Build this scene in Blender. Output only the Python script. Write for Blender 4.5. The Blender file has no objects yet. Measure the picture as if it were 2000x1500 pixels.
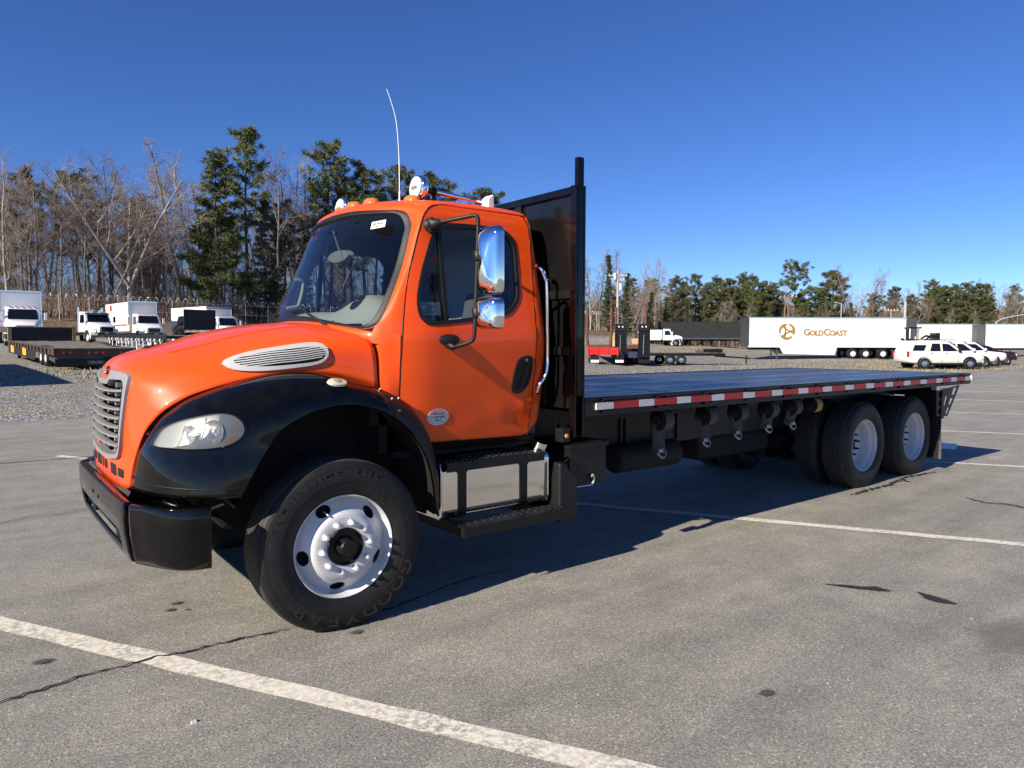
import bpy, bmesh, math, random
from mathutils import Vector, Matrix, Euler
from math import sin, cos, pi, radians, sqrt, atan2, exp, hypot

scn = bpy.context.scene
COL = scn.collection
random.seed(7)

# ---------------------------------------------------------------- camera, sky, sun, exposure
cam_d = bpy.data.cameras.new('camera')
cam = bpy.data.objects.new('camera', cam_d)
COL.objects.link(cam)
YAW, PITCH, ROLL = 0.66678, 0.05813, 0.00203
_f = Vector((sin(YAW) * cos(PITCH), cos(YAW) * cos(PITCH), -sin(PITCH)))
_r = Vector((cos(YAW), -sin(YAW), 0.0))
_u = _r.cross(_f)
_r2 = _r * cos(ROLL) + _u * sin(ROLL)
_u2 = -_r * sin(ROLL) + _u * cos(ROLL)
_m = Matrix((_r2, _u2, -_f)).transposed().to_4x4()
_m.translation = Vector((-1.758, -4.993, 1.679))
cam.matrix_world = _m
cam_d.sensor_width = 36.0
cam_d.lens = 1387.0 / 2000.0 * 36.0
cam_d.clip_start = 0.05
cam_d.clip_end = 3000.0
scn.camera = cam

SUN_DIR = Vector((-1.73, -0.23, 1.0)).normalized()      # towards the sun
SUN_EL = math.asin(SUN_DIR.z)
world = bpy.data.worlds.new('World')
scn.world = world
world.use_nodes = True
wn = world.node_tree
for n in list(wn.nodes):
    wn.nodes.remove(n)
sky = wn.nodes.new('ShaderNodeTexSky')
sky.sky_type = 'NISHITA'
sky.sun_disc = False
sky.sun_elevation = SUN_EL
sky.sun_rotation = atan2(SUN_DIR.x, SUN_DIR.y)
sky.altitude = 200.0
sky.air_density = 0.72
sky.dust_density = 0.0
sky.ozone_density = 6.0
hs = wn.nodes.new('ShaderNodeHueSaturation')
hs.inputs['Hue'].default_value = 0.511
hs.inputs['Saturation'].default_value = 1.12
bgn = wn.nodes.new('ShaderNodeBackground')
bgn.inputs['Strength'].default_value = 0.088
wo = wn.nodes.new('ShaderNodeOutputWorld')
wn.links.new(sky.outputs['Color'], hs.inputs['Color'])
wn.links.new(hs.outputs['Color'], bgn.inputs['Color'])
wn.links.new(bgn.outputs['Background'], wo.inputs['Surface'])

sun_d = bpy.data.lights.new('sun', 'SUN')
sun_d.energy = 5.0
sun_d.angle = radians(0.5)
sun_d.color = (1.0, 0.90, 0.75)
sun = bpy.data.objects.new('sun', sun_d)
COL.objects.link(sun)
sun.location = SUN_DIR * 50
sun.rotation_euler = SUN_DIR.to_track_quat('Z', 'Y').to_euler()

vs = scn.view_settings
scn.display_settings.display_device = 'sRGB'
vs.view_transform = 'Standard'
vs.look = 'None'
vs.gamma = 1.0
vs.exposure = 0.72
vs.use_curve_mapping = False
scn.cycles.max_bounces = 8
scn.cycles.transparent_max_bounces = 24
scn.cycles.caustics_reflective = False
scn.cycles.caustics_refractive = False

# ---------------------------------------------------------------- materials
MAT = {}


def mat(name, col, rough=0.5, metal=0.0, coat=0.0, spec=0.5, noise=None, bump=None, emit=None, coat_rough=0.03):
    """noise=(scale, dark rgb, amount, detail); bump=(scale, strength)"""
    m = bpy.data.materials.new(name)
    m.use_nodes = True
    nt = m.node_tree
    b = nt.nodes['Principled BSDF']
    b.inputs['Base Color'].default_value = (*col, 1)
    b.inputs['Roughness'].default_value = rough
    b.inputs['Metallic'].default_value = metal
    b.inputs['Coat Weight'].default_value = coat
    b.inputs['Coat Roughness'].default_value = coat_rough
    b.inputs['Specular IOR Level'].default_value = spec
    if noise or bump:
        tc = nt.nodes.new('ShaderNodeTexCoord')
    if noise:
        nz = nt.nodes.new('ShaderNodeTexNoise')
        nz.inputs['Scale'].default_value = noise[0]
        nz.inputs['Detail'].default_value = noise[3] if len(noise) > 3 else 6
        nz.inputs['Roughness'].default_value = 0.65
        nt.links.new(tc.outputs['Object'], nz.inputs['Vector'])
        cr = nt.nodes.new('ShaderNodeValToRGB')
        cr.color_ramp.elements[0].position = 0.38
        cr.color_ramp.elements[1].position = 0.66
        nt.links.new(nz.outputs['Fac'], cr.inputs['Fac'])
        mx = nt.nodes.new('ShaderNodeMix')
        mx.data_type = 'RGBA'
        mx.inputs[6].default_value = (*col, 1)
        mx.inputs[7].default_value = (*noise[1], 1)
        ml = nt.nodes.new('ShaderNodeMath')
        ml.operation = 'MULTIPLY'
        ml.inputs[1].default_value = noise[2]
        nt.links.new(cr.outputs['Color'], ml.inputs[0])
        nt.links.new(ml.outputs[0], mx.inputs[0])
        nt.links.new(mx.outputs[2], b.inputs['Base Color'])
    if bump:
        bz = nt.nodes.new('ShaderNodeTexNoise')
        bz.inputs['Scale'].default_value = bump[0]
        bz.inputs['Detail'].default_value = 4
        nt.links.new(tc.outputs['Object'], bz.inputs['Vector'])
        bp = nt.nodes.new('ShaderNodeBump')
        bp.inputs['Strength'].default_value = bump[1]
        bp.inputs['Distance'].default_value = 0.01
        nt.links.new(bz.outputs['Fac'], bp.inputs['Height'])
        nt.links.new(bp.outputs['Normal'], b.inputs['Normal'])
    if emit:
        b.inputs['Emission Color'].default_value = (*emit[0], 1)
        b.inputs['Emission Strength'].default_value = emit[1]
    MAT[name] = m
    return m


def glass(name, tint, rough=0.0, refl=1.0, haze=0.0):
    """window glass: a tinted see-through sheet with Fresnel reflection"""
    m = bpy.data.materials.new(name)
    m.use_nodes = True
    nt = m.node_tree
    nt.nodes.clear()
    o = nt.nodes.new('ShaderNodeOutputMaterial')
    t = nt.nodes.new('ShaderNodeBsdfTransparent')
    t.inputs['Color'].default_value = (*tint, 1)
    g = nt.nodes.new('ShaderNodeBsdfGlossy')
    g.inputs['Roughness'].default_value = rough
    g.inputs['Color'].default_value = (refl, refl, refl, 1)
    f = nt.nodes.new('ShaderNodeFresnel')
    f.inputs['IOR'].default_value = 1.58
    x = nt.nodes.new('ShaderNodeMixShader')
    body = t
    if haze:
        d = nt.nodes.new('ShaderNodeBsdfDiffuse')
        d.inputs['Color'].default_value = (0.72, 0.72, 0.69, 1)
        body = nt.nodes.new('ShaderNodeMixShader')
        body.inputs[0].default_value = haze
        nt.links.new(t.outputs[0], body.inputs[1])
        nt.links.new(d.outputs[0], body.inputs[2])
    nt.links.new(f.outputs[0], x.inputs[0])
    nt.links.new(body.outputs[0], x.inputs[1])
    nt.links.new(g.outputs[0], x.inputs[2])
    nt.links.new(x.outputs[0], o.inputs['Surface'])
    MAT[name] = m
    return m


ORANGE = mat('orange_paint', (0.90, 0.084, 0.005), 0.4, 0, 0.6, spec=.2, coat_rough=0.02, noise=(3.5, (0.82, 0.079, 0.007), 0.5))
BLACKP = mat('black_paint', (0.0025, 0.0025, 0.003), 0.05, 0, 0.0, spec=.33, noise=(9, (0.008, 0.0075, 0.007), 0.6))
BLACKM = mat('black_satin', (0.006, 0.006, 0.006), 0.42, spec=.35, noise=(11, (0.016, 0.015, 0.013), 0.5))
PLASTIC = mat('black_plastic', (0.008, 0.008, 0.008), 0.5, spec=.4, bump=(160, 0.15))
RUBBER = mat('rubber', (0.008, 0.0078, 0.0075), 0.6, spec=.4, noise=(14, (0.018, 0.017, 0.015), 0.7), bump=(60, 0.12))
TREAD = mat('tyre_tread', (0.03, 0.029, 0.027), 0.8, noise=(25, (0.06, 0.056, 0.05), 0.7), bump=(80, 0.4))
CHROME = mat('chrome', (0.82, 0.83, 0.85), 0.045, 1.0)
ALU = mat('polished_aluminium', (0.90, 0.88, 0.84), 0.10, 1.0, noise=(4, (0.74, 0.72, 0.68), 0.6))
STEEL = mat('dull_steel', (0.33, 0.33, 0.33), 0.42, 1.0, noise=(20, (0.16, 0.15, 0.14), 0.6))
RIMW = mat('white_wheel_paint', (0.60, 0.61, 0.62), 0.36, 0, 0.3, noise=(6, (0.50, 0.50, 0.50), 0.5))
GRILLE = mat('grey_grille_plastic', (0.235, 0.24, 0.24), 0.45, 0, 0.1)
VENTG = mat('pale_vent_plastic', (0.44, 0.45, 0.45), 0.42, 0, 0.2)
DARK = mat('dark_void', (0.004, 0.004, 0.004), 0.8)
DASH = mat('dash_grey', (0.24, 0.25, 0.23), 0.6, bump=(300, 0.2))
SEAT = mat('seat_fabric', (0.06, 0.063, 0.068), 0.85)
LINER = mat('cab_liner', (0.30, 0.305, 0.30), 0.8)
AMBER = mat('amber_lens', (0.62, 0.17, 0.012), 0.2, 0, 0.8)
REDL = mat('red_lens', (0.42, 0.012, 0.01), 0.25, 0, 0.6)
LENSW = mat('pale_lens', (0.66, 0.63, 0.50), 0.3, 0, 0.6)
TAPEW = mat('white_reflective_tape', (0.60, 0.60, 0.62), 0.4, noise=(40, (0.42, 0.42, 0.44), 0.7))
TAPER = mat('red_reflective_tape', (0.40, 0.015, 0.014), 0.4, noise=(40, (0.26, 0.012, 0.012), 0.6))
WHITE = mat('white_vehicle_paint', (0.80, 0.80, 0.79), 0.35, 0, 0.6)
PEARL = mat('cream_white_paint', (0.78, 0.75, 0.66), 0.3, 0, 0.9)
WALLW = mat('white_trailer_skin', (0.80, 0.81, 0.82), 0.45, noise=(1.2, (0.70, 0.70, 0.69), 0.5))
BOXGREY = mat('white_box_skin', (0.74, 0.75, 0.77), 0.5, noise=(1.5, (0.62, 0.62, 0.62), 0.5))
TARP = mat('black_tarp', (0.012, 0.012, 0.012), 0.7, noise=(2, (0.03, 0.03, 0.03), 0.6))
WOOD = mat('weathered_deck_wood', (0.19, 0.165, 0.14), 0.85, noise=(3, (0.08, 0.055, 0.04), 0.9))
DARKRUST = mat('dark_rusty_steel', (0.045, 0.032, 0.026), 0.7, noise=(6, (0.09, 0.04, 0.025), 0.7))
RUST = mat('rusty_steel', (0.15, 0.058, 0.030), 0.8, noise=(6, (0.06, 0.022, 0.013), 0.8))
RED = mat('red_paint', (0.55, 0.018, 0.016), 0.35, 0, 0.5)
YELLOW = mat('yellow_panel', (0.75, 0.36, 0.03), 0.5)
GREEN = mat('green_paint', (0.03, 0.42, 0.05), 0.4, 0, 0.4)
TANWOOD = mat('pale_timber', (0.48, 0.31, 0.16), 0.8, noise=(4, (0.34, 0.2, 0.1), 0.6))
GOLD = mat('gold_lettering', (0.30, 0.18, 0.03), 0.45)
PAPER = mat('white_paper', (0.78, 0.80, 0.76), 0.6)
INK = mat('black_ink', (0.03, 0.03, 0.035), 0.6)
STICKER = mat('silver_sticker', (0.62, 0.63, 0.64), 0.4)
POLEW = mat('weathered_pole', (0.47, 0.42, 0.36), 0.8, noise=(3, (0.3, 0.26, 0.22), 0.6))
GALV = mat('galvanised_wire', (0.58, 0.58, 0.57), 0.45, 0.3)
STRAPM = mat('grey_webbing', (0.06, 0.057, 0.048), 0.8, noise=(60, (0.07, 0.065, 0.06), 0.8))
STRAPY = mat('yellow_webbing', (0.45, 0.32, 0.06), 0.8, noise=(60, (0.2, 0.14, 0.04), 0.7))
WINDOW = glass('clear_window', (0.74, 0.81, 0.83))
WSHIELD = glass('windshield_glass', (0.80, 0.86, 0.87))
DARKGL = mat('dark_window', (0.006, 0.008, 0.009), 0.03, 0, 0.0, spec=0.8)
HEADGL = glass('headlight_lens', (0.88, 0.89, 0.87), rough=0.12, haze=0.13)
REFLECT = mat('lamp_reflector', (0.82, 0.83, 0.82), 0.16, 1.0)
HAZED = mat('hazed_lamp_plastic', (0.40, 0.415, 0.41), 0.3, 0.5)


# ---------------------------------------------------------------- mesh helpers
class MB:
    """collects shapes and links them as ONE mesh object"""

    def __init__(s):
        s.v = []
        s.f = []
        s.mi = []
        s.cur = 0

    def add(s, vs, fs):
        o = len(s.v)
        s.v += [tuple(p) for p in vs]
        s.f += [tuple(i + o for i in f) for f in fs]
        s.mi += [s.cur] * len(fs)
        return s

    def mat(s, i):
        s.cur = i
        return s

    def box(s, x0, x1, y0, y1, z0, z1):
        x0, x1 = min(x0, x1), max(x0, x1)
        y0, y1 = min(y0, y1), max(y0, y1)
        z0, z1 = min(z0, z1), max(z0, z1)
        return s.add([(x0, y0, z0), (x1, y0, z0), (x1, y1, z0), (x0, y1, z0), (x0, y0, z1), (x1, y0, z1), (x1, y1, z1), (x0, y1, z1)],
                     [(3, 2, 1, 0), (4, 5, 6, 7), (0, 1, 5, 4), (1, 2, 6, 5), (2, 3, 7, 6), (3, 0, 4, 7)])

    def grid(s, rows, close_u=False, close_v=False, flip=False):
        n, m = len(rows), len(rows[0])
        vs = [p for r in rows for p in r]
        fs = []
        for i in range(n if close_u else n - 1):
            for j in range(m if close_v else m - 1):
                a, b = i * m + j, i * m + (j + 1) % m
                c, d = ((i + 1) % n) * m + (j + 1) % m, ((i + 1) % n) * m + j
                fs.append((d, c, b, a) if flip else (a, b, c, d))
        return s.add(vs, fs)

    def tube(s, path, r, n=8, caps=True, closed=False):
        P = [Vector(p) for p in path]
        rows = []
        nrm = None
        L = len(P)
        for i, p in enumerate(P):
            if closed:
                t = P[(i + 1) % L] - P[i - 1]
            else:
                t = (P[i + 1] if i < L - 1 else p) - (P[i - 1] if i else p)
            if t.length < 1e-9:
                t = Vector((0, 0, 1))
            t.normalize()
            if nrm is None:
                nrm = t.orthogonal().normalized()
            nrm = (nrm - t * nrm.dot(t))
            nrm = nrm.normalized() if nrm.length > 1e-6 else t.orthogonal().normalized()
            bn = t.cross(nrm)
            rr = r[i] if isinstance(r, (list, tuple)) else r
            rows.append([p + (nrm * cos(2 * pi * k / n) + bn * sin(2 * pi * k / n)) * rr for k in range(n)])
        base = len(s.v)
        s.grid(rows, close_u=closed, close_v=True)
        if caps and not closed:
            e = base + (L - 1) * n
            s.f.append(tuple(base + k for k in reversed(range(n))))
            s.f.append(tuple(e + k for k in range(n)))
            s.mi += [s.cur] * 2
        return s

    def cyl(s, a, b, r, n=16, r2=None):
        return s.tube([a, b], [r, r if r2 is None else r2], n)

    def prism(s, pts, y0, y1, axis='y'):
        """2D outline (counter-clockwise) swept along an axis"""
        def P(p, h):
            if axis == 'y':
                return (p[0], h, p[1])
            if axis == 'x':
                return (h, p[0], p[1])
            return (p[0], p[1], h)
        n = len(pts)
        vs = [P(p, y0) for p in pts] + [P(p, y1) for p in pts]
        fs = [tuple(range(n)), tuple(reversed(range(n, 2 * n)))]
        fs += [(i, n + i, n + (i + 1) % n, (i + 1) % n) for i in range(n)]
        return s.add(vs, fs)

    def lathe(s, prof, c, axis, n=32, up=None):
        """prof: (radius, offset along axis) pairs about point c"""
        c = Vector(c)
        a = Vector(axis).normalized()
        u = Vector(up).normalized() if up else a.orthogonal().normalized()
        w = a.cross(u)
        rows = [[c + a * d + (u * cos(2 * pi * k / n) + w * sin(2 * pi * k / n)) * max(r, 1e-5) for k in range(n)] for r, d in prof]
        return s.grid(rows, close_v=True)

    def ring(s, inner, outer, steps=1, fn=None):
        """surface between two closed outlines of equal length"""
        rows = []
        for k in range(steps + 1):
            t = k / steps
            row = []
            for a, b in zip(inner, outer):
                p = tuple(a[q] + (b[q] - a[q]) * t for q in range(len(a)))
                row.append(fn(p) if fn else p)
            rows.append(row)
        return s.grid(rows, close_v=True)

    def xform(s, M):
        s.v = [tuple(M @ Vector(p)) for p in s.v]
        return s

    def mirror_y(s):
        n = len(s.v)
        fl = list(s.f)
        ml = list(s.mi)
        s.v += [(x, -y, z) for x, y, z in s.v]
        s.f += [tuple(i + n for i in reversed(f)) for f in fl]
        s.mi += ml
        return s

    def mesh(s, name, mats, smooth=35):
        me = bpy.data.meshes.new(name)
        me.from_pydata(s.v, [], s.f)
        for m in (mats if isinstance(mats, (list, tuple)) else [mats]):
            me.materials.append(m)
        if any(s.mi):
            me.polygons.foreach_set('material_index', s.mi)
        bm = bmesh.new()
        bm.from_mesh(me)
        bmesh.ops.recalc_face_normals(bm, faces=bm.faces)
        bm.to_mesh(me)
        bm.free()
        if smooth is not None:
            me.polygons.foreach_set('use_smooth', [True] * len(me.polygons))
            me.set_sharp_from_angle(angle=radians(smooth))
        me.update()
        return me

    def build(s, name, mats, parent=None, smooth=35, bevel=0, seg=2, solid=0, weld=False):
        me = s.mesh(name, mats, smooth)
        if weld:
            bm = bmesh.new()
            bm.from_mesh(me)
            bmesh.ops.remove_doubles(bm, verts=bm.verts, dist=0.0008)
            bmesh.ops.recalc_face_normals(bm, faces=bm.faces)
            bm.to_mesh(me)
            bm.free()
            if smooth is not None:
                me.set_sharp_from_angle(angle=radians(smooth))
        o = bpy.data.objects.new(name, me)
        COL.objects.link(o)
        if parent:
            o.parent = parent
        if solid:
            md = o.modifiers.new('thickness', 'SOLIDIFY')
            md.thickness = abs(solid)
            md.offset = -1 if solid > 0 else 1
            if len(me.materials) > 1:
                md.material_offset = 1
                md.material_offset_rim = 0
        if bevel:
            md = o.modifiers.new('edge', 'BEVEL')
            md.width = bevel
            md.segments = seg
            md.limit_method = 'ANGLE'
            md.angle_limit = radians(40)
            md.harden_normals = smooth is not None
        return o


def tag(o, label=None, cat=None, group=None, kind=None):
    if label:
        o['label'] = label
    if cat:
        o['category'] = cat
    if group:
        o['group'] = group
    if kind:
        o['kind'] = kind
    return o


def thing(name, label, cat, loc=(0, 0, 0), rz=0.0, group=None, pitch=0.0):
    o = bpy.data.objects.new(name, None)
    o.empty_display_size = 0.3
    COL.objects.link(o)
    o.location = loc
    o.rotation_euler = (0, pitch, rz)
    return tag(o, label, cat, group)


def inst(name, me, parent=None, M=None):
    """one more object on shared mesh data"""
    o = bpy.data.objects.new(name, me)
    COL.objects.link(o)
    if parent:
        o.parent = parent
    if M is not None:
        o.matrix_local = M
    return o


def copy_tree(o, parent=None):
    c = o.copy()
    COL.objects.link(c)
    if parent:
        c.parent = parent
    for ch in list(o.children):
        copy_tree(ch, c)
    return c


def spline(P, n, closed=False):
    """Catmull-Rom through points P (any dimension), n samples per span"""
    out = []
    L = len(P)
    spans = L if closed else L - 1
    for i in range(spans):
        if closed:
            p0, p1, p2, p3 = P[i - 1], P[i], P[(i + 1) % L], P[(i + 2) % L]
        else:
            p1, p2 = P[i], P[i + 1]
            p0 = P[i - 1] if i else tuple(2 * a - b for a, b in zip(p1, p2))
            p3 = P[i + 2] if i + 2 < L else tuple(2 * b - a for a, b in zip(p1, p2))
        for k in range(n):
            t = k / n
            out.append(tuple(0.5 * ((2 * b) + (c - a) * t + (2 * a - 5 * b + 4 * c - d) * t * t + (3 * b - a - 3 * c + d) * t ** 3)
                             for a, b, c, d in zip(p0, p1, p2, p3)))
    if not closed:
        out.append(tuple(P[-1]))
    return out


def resample(P, n, closed=True):
    """n points at equal arc length along polyline P"""
    Q = list(P) + ([P[0]] if closed else [])
    d = [0.0]
    for a, b in zip(Q, Q[1:]):
        d.append(d[-1] + sqrt(sum((x - y) ** 2 for x, y in zip(a, b))))
    out = []
    j = 0
    for k in range(n):
        s = d[-1] * k / (n if closed else n - 1)
        while j < len(d) - 2 and d[j + 1] < s:
            j += 1
        w = (s - d[j]) / max(d[j + 1] - d[j], 1e-9)
        out.append(tuple(a + (b - a) * w for a, b in zip(Q[j], Q[j + 1])))
    return out


def rrect(x0, x1, z0, z1, r, n=5):
    """rounded rectangle outline, counter-clockwise"""
    out = []
    for cx, cz, a0 in ((x1 - r, z1 - r, 0), (x0 + r, z1 - r, 90), (x0 + r, z0 + r, 180), (x1 - r, z0 + r, 270)):
        for k in range(n + 1):
            a = radians(a0 + 90 * k / n)
            out.append((cx + r * cos(a), cz + r * sin(a)))
    return out


_txt_cache = {}


def text_mesh(body, size, depth=0.002, bold=0.0, shear=0.0):
    cu = bpy.data.curves.new('lettering', 'FONT')
    cu.body = body
    cu.size = size
    cu.extrude = depth / 2
    cu.offset = bold
    cu.shear = shear
    cu.resolution_u = 3
    cu.align_x = 'CENTER'
    cu.align_y = 'CENTER'
    o = bpy.data.objects.new('lettering', cu)
    COL.objects.link(o)
    dg = bpy.context.evaluated_depsgraph_get()
    me = bpy.data.meshes.new_from_object(o.evaluated_get(dg))
    bpy.data.objects.remove(o)
    bpy.data.curves.remove(cu)
    return me


def text_obj(name, body, size, m, parent, M, depth=0.002, bold=0.0, shear=0.0, stretch=(1, 1)):
    me = text_mesh(body, size, depth, bold, shear)
    me.transform(Matrix.Diagonal((stretch[0], stretch[1], 1, 1)))
    me.materials.clear()
    me.materials.append(m)
    o = bpy.data.objects.new(name, me)
    COL.objects.link(o)
    o.parent = parent
    o.matrix_local = M
    return o


def frame_m(origin, xdir, ydir):
    """matrix whose x axis is xdir and y axis ydir"""
    x = Vector(xdir).normalized()
    y = Vector(ydir)
    y = (y - x * y.dot(x)).normalized()
    z = x.cross(y)
    M = Matrix((x, y, z)).transposed().to_4x4()
    M.translation = Vector(origin)
    return M


def lerp_tab(tab, x):
    if x <= tab[0][0]:
        return tab[0][1]
    for (a, va), (b, vb) in zip(tab, tab[1:]):
        if x <= b:
            t = (x - a) / (b - a)
            t = t * t * (3 - 2 * t) * 0.5 + t * 0.5
            return va + (vb - va) * t
    return tab[-1][1]


def sstep(t):
    t = max(0.0, min(1.0, t))
    return t * t * (3 - 2 * t)


# ---------------------------------------------------------------- lie of the land
RISE = [(13.0, 0.0), (18.0, 0.28), (24.0, 0.74), (40.0, 1.1), (57.0, 1.46), (72.0, 1.85), (82.0, 2.3), (140, 3.0)]


def ground(x, y):
    ye = y - 0.45 * max(0.0, x - 3.0)
    h = lerp_tab(RISE, ye)
    yb = 84 - 20 * sstep((x - 55) / 18) + 15 * sstep((x - 80) / 16)
    h += 2.3 * sstep((y - yb) / 11)
    h += 3.2 * sstep((x - 140) / 30)
    h += 0.35 * sstep((x - 62) / 12) * sstep((y - 25) / 10)
    return h

# ================================================================= GROUND
def ground_mats():
    # weathered asphalt
    m = bpy.data.materials.new('asphalt')
    m.use_nodes = True
    nt = m.node_tree
    b = nt.nodes['Principled BSDF']
    N, Lk = nt.nodes.new, nt.links.new
    tc = N('ShaderNodeTexCoord')

    def noise(scale, det=5, rough=0.6):
        n = N('ShaderNodeTexNoise')
        n.inputs['Scale'].default_value = scale
        n.inputs['Detail'].default_value = det
        n.inputs['Roughness'].default_value = rough
        Lk(tc.outputs['Object'], n.inputs['Vector'])
        return n

    def ramp(src, stops):
        r = N('ShaderNodeValToRGB')
        e = r.color_ramp.elements
        e[0].position, e[0].color = stops[0][0], (*stops[0][1], 1)
        e[1].position, e[1].color = stops[-1][0], (*stops[-1][1], 1)
        for p, c in stops[1:-1]:
            q = e.new(p)
            q.color = (*c, 1)
        Lk(src, r.inputs['Fac'])
        return r

    def mix(fac, a, c, mode='MIX'):
        x = N('ShaderNodeMix')
        x.data_type = 'RGBA'
        x.blend_type = mode
        if isinstance(fac, (int, float)):
            x.inputs[0].default_value = fac
        else:
            Lk(fac, x.inputs[0])
        for i, q in ((6, a), (7, c)):
            if isinstance(q, tuple):
                x.inputs[i].default_value = (*q, 1)
            else:
                Lk(q, x.inputs[i])
        return x.outputs[2]
    big = ramp(noise(0.32, 4).outputs['Fac'], [(0.3, (0.228, 0.223, 0.203)), (0.52, (0.270, 0.262, 0.235)), (0.72, (0.303, 0.288, 0.252))])
    mid = ramp(noise(2.2, 6, 0.7).outputs['Fac'], [(0.3, (0.80, 0.80, 0.80)), (0.7, (1.14, 1.13, 1.11))])
    c = mix(1.0, big.outputs[0], mid.outputs[0], 'MULTIPLY')
    fine = ramp(noise(85, 3, 0.75).outputs['Fac'], [(0.30, (0.30, 0.30, 0.30)), (0.45, (0.86, 0.86, 0.86)), (0.58, (1.15, 1.14, 1.12)), (0.70, (2.1, 2.05, 1.95))])
    c = mix(0.85, c, fine.outputs[0], 'MULTIPLY')
    ag = N('ShaderNodeTexVoronoi')
    ag.inputs['Scale'].default_value = 95
    Lk(tc.outputs['Object'], ag.inputs['Vector'])
    ags = N('ShaderNodeSeparateColor')
    Lk(ag.outputs['Color'], ags.inputs[0])
    agr = ramp(ags.outputs[0], [(0.0, (0.55, 0.55, 0.55)), (0.3, (0.88, 0.88, 0.88)), (0.75, (1.05, 1.05, 1.05)), (0.93, (1.3, 1.29, 1.26)), (1.0, (1.9, 1.86, 1.78))])
    c = mix(0.6, c, agr.outputs[0], 'MULTIPLY')
    vo = N('ShaderNodeTexVoronoi')
    vo.inputs['Scale'].default_value = 38
    Lk(tc.outputs['Object'], vo.inputs['Vector'])
    sp = ramp(vo.outputs['Distance'], [(0.05, (1, 1, 1)), (0.13, (0, 0, 0))])
    vm = N('ShaderNodeMath')
    vm.operation = 'MULTIPLY'
    Lk(sp.outputs[0], vm.inputs[0])
    g2 = ramp(noise(7, 2).outputs['Fac'], [(0.52, (0, 0, 0)), (0.62, (0.55, 0.55, 0.55))])
    Lk(g2.outputs[0], vm.inputs[1])
    c = mix(vm.outputs[0], c, (0.5, 0.47, 0.41))
    st = ramp(noise(1.1, 7, 0.75).outputs['Fac'], [(0.63, (0, 0, 0)), (0.8, (0.55, 0.55, 0.55))])
    c = mix(st.outputs[0], c, (0.075, 0.07, 0.065))
    mp = N('ShaderNodeMapping')
    mp.inputs['Rotation'].default_value = (0, 0, 0.35)
    mp.inputs['Scale'].default_value = (0.35, 3.2, 1)
    Lk(tc.outputs['Object'], mp.inputs['Vector'])
    tk = noise(1.0, 5, 0.6)
    Lk(mp.outputs[0], tk.inputs['Vector'])
    tr_ = ramp(tk.outputs['Fac'], [(0.38, (0.88, 0.88, 0.885)), (0.5, (1, 1, 1)), (0.66, (1.10, 1.09, 1.07))])
    c = mix(1.0, c, tr_.outputs[0], 'MULTIPLY')
    Lk(c, b.inputs['Base Color'])
    b.inputs['Roughness'].default_value = 0.82
    b.inputs['Specular IOR Level'].default_value = 0.35
    bp = N('ShaderNodeBump')
    bp.inputs['Strength'].default_value = 0.8
    bp.inputs['Distance'].default_value = 0.006
    Lk(noise(110, 4, 0.7).outputs['Fac'], bp.inputs['Height'])
    Lk(bp.outputs['Normal'], b.inputs['Normal'])
    MAT['asphalt'] = m

    # worn white paint: bits of asphalt show through
    p = bpy.data.materials.new('worn_line_paint')
    p.use_nodes = True
    nt = p.node_tree
    b = nt.nodes['Principled BSDF']
    N, Lk = nt.nodes.new, nt.links.new
    tc = N('ShaderNodeTexCoord')
    w1 = ramp(noise(26, 6, 0.75).outputs['Fac'], [(0.43, (1, 1, 1)), (0.56, (0, 0, 0))])
    w2 = ramp(noise(2.4, 4, 0.6).outputs['Fac'], [(0.38, (0.35, 0.35, 0.35)), (0.66, (1, 1, 1))])
    mm = N('ShaderNodeMath')
    mm.operation = 'MULTIPLY'
    Lk(w1.outputs[0], mm.inputs[0])
    Lk(w2.outputs[0], mm.inputs[1])
    c = mix(mm.outputs[0], (0.72, 0.68, 0.58), (0.27, 0.255, 0.22))
    Lk(c, b.inputs['Base Color'])
    b.inputs['Roughness'].default_value = 0.8
    MAT['line'] = p

    # gravel, with dry grass and leaf litter where the ground rises
    g = bpy.data.materials.new('gravel')
    g.use_nodes = True
    nt = g.node_tree
    b = nt.nodes['Principled BSDF']
    N, Lk = nt.nodes.new, nt.links.new
    tc = N('ShaderNodeTexCoord')
    v = N('ShaderNodeTexVoronoi')
    v.inputs['Scale'].default_value = 17
    Lk(tc.outputs['Object'], v.inputs['Vector'])
    sep = N('ShaderNodeSeparateColor')
    Lk(v.outputs['Color'], sep.inputs[0])
    st = ramp(sep.outputs[0], [(0.0, (0.10, 0.102, 0.105)), (0.45, (0.23, 0.232, 0.235)), (0.8, (0.36, 0.36, 0.355)), (1.0, (0.58, 0.575, 0.55))])
    gap = ramp(v.outputs['Distance'], [(0.45, (1, 1, 1)), (0.8, (0.42, 0.42, 0.42))])
    c = mix(1.0, st.outputs[0], gap.outputs[0], 'MULTIPLY')
    pt = ramp(noise(0.25, 5).outputs['Fac'], [(0.35, (0.85, 0.85, 0.86)), (0.7, (1.15, 1.13, 1.08))])
    c = mix(1.0, c, pt.outputs[0], 'MULTIPLY')
    gr = ramp(noise(0.16, 7, 0.7).outputs['Fac'], [(0.45, (0, 0, 0)), (0.57, (1, 1, 1))])
    gc = ramp(noise(14, 5, 0.7).outputs['Fac'], [(0.3, (0.10, 0.085, 0.045)), (0.55, (0.27, 0.22, 0.125)), (0.75, (0.42, 0.34, 0.21))])
    gm = N('ShaderNodeMath')
    gm.operation = 'MULTIPLY'
    gm.inputs[1].default_value = 0.5
    Lk(gr.outputs[0], gm.inputs[0])
    c = mix(gm.outputs[0], c, gc.outputs[0])
    geo = N('ShaderNodeNewGeometry')
    sx = N('ShaderNodeSeparateXYZ')
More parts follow.
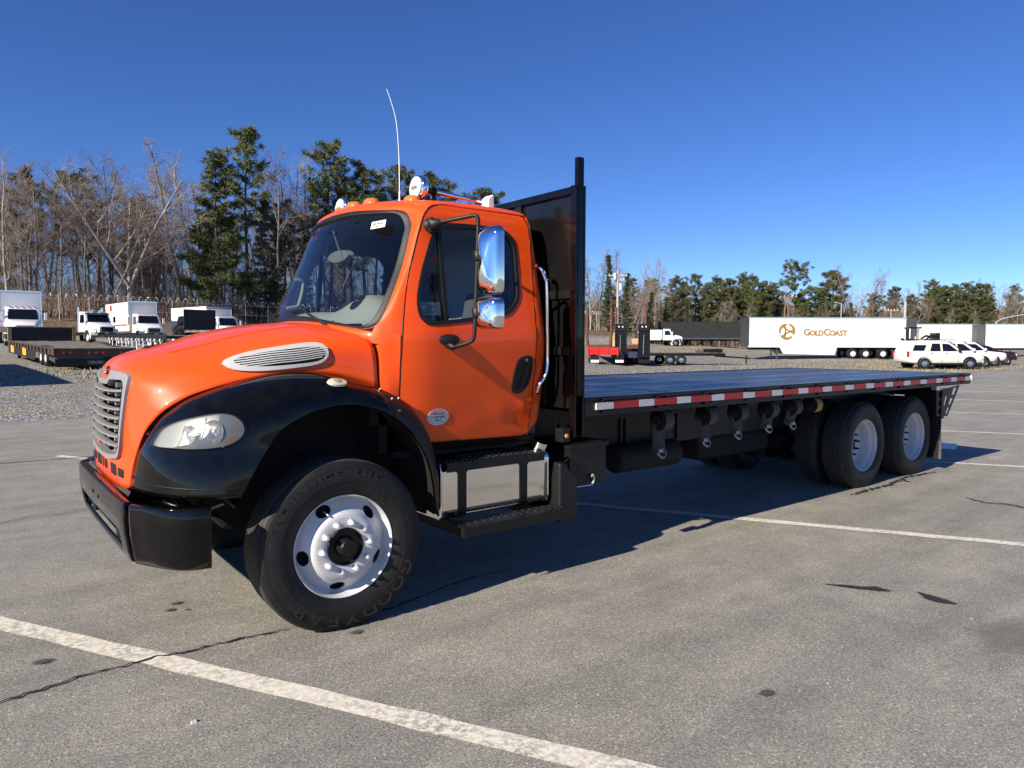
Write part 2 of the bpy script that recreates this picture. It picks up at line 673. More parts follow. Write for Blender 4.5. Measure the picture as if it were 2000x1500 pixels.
    Lk(geo.outputs['Position'], sx.inputs[0])
    mr = N('ShaderNodeMapRange')
    mr.inputs[1].default_value = 2.25
    mr.inputs[2].default_value = 2.9
    Lk(sx.outputs['Z'], mr.inputs[0])
    lit = ramp(noise(3.0, 7, 0.75).outputs['Fac'], [(0.3, (0.035, 0.022, 0.014)), (0.5, (0.125, 0.082, 0.05)), (0.7, (0.27, 0.20, 0.125))])
    c = mix(mr.outputs[0], c, lit.outputs[0])
    Lk(c, b.inputs['Base Color'])
    b.inputs['Roughness'].default_value = 0.95
    bp = N('ShaderNodeBump')
    bp.inputs['Strength'].default_value = 0.9
    bp.inputs['Distance'].default_value = 0.03
    Lk(v.outputs['Distance'], bp.inputs['Height'])
    Lk(bp.outputs['Normal'], b.inputs['Normal'])
    MAT['gravel'] = g


ground_mats()
mat('crack_tar', (0.02, 0.019, 0.018), 0.9)
mat('dry_straw', (0.36, 0.29, 0.16), 0.9)

# land reaching the horizon
def axis_lines(lo, hi, fine_lo, fine_hi, step):
    xs = []
    x = fine_lo
    while x <= fine_hi + 1e-6:
        xs.append(x)
        x += step
    s, x = step, fine_lo
    while x > lo:
        s *= 1.35
        x -= s
        xs.insert(0, max(x, lo))
    s, x = step, xs[-1]
    while x < hi:
        s *= 1.35
        x += s
        xs.append(min(x, hi))
    return xs


gx = axis_lines(-900, 1100, -20, 190, 3.0)
gy = axis_lines(-900, 1100, -8.1, 135.9, 3.0)
b = MB()
b.grid([[(x, y, ground(x, y) - 0.012 + (0.10 * sin(x * 0.7 + 1.3 * sin(y * 0.31)) * sin(y * 0.53) if ground(x, y) > 0.9 else 0)) for x in gx] for y in gy])
tag(b.build('ground', MAT['gravel'], smooth=180), kind='structure')

# asphalt lot with a ragged far edge
edge = [(-140, 16.3), (-20, 16.0), (-6, 15.85), (-1, 15.8), (1, 15.65), (4, 15.3), (9, 13.6), (15, 11.9), (22, 10.9), (30, 10.5), (38, 10.9), (46, 11.0), (53, 10.6), (70, 11.5), (95, 14), (160, 20)]
rng = random.Random(3)
top = []
for (x0, y0), (x1, y1) in zip(edge, edge[1:]):
    n = max(2, int((x1 - x0) / 0.5)) if -6 < x0 < 55 else 4
    for k in range(n):
        t = k / n
        top.append((x0 + (x1 - x0) * t, y0 + (y1 - y0) * t + rng.uniform(-0.14, 0.12)))
top.append(edge[-1])
b = MB()
b.grid([[(x, y, 0.0) for x, y in top], [(x, -5.0, 0.0) for x, y in top], [(x, -120.0, 0.0) for x, y in top]])
tag(b.build('asphalt_lot', MAT['asphalt'], smooth=None), kind='structure')

# painted bay lines
LD = Vector((0.491, -0.871, 0)).normalized()
LN = Vector((0.871, 0.491, 0)).normalized()
start = Vector((-0.44, 7.38, 0))
off0 = start.dot(LN)
for k, (offs, w) in enumerate([(-1.31, 0.135), (3.06, 0.12), (7.56, 0.12), (11.75, 0.12), (16.2, 0.12), (20.7, 0.12), (25.2, 0.12), (29.7, 0.12), (34.2, 0.12)]):
    o = start + LN * (offs - off0)
    b = MB()
    pts = []
    for i in range(93):
        s = i * 0.2
        c = o + LD * s
        ww = w / 2
        j1, j2 = rng.uniform(-0.007, 0.007), rng.uniform(-0.007, 0.007)
        p, q = c + LN * (ww + j1), c - LN * (ww + j2)
        pts.append([(p.x, p.y, 0.004), (q.x, q.y, 0.004)])
    b.grid(pts)
    tag(b.build('bay_line', MAT['line'], smooth=None), kind='structure')


def crack(path, w, name='crack', m='crack_tar', z=0.008, jit=0.012, taper=True, step=0.03):
    P = resample([(x, y) for x, y in path], max(6, int(sum(hypot(b[0] - a[0], b[1] - a[1]) for a, b in zip(path, path[1:])) / step)), closed=False)
    rows = []
    n = len(P)
    for i, (x, y) in enumerate(P):
        a, c = P[max(i - 1, 0)], P[min(i + 1, n - 1)]
        t = Vector((c[0] - a[0], c[1] - a[1], 0)).normalized()
        nn = Vector((-t.y, t.x, 0))
        k = min(1.0, 8 * i / n + 0.1, 8 * (n - 1 - i) / n + 0.1) if taper else 1.0
        ww = w * k * rng.uniform(0.55, 1.35)
        d = rng.uniform(-jit, jit)
        p, q = Vector((x, y, z)) + nn * (d + ww / 2), Vector((x, y, z)) + nn * (d - ww / 2)
        rows.append([tuple(p), tuple(q)])
    bb = MB()
    bb.grid(rows)
    return tag(bb.build(name, MAT[m], smooth=None), kind='structure')


crack([(-1.75, -1.04), (-1.642, -0.996), (-1.522, -0.98), (-1.327, -0.934), (-1.123, -0.937), (-0.95, -0.92), (-0.808, -0.967), (-0.67, -0.95), (-0.452, -0.972), (-0.2, -0.995)], 0.015)
crack([(0.1, -1.06), (0.347, -1.07), (0.643, -1.014), (0.943, -0.93), (1.179, -0.907), (1.477, -0.947)], 0.016)
crack([(5.985, -1.212), (6.462, -1.2), (6.9, -1.205), (7.258, -1.167), (7.567, -1.114), (8.309, -1.195)], 0.05, jit=0.03)
crack([(7.361, -1.165), (7.272, -1.297)], 0.035, jit=0.02)
crack([(6.872, -2.028), (6.775, -2.174), (6.732, -2.293), (6.854, -2.418), (6.811, -2.589), (6.9, -2.9)], 0.035, jit=0.02)
crack([(-1.7, 2.95), (-1.469, 3.036), (-1.226, 3.141), (-0.937, 3.099), (-0.5, 3.3)], 0.012)
crack([(1.2, 5.2), (-0.2, 6.9), (-1.4, 7.0), (-1.9, 8.6)], 0.03, jit=0.03)


def soft_mat(name, col, rough, edge, width, scale):
    """surface mark that thins out unevenly towards its rim"""
    m = bpy.data.materials.new(name)
    m.use_nodes = True
    nt = m.node_tree
    b = nt.nodes['Principled BSDF']
    b.inputs['Base Color'].default_value = (*col, 1)
    b.inputs['Roughness'].default_value = rough
    o = nt.nodes['Material Output']
    at = nt.nodes.new('ShaderNodeAttribute')
    at.attribute_name = 'core'
    tc = nt.nodes.new('ShaderNodeTexCoord')
    nz = nt.nodes.new('ShaderNodeTexNoise')
    nz.inputs['Scale'].default_value = scale
    nz.inputs['Detail'].default_value = 5
    nz.inputs['Roughness'].default_value = 0.7
    nt.links.new(tc.outputs['Object'], nz.inputs['Vector'])
    ad = nt.nodes.new('ShaderNodeMath')
    ad.operation = 'ADD'
    nt.links.new(at.outputs['Fac'], ad.inputs[0])
    nt.links.new(nz.outputs['Fac'], ad.inputs[1])
    mr = nt.nodes.new('ShaderNodeMapRange')
    mr.inputs[1].default_value = edge
    mr.inputs[2].default_value = edge + width
    nt.links.new(ad.outputs[0], mr.inputs[0])
    t = nt.nodes.new('ShaderNodeBsdfTransparent')
    x = nt.nodes.new('ShaderNodeMixShader')
    nt.links.new(mr.outputs[0], x.inputs[0])
    nt.links.new(t.outputs[0], x.inputs[1])
    nt.links.new(b.outputs[0], x.inputs[2])
    nt.links.new(x.outputs[0], o.inputs['Surface'])
    MAT[name] = m


soft_mat('oil_stain', (.075, .072, .064), .6, .62, .55, 30)
soft_mat('faint_stain', (.19, .18, .15), .75, .75, .9, 22)
soft_mat('fresh_tar', (.022, .021, .022), .75, .60, .12, 60)


def patch(pts, m, name, z=0.008, r=0.12, n=5):
    P = spline(pts, n, closed=True)
    cx, cy = sum(p[0] for p in P) / len(P), sum(p[1] for p in P) / len(P)
    rr = [1 + rng.uniform(-r, r) for _ in P]
    bb = MB()
    bb.grid([[(cx + (x - cx) * k * q, cy + (y - cy) * k * q, z) for (x, y), q in zip(P, rr)] for k in (1.0, .75, .5, .25, .01)], close_v=True)
    o = bb.build(name, MAT[m], smooth=None)
    at = o.data.attributes.new('core', 'FLOAT', 'POINT')
    at.data.foreach_set('value', [v for v in (0.0, .25, .5, .75, 1.0) for _ in P])
    return tag(o, kind='structure')


patch([(2.94, -2.50), (3.06, -2.62), (3.12, -2.72), (3.2, -2.78), (3.19, -2.90), (3.12, -2.84), (3.05, -2.74), (2.99, -2.62)], 'fresh_tar', 'tar_patch')
patch([(3.30, -2.98), (3.31, -3.07), (3.30, -3.17), (3.27, -3.27), (3.20, -3.17), (3.19, -3.08), (3.24, -3.03)], 'fresh_tar', 'tar_patch')
patch([(-1.19, -0.72), (-1.08, -0.70), (-0.97, -0.77), (-0.99, -0.84), (-1.08, -0.80), (-1.16, -0.79)], 'oil_stain', 'oil_stain', z=0.0022)
patch([(2.75, -3.40), (3.1, -3.35), (3.5, -3.6), (3.3, -3.95), (2.7, -3.9), (2.45, -3.6)], 'faint_stain', 'worn_patch', z=0.0012, r=.2)
for (x, y, q) in [(-0.743, -0.254, 0.035), (-0.685, -0.155, 0.04), (-0.66, -0.31, 0.018), (1.25, -3.15, 0.05), (-1.45, -0.62, 0.05), (0.02, -1.28, 0.04)]:
    patch([(x + q * cos(a) * 1.3, y + q * sin(a)) for a in (0, 1.2, 2.5, 3.8, 5.1)], 'oil_stain', 'oil_stain', r=0.25)

# loose chips of stone on the asphalt
mat('stone_chip', (0.30, 0.285, 0.26), 0.9)
b = MB()
rng = random.Random(11)
for k in range(420):
    d = 1.4 + 9 * rng.random() ** 1.6
    a = YAW + rng.uniform(-0.68, 0.68)
    x, y = -1.758 + sin(a) * d, -4.993 + cos(a) * d
    r = rng.uniform(0.0025, 0.0065) * (1.9 if rng.random() < 0.05 else 1)
    h = r * rng.uniform(0.5, 0.9)
    an = rng.random() * 6
    ring = [(x + r * rng.uniform(0.7, 1.3) * cos(an + q * 1.2566), y + r * rng.uniform(0.7, 1.3) * sin(an + q * 1.2566), -0.001) for q in range(5)]
    topr = [(x + (px - x) * 0.6, y + (py - y) * 0.6, h) for px, py, _ in ring]
    b.add(ring + topr, [(i, (i + 1) % 5, 5 + (i + 1) % 5, 5 + i) for i in range(5)] + [(5, 6, 7, 8, 9)])
tag(b.build('stone_chips', MAT['stone_chip'], smooth=None), 'loose stone chips scattered on the asphalt', kind='stuff')
b = MB()
b.add([(-0.995, -1.75, 0.001), (-0.965, -1.745, 0.001), (-0.96, -1.72, 0.001), (-0.985, -1.715, 0.001), (-0.985, -1.738, 0.014), (-0.97, -1.732, 0.017)],
      [(0, 1, 5, 4), (1, 2, 5), (2, 3, 4, 5), (3, 0, 4), (3, 2, 1, 0)])
tag(b.build('pebble', mat('pale_stone', (0.7, 0.69, 0.66), 0.8), smooth=None), 'pale pebble on bare asphalt in front of the near bay line', 'pebble')

# ================================================================= THE ORANGE FLATBED TRUCK
T = thing('flatbed_truck', 'orange flatbed truck with black fenders, white wheels and long black deck', 'truck')


def mirrored(P):
    return [(x, -y, z) for x, y, z in P]


# ---- hood: one skin from grille face over the nose to the cowl
H = [
    [(-1.0, 0, .83), (-1.0, -.25, .835), (-.998, -.44, .845), (-.995, -.54, .855), (-.99, -.60, .87)],
    [(-1.005, 0, .93), (-1.003, -.25, .93), (-.998, -.44, .935), (-.99, -.55, .94), (-.98, -.605, .945)],
    [(-1.006, 0, 1.0), (-1.003, -.25, 1.0), (-.996, -.45, 1.0), (-.985, -.555, 1.0), (-.967, -.61, 1.01)],
    [(-1.005, 0, 1.10), (-1.001, -.25, 1.10), (-.99, -.455, 1.10), (-.973, -.57, 1.095), (-.945, -.625, 1.09)],
    [(-1.003, 0, 1.22), (-.998, -.25, 1.22), (-.983, -.46, 1.21), (-.955, -.58, 1.19), (-.915, -.645, 1.175)],
    [(-1.0, 0, 1.32), (-.994, -.25, 1.32), (-.973, -.46, 1.31), (-.935, -.59, 1.275), (-.88, -.675, 1.235)],
    [(-.995, 0, 1.41), (-.988, -.25, 1.41), (-.962, -.46, 1.40), (-.905, -.61, 1.355), (-.825, -.73, 1.305)],
    [(-.992, 0, 1.495), (-.985, -.25, 1.492), (-.95, -.455, 1.478), (-.865, -.638, 1.424), (-.72, -.785, 1.38)],
    [(-.977, 0, 1.552), (-.967, -.25, 1.547), (-.912, -.455, 1.526), (-.80, -.668, 1.472), (-.62, -.82, 1.42)],
    [(-.93, 0, 1.594), (-.912, -.25, 1.589), (-.845, -.465, 1.564), (-.718, -.70, 1.510), (-.52, -.845, 1.452)],
    [(-.81, 0, 1.634), (-.79, -.27, 1.629), (-.725, -.50, 1.602), (-.595, -.738, 1.534), (-.43, -.865, 1.475)],
    [(-.64, 0, 1.677), (-.62, -.29, 1.672), (-.56, -.54, 1.642), (-.45, -.785, 1.575), (-.32, -.885, 1.493)],
    [(-.44, 0, 1.738), (-.43, -.31, 1.733), (-.38, -.59, 1.695), (-.30, -.835, 1.618), (-.20, -.905, 1.502)],
    [(-.23, 0, 1.785), (-.22, -.34, 1.78), (-.19, -.64, 1.738), (-.14, -.875, 1.652), (-.07, -.925, 1.495)],
    [(-.02, 0, 1.812), (-.01, -.36, 1.805), (.01, -.68, 1.762), (.03, -.91, 1.672), (.10, -.95, 1.467)],
    [(.11, 0, 1.815), (.12, -.36, 1.807), (.17, -.69, 1.765), (.21, -.93, 1.675), (.25, -.972, 1.42)],
    [(.15, 0, 1.80), (.165, -.36, 1.795), (.235, -.70, 1.755), (.31, -.945, 1.668), (.33, -.985, 1.39)],
]
for _i, _r in enumerate(H[:9]):
    _k = -.028 * (1 if _i < 7 else (.66 if _i == 7 else .33))
    H[_i] = [(x + _k * (1 if j < 3 else .75), y, z) for j, (x, y, z) in enumerate(_r)]
rows = [spline(r, 6) for r in H]
rows = list(map(list, zip(*[spline(c, 3) for c in zip(*rows)])))      # refine along the hood too
rows = [list(r) for r in rows]
cols = list(map(list, zip(*rows)))                                    # [station][across]
if len(cols) < len(rows):
    pass


go = [(-.43, 1.498), (-.20, 1.512), (-.155, 1.465), (-.115, 1.455), (.115, 1.455), (.155, 1.465), (.20, 1.512), (.43, 1.498), (.468, 1.484), (.485, 1.452), (.49, 1.40), (.485, 1.2), (.475, 1.08), (.455, 1.03), (.41, 1.01), (.2, .985), (0, .98),
      (-.2, .985), (-.41, 1.01), (-.455, 1.03), (-.475, 1.08), (-.485, 1.2), (-.49, 1.40), (-.485, 1.452), (-.468, 1.484)]
_gp = [(y * .985, 1.245 + (z - 1.245) * .985) for y, z in go]


def in_grille(p):
    if p[0] > -.85:
        return False
    y, z, c = p[1], p[2], False
    for (y0, z0), (y1, z1) in zip(_gp, _gp[1:] + _gp[:1]):
        if (z0 > z) != (z1 > z) and y < (y1 - y0) * (z - z0) / (z1 - z0) + y0:
            c = not c
    return c


b = MB()
st = rows
n, m_ = len(st), len(st[0])
vs = [p for r in st for p in r]
fs = []
for i in range(n - 1):
    for j in range(m_ - 1):
        q = (i * m_ + j, i * m_ + j + 1, (i + 1) * m_ + j + 1, (i + 1) * m_ + j)
        if all(in_grille(vs[k]) for k in q):
            continue
        fs.append(q)
b.add(vs, fs).mirror_y()
hood = b.build('hood', [ORANGE, BLACKM], T, smooth=50, solid=0.012, weld=True)


from mathutils.bvhtree import BVHTree
_hb = BVHTree.FromPolygons([Vector(p) for p in vs], [(i * m_ + j, i * m_ + j + 1, (i + 1) * m_ + j + 1, (i + 1) * m_ + j) for i in range(n - 1) for j in range(m_ - 1)])


def hood_front(y, z):
    """x of the hood's front face"""
    h = _hb.ray_cast(Vector((-3, -max(abs(y), 1e-4), z)), Vector((1, 0, 0)))
    return h[0].x if h[0] else -1.0


def hood_y(x, z):
    """y of the hood's driver side"""
    h = _hb.ray_cast(Vector((x, -3, z)), Vector((0, 1, 0)))
    return h[0].y if h[0] else -.9


# dark space behind the grille
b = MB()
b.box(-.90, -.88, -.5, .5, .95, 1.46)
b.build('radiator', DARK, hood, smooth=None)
b = MB()
for k in range(5):
    b.box(-.93, -.915, -.42 + .2 * k, -.40 + .2 * k, 1.05, 1.42)
b.box(-.935, -.92, -.45, .45, 1.2, 1.215)
b.build('radiator_brace', BLACKM, hood, smooth=None)

# grille frame with a notch for the badge
gi = [(-.415, 1.462), (-.20, 1.458), (-.155, 1.432), (-.115, 1.426), (.115, 1.426), (.155, 1.432), (.20, 1.458), (.415, 1.462), (.440, 1.452), (.458, 1.43), (.463, 1.39), (.459, 1.2), (.450, 1.09), (.434, 1.05), (.395, 1.034), (.19, 1.012), (0, 1.006),
      (-.19, 1.012), (-.395, 1.034), (-.434, 1.05), (-.450, 1.09), (-.459, 1.2), (-.463, 1.39), (-.458, 1.43), (-.440, 1.452)]
b = MB()
for a0, a1, d0, d1 in ((go, go, 0.012, -0.020), (go, gi, -0.020, -0.020), (gi, gi, -0.020, 0.03)):
    b.ring([(d0, y, z) for y, z in a0], [(d1, y, z) for y, z in a1], 6 if a0 is not a1 else 1, lambda p: (hood_front(p[1], p[2]) + p[0], p[1], p[2]))
grille = b.build('grille', GRILLE, T, smooth=40, weld=True)
for k in range(7):
    z = 1.085 + k * 0.0525
    b = MB()
    rws = []
    for i in range(21):
        y = -.462 + .924 * i / 20
        x = hood_front(y, z) - 0.012
        zz = z - 0.012 * (1 - (y / .44) ** 2)
        rws.append([(x, y, zz - .010), (x - .012, y, zz - .005), (x - .012, y, zz + .005), (x + .006, y, zz + .009), (x + .03, y, zz + .006), (x + .03, y, zz - .008)])
    b.grid(rws, close_v=True)
    b.build('grille_bar', GRILLE, grille, smooth=40)
for y in (-.30, -.10, .10, .30):
    for k in range(8):
        z = 1.06 + k * 0.0525
        x = hood_front(y, z)
        b = MB()
        b.box(x - .002, x + .03, y - .016, y + .016, z - .013, z + .013)
        b.build('grille_clip', GRILLE, grille, smooth=None)

# badge above the grille
b = MB()
ov = [(.050 * cos(a), .026 * sin(a) + (0.004 if sin(a) > 0 else 0)) for a in [2 * pi * k / 28 for k in range(28)]]
rim = [(hood_front(u, 1.503 + w) - 0.004, u, 1.503 + w) for u, w in ov]
rim2 = [(hood_front(u * .9, 1.503 + w * .85) - 0.009, u * .9, 1.503 + w * .85) for u, w in ov]
b.ring(rim, rim2)
b.add(rim2, [tuple(range(28))])
badge = b.build('badge', PLASTIC, T, smooth=30)
b = MB()
for u0, u1, w in ((-.030, .030, -.006), (-.024, .024, -.012)):
    b.box(hood_front(0, 1.503 + w) - .0115, hood_front(0, 1.503 + w) - .0085, u0, u1, 1.503 + w - .0015, 1.503 + w + .0015)
b.box(hood_front(0, 1.508) - .0125, hood_front(0, 1.508) - .0085, -.007, .006, 1.503, 1.513)
b.build('badge_mark', STICKER, badge, smooth=None)

# lower intake slots in the front panel
for y0, y1, z0, z1 in ((-.33, -.17, .895, .96), (-.50, -.385, .905, .955), (.17, .33, .895, .96), (.385, .50, .905, .955), (-.045, .045, .90, .955), (.09, .115, .895, .97)):
    b = MB()
    o = rrect(y0, y1, z0, z1, .015, 3)
    b.ring([(hood_front(y, z) - .003, y, z) for y, z in o], [(hood_front(y, z) + .01, y * .99, z) for y, z in o])
    b.add([(hood_front(y, z) - .0035, y, z) for y, z in o], [tuple(range(len(o)))])
    sl = b.build('intake_slot', DARK, hood, smooth=None)
    if .1 < y1 - y0 < .13:
        b = MB()
        for k in range(4):
            z = z0 + .01 + k * .011
            b.box(hood_front(y0, z) - .008, hood_front(y0, z) - .004, y0 + .01, y1 - .01, z, z + .004)
        b.build('intake_fin', BLACKM, hood, smooth=None)
# small air scoop near the hood front
b = MB()
b.add([(-.80, .10, 1.637), (-.80, -.02, 1.640), (-.70, .0, 1.668), (-.70, .08, 1.667), (-.79, .06, 1.652), (-.79, .0, 1.653)], [(0, 1, 5, 4), (1, 2, 5), (0, 4, 3), (4, 5, 2, 3)])
b.build('hood_scoop', BLACKM, hood, smooth=None)
# washer nozzle ridge lines on the hood: a pair of pressed creases
for s in (-1, 1):
    b = MB()
    pts = []
    for r in st[30:]:
        P = r[10]
        pts.append((P[0], s * abs(P[1]), P[2] + .001))
    b.tube(pts, 0.006, 6)
    b.build('hood_crease', ORANGE, hood, smooth=80)

# ---- side air vents on the hood
vo = spline([(-.545, 1.553), (-.50, 1.588), (-.38, 1.628), (-.20, 1.662), (-.06, 1.680), (.0, 1.668), (.022, 1.630), (.012, 1.585), (-.04, 1.550), (-.18, 1.528), (-.36, 1.513), (-.49, 1.520)], 4, closed=True)
vo = resample(vo, 44)
cx, cz = -.25, 1.595
vi = [(cx + (x - cx) * .88 + .018, cz + (z - cz) * .68) for x, z in vo]
for s in (1, -1):
    b = MB()

    def V(p, d):
        return (p[0], s * (hood_y(p[0], p[1]) - d), p[1])
    b.ring([V(p, -.004) for p in vo], [V(p, .016) for p in vo])
    b.ring([V(p, .016) for p in vo], [V(p, .016) for p in vi])
    b.ring([V(p, .016) for p in vi], [V(p, .002) for p in vi])
    vent = b.build('hood_vent', VENTG, T, smooth=45, weld=True)
    b = MB()
    b.ring(vi, [(cx + .018 + (x - cx - .018) * .02, cz + (z - cz) * .02) for x, z in vi], 6, lambda p: V(p, .005))
    b.build('vent_mesh', DARK, vent, smooth=None)
    # slats parallel to the vent's long axis
    for k in range(6):
        t = -0.80 + 1.6 * (k + .5) / 6
        pa = []
        for i in range(15):
            x = -.50 + .52 * i / 14
            zc = lerp_tab([(-.55, 1.553), (-.2, 1.597), (.03, 1.628)], x)
            hz = .047 * sqrt(max(0, 1 - (abs(x + .235) / .29) ** 2.6)) + 1e-4
            z = zc + t * .047
            if abs(t * .047) < hz:
                pa.append((x, z))
        if len(pa) < 3:
            continue
        b = MB()
        b.grid([[V((x, z - .0035), .007), V((x, z - .0025), .0155), V((x, z + .0035), .0155), V((x, z + .0035), .007)] for x, z in pa], close_v=True)
        b.build('vent_slat', VENTG, vent, smooth=40)

# ---- fenders
F = [
    ((-.990, -.600, .870), (-.962, -1.15, .866), (-.59, -1.205, .862)),
    ((-.967, -.61, 1.01), (-.965, -1.16, .985), (-.525, -1.205, .98)),
    ((-.945, -.625, 1.10), (-.945, -1.16, 1.09), (-.45, -1.2, 1.10)),
    ((-.88, -.675, 1.235), (-.85, -1.18, 1.25), (-.385, -1.2, 1.185)),
    ((-.825, -.73, 1.305), (-.76, -1.19, 1.32), (-.335, -1.2, 1.225)),
    ((-.72, -.785, 1.38), (-.64, -1.19, 1.385), (-.26, -1.2, 1.262)),
    ((-.52, -.845, 1.452), (-.46, -1.19, 1.44), (-.16, -1.2, 1.30)),
    ((-.335, -.88, 1.493), (-.28, -1.19, 1.475), (-.04, -1.2, 1.318)),
    ((-.165, -.91, 1.505), (-.1, -1.19, 1.485), (.03, -1.2, 1.32)),
    ((-.04, -.93, 1.497), (0.0, -1.19, 1.475), (.09, -1.2, 1.315)),
    ((.15, -.955, 1.458), (.16, -1.19, 1.435), (.22, -1.2, 1.28)),
    ((.27, -.975, 1.418), (.28, -1.19, 1.39), (.32, -1.2, 1.23)),
    ((.40, -1.0, 1.36), (.41, -1.18, 1.31), (.43, -1.2, 1.15)),
    ((.52, -1.03, 1.275), (.53, -1.17, 1.2), (.505, -1.2, 1.06)),
    ((.64, -1.04, 1.1), (.63, -1.16, 1.05), (.575, -1.2, .94)),
    ((.70, -1.04, .85), (.68, -1.16, .82), (.62, -1.2, .77)),
    ((.70, -1.04, .56), (.68, -1.16, .56), (.635, -1.2, .575)),
]


F = [((a[0] - .021 * max(0, 1 - i / 6), a[1], a[2]), (m[0] - .012 * max(0, 1 - i / 4), m[1], m[2]), c) for i, (a, m, c) in enumerate(F)]


def fender_rows(i0, i1, n=5):
    out = []
    A, Mm, B = ([r[k] for r in F] for k in range(3))
    SA, SM, SB = spline(A, n), spline(Mm, n), spline(B, n)
    for k in range(i0 * n, i1 * n + 1):
        row = []
        for q in range(15):
            t = q / 14
            row.append(tuple(a * (1 - t) ** 2 + 2 * m * t * (1 - t) + c * t * t for a, m, c in zip(SA[k], SM[k], SB[k])))
        bx, by, bz = row[-1]
        # rolled lip turning into the wheel arch
        row.append((bx, by + .012, bz - .012 if False else bz))
        row.append((bx + (0.0 - bx) * -.02, by + .06, bz))
        out.append(row)
    return out


def fender_pt(u, t):
    """point and outward normal on the driver fender at row u (0..16), across t (0..1)"""
    A, Mm, B = ([r[k] for r in F] for k in range(3))

    def P(u, t):
        i = int(max(0, min(len(F) - 2, u)))
        f = u - i

        def cr(S):
            p1, p2 = S[i], S[i + 1]
            p0 = S[i - 1] if i else tuple(2 * a - c for a, c in zip(p1, p2))
            p3 = S[i + 2] if i + 2 < len(S) else tuple(2 * c - a for a, c in zip(p1, p2))
            return tuple(0.5 * (2 * b_ + (c - a) * f + (2 * a - 5 * b_ + 4 * c - d) * f * f + (3 * b_ - a - 3 * c + d) * f ** 3) for a, b_, c, d in zip(p0, p1, p2, p3))
        a, m, c = cr(A), cr(Mm), cr(B)
        return Vector(tuple(p * (1 - t) ** 2 + 2 * q * t * (1 - t) + r * t * t for p, q, r in zip(a, m, c)))
    p = P(u, t)
    du, dt = P(u + .02, t) - P(u - .02, t), P(u, t + .01) - P(u, t - .01)
    nn = dt.cross(du).normalized()
    if nn.y > 0:
        nn = -nn
    return p, nn


FR = []
for s in (1, -1):
    b = MB()
    b.grid([[(x, s * y, z) for x, y, z in r] for r in fender_rows(0, 11)])
    fd = b.build('fender', BLACKP, T, smooth=60, solid=0.01)
    FR.append(fd)
    b = MB()
    b.grid([[(x + .004, s * (y + .004), z) for x, y, z in r] for r in fender_rows(11, 16)])
    b.build('fender_extension', PLASTIC, T, smooth=60, solid=0.012)
    # seam line across the lower fender
    b = MB()
    b.tube([(lambda p, q: (p.x + q.x * .001, s * (p.y + q.y * .001), p.z + q.z * .001))(*fender_pt(.42, t / 20)) for t in range(0, 20)], 0.0035, 6)
    b.build('fender_seam', PLASTIC, fd, smooth=80)
    # inner arch lining
    b = MB()
    rr = []
    for r in fender_rows(0, 16, 3):
        bx, by, bz = r[14]
        rr.append([(bx, s * (by + .05), bz), (bx * 1.02, s * -.9, bz + .03), (bx * 1.0, s * -.62, bz + .03)])
    b.grid(rr)
    b.build('arch_lining', DARK, T, smooth=60)
    # side marker lamp
    p, nn = fender_pt(8.75, .52)
    b = MB()
    M = frame_m((p.x + nn.x * .002, p.y + nn.y * .002, p.z + nn.z * .002), (1, 0, -.05), nn.cross(Vector((1, 0, 0))))
    ring0 = [(.062 * cos(a), .036 * sin(a), 0) for a in [2 * pi * k / 24 for k in range(24)]]
    b.ring(ring0, [(x * .92, y * .9, .012) for x, y, z in ring0])
    b.ring([(x * .92, y * .9, .012) for x, y, z in ring0], [(x * .42, y * .6, .017) for x, y, z in ring0])
    b.xform(M)
    if s < 0:
        b.v = [(x, -y, z) for x, y, z in b.v]
    mk = b.build('side_marker', LENSW, T, smooth=50)
    b = MB()
    b.lathe([(0, .019), (.018, .019), (.026, .015)], (0, 0, 0), (0, 0, 1), 16)
    b.xform(M)
    if s < 0:
        b.v = [(x, -y, z) for x, y, z in b.v]
    b.build('marker_bulb', mat('dull_amber', (.34, .30, .17), .4), mk, smooth=50)
# clips along the join of the rubber extension
for q in ((11.25, .2), (11.5, .45), (11.55, .75), (12.3, .12)):
    p, nn = fender_pt(*q)
    b = MB()
    b.cyl(p - nn * .002, p + nn * .010, .009, 8)
    b.build('fender_clip', STEEL, FR[0], smooth=40)

# ---- headlights set into the fender fronts
hl = [(2.05, .30), (2.35, .24), (2.8, .22), (3.3, .26), (3.78, .345), (4.12, .45), (4.22, .55), (4.1, .665), (3.65, .765), (3.1, .80), (2.72, .785), (2.5, .72), (2.26, .6), (2.1, .45)]
# outline in driver-side x/z measured on the lamp, dropped onto the fender skin
hx = [(-.926, 1.122), (-.907, 1.163), (-.876, 1.212), (-.82, 1.253), (-.739, 1.28), (-.665, 1.294), (-.606, 1.29), (-.57, 1.267), (-.552, 1.23), (-.559, 1.191), (-.588, 1.16), (-.64, 1.134), (-.708, 1.122), (-.788, 1.118), (-.86, 1.118), (-.911, 1.117)]


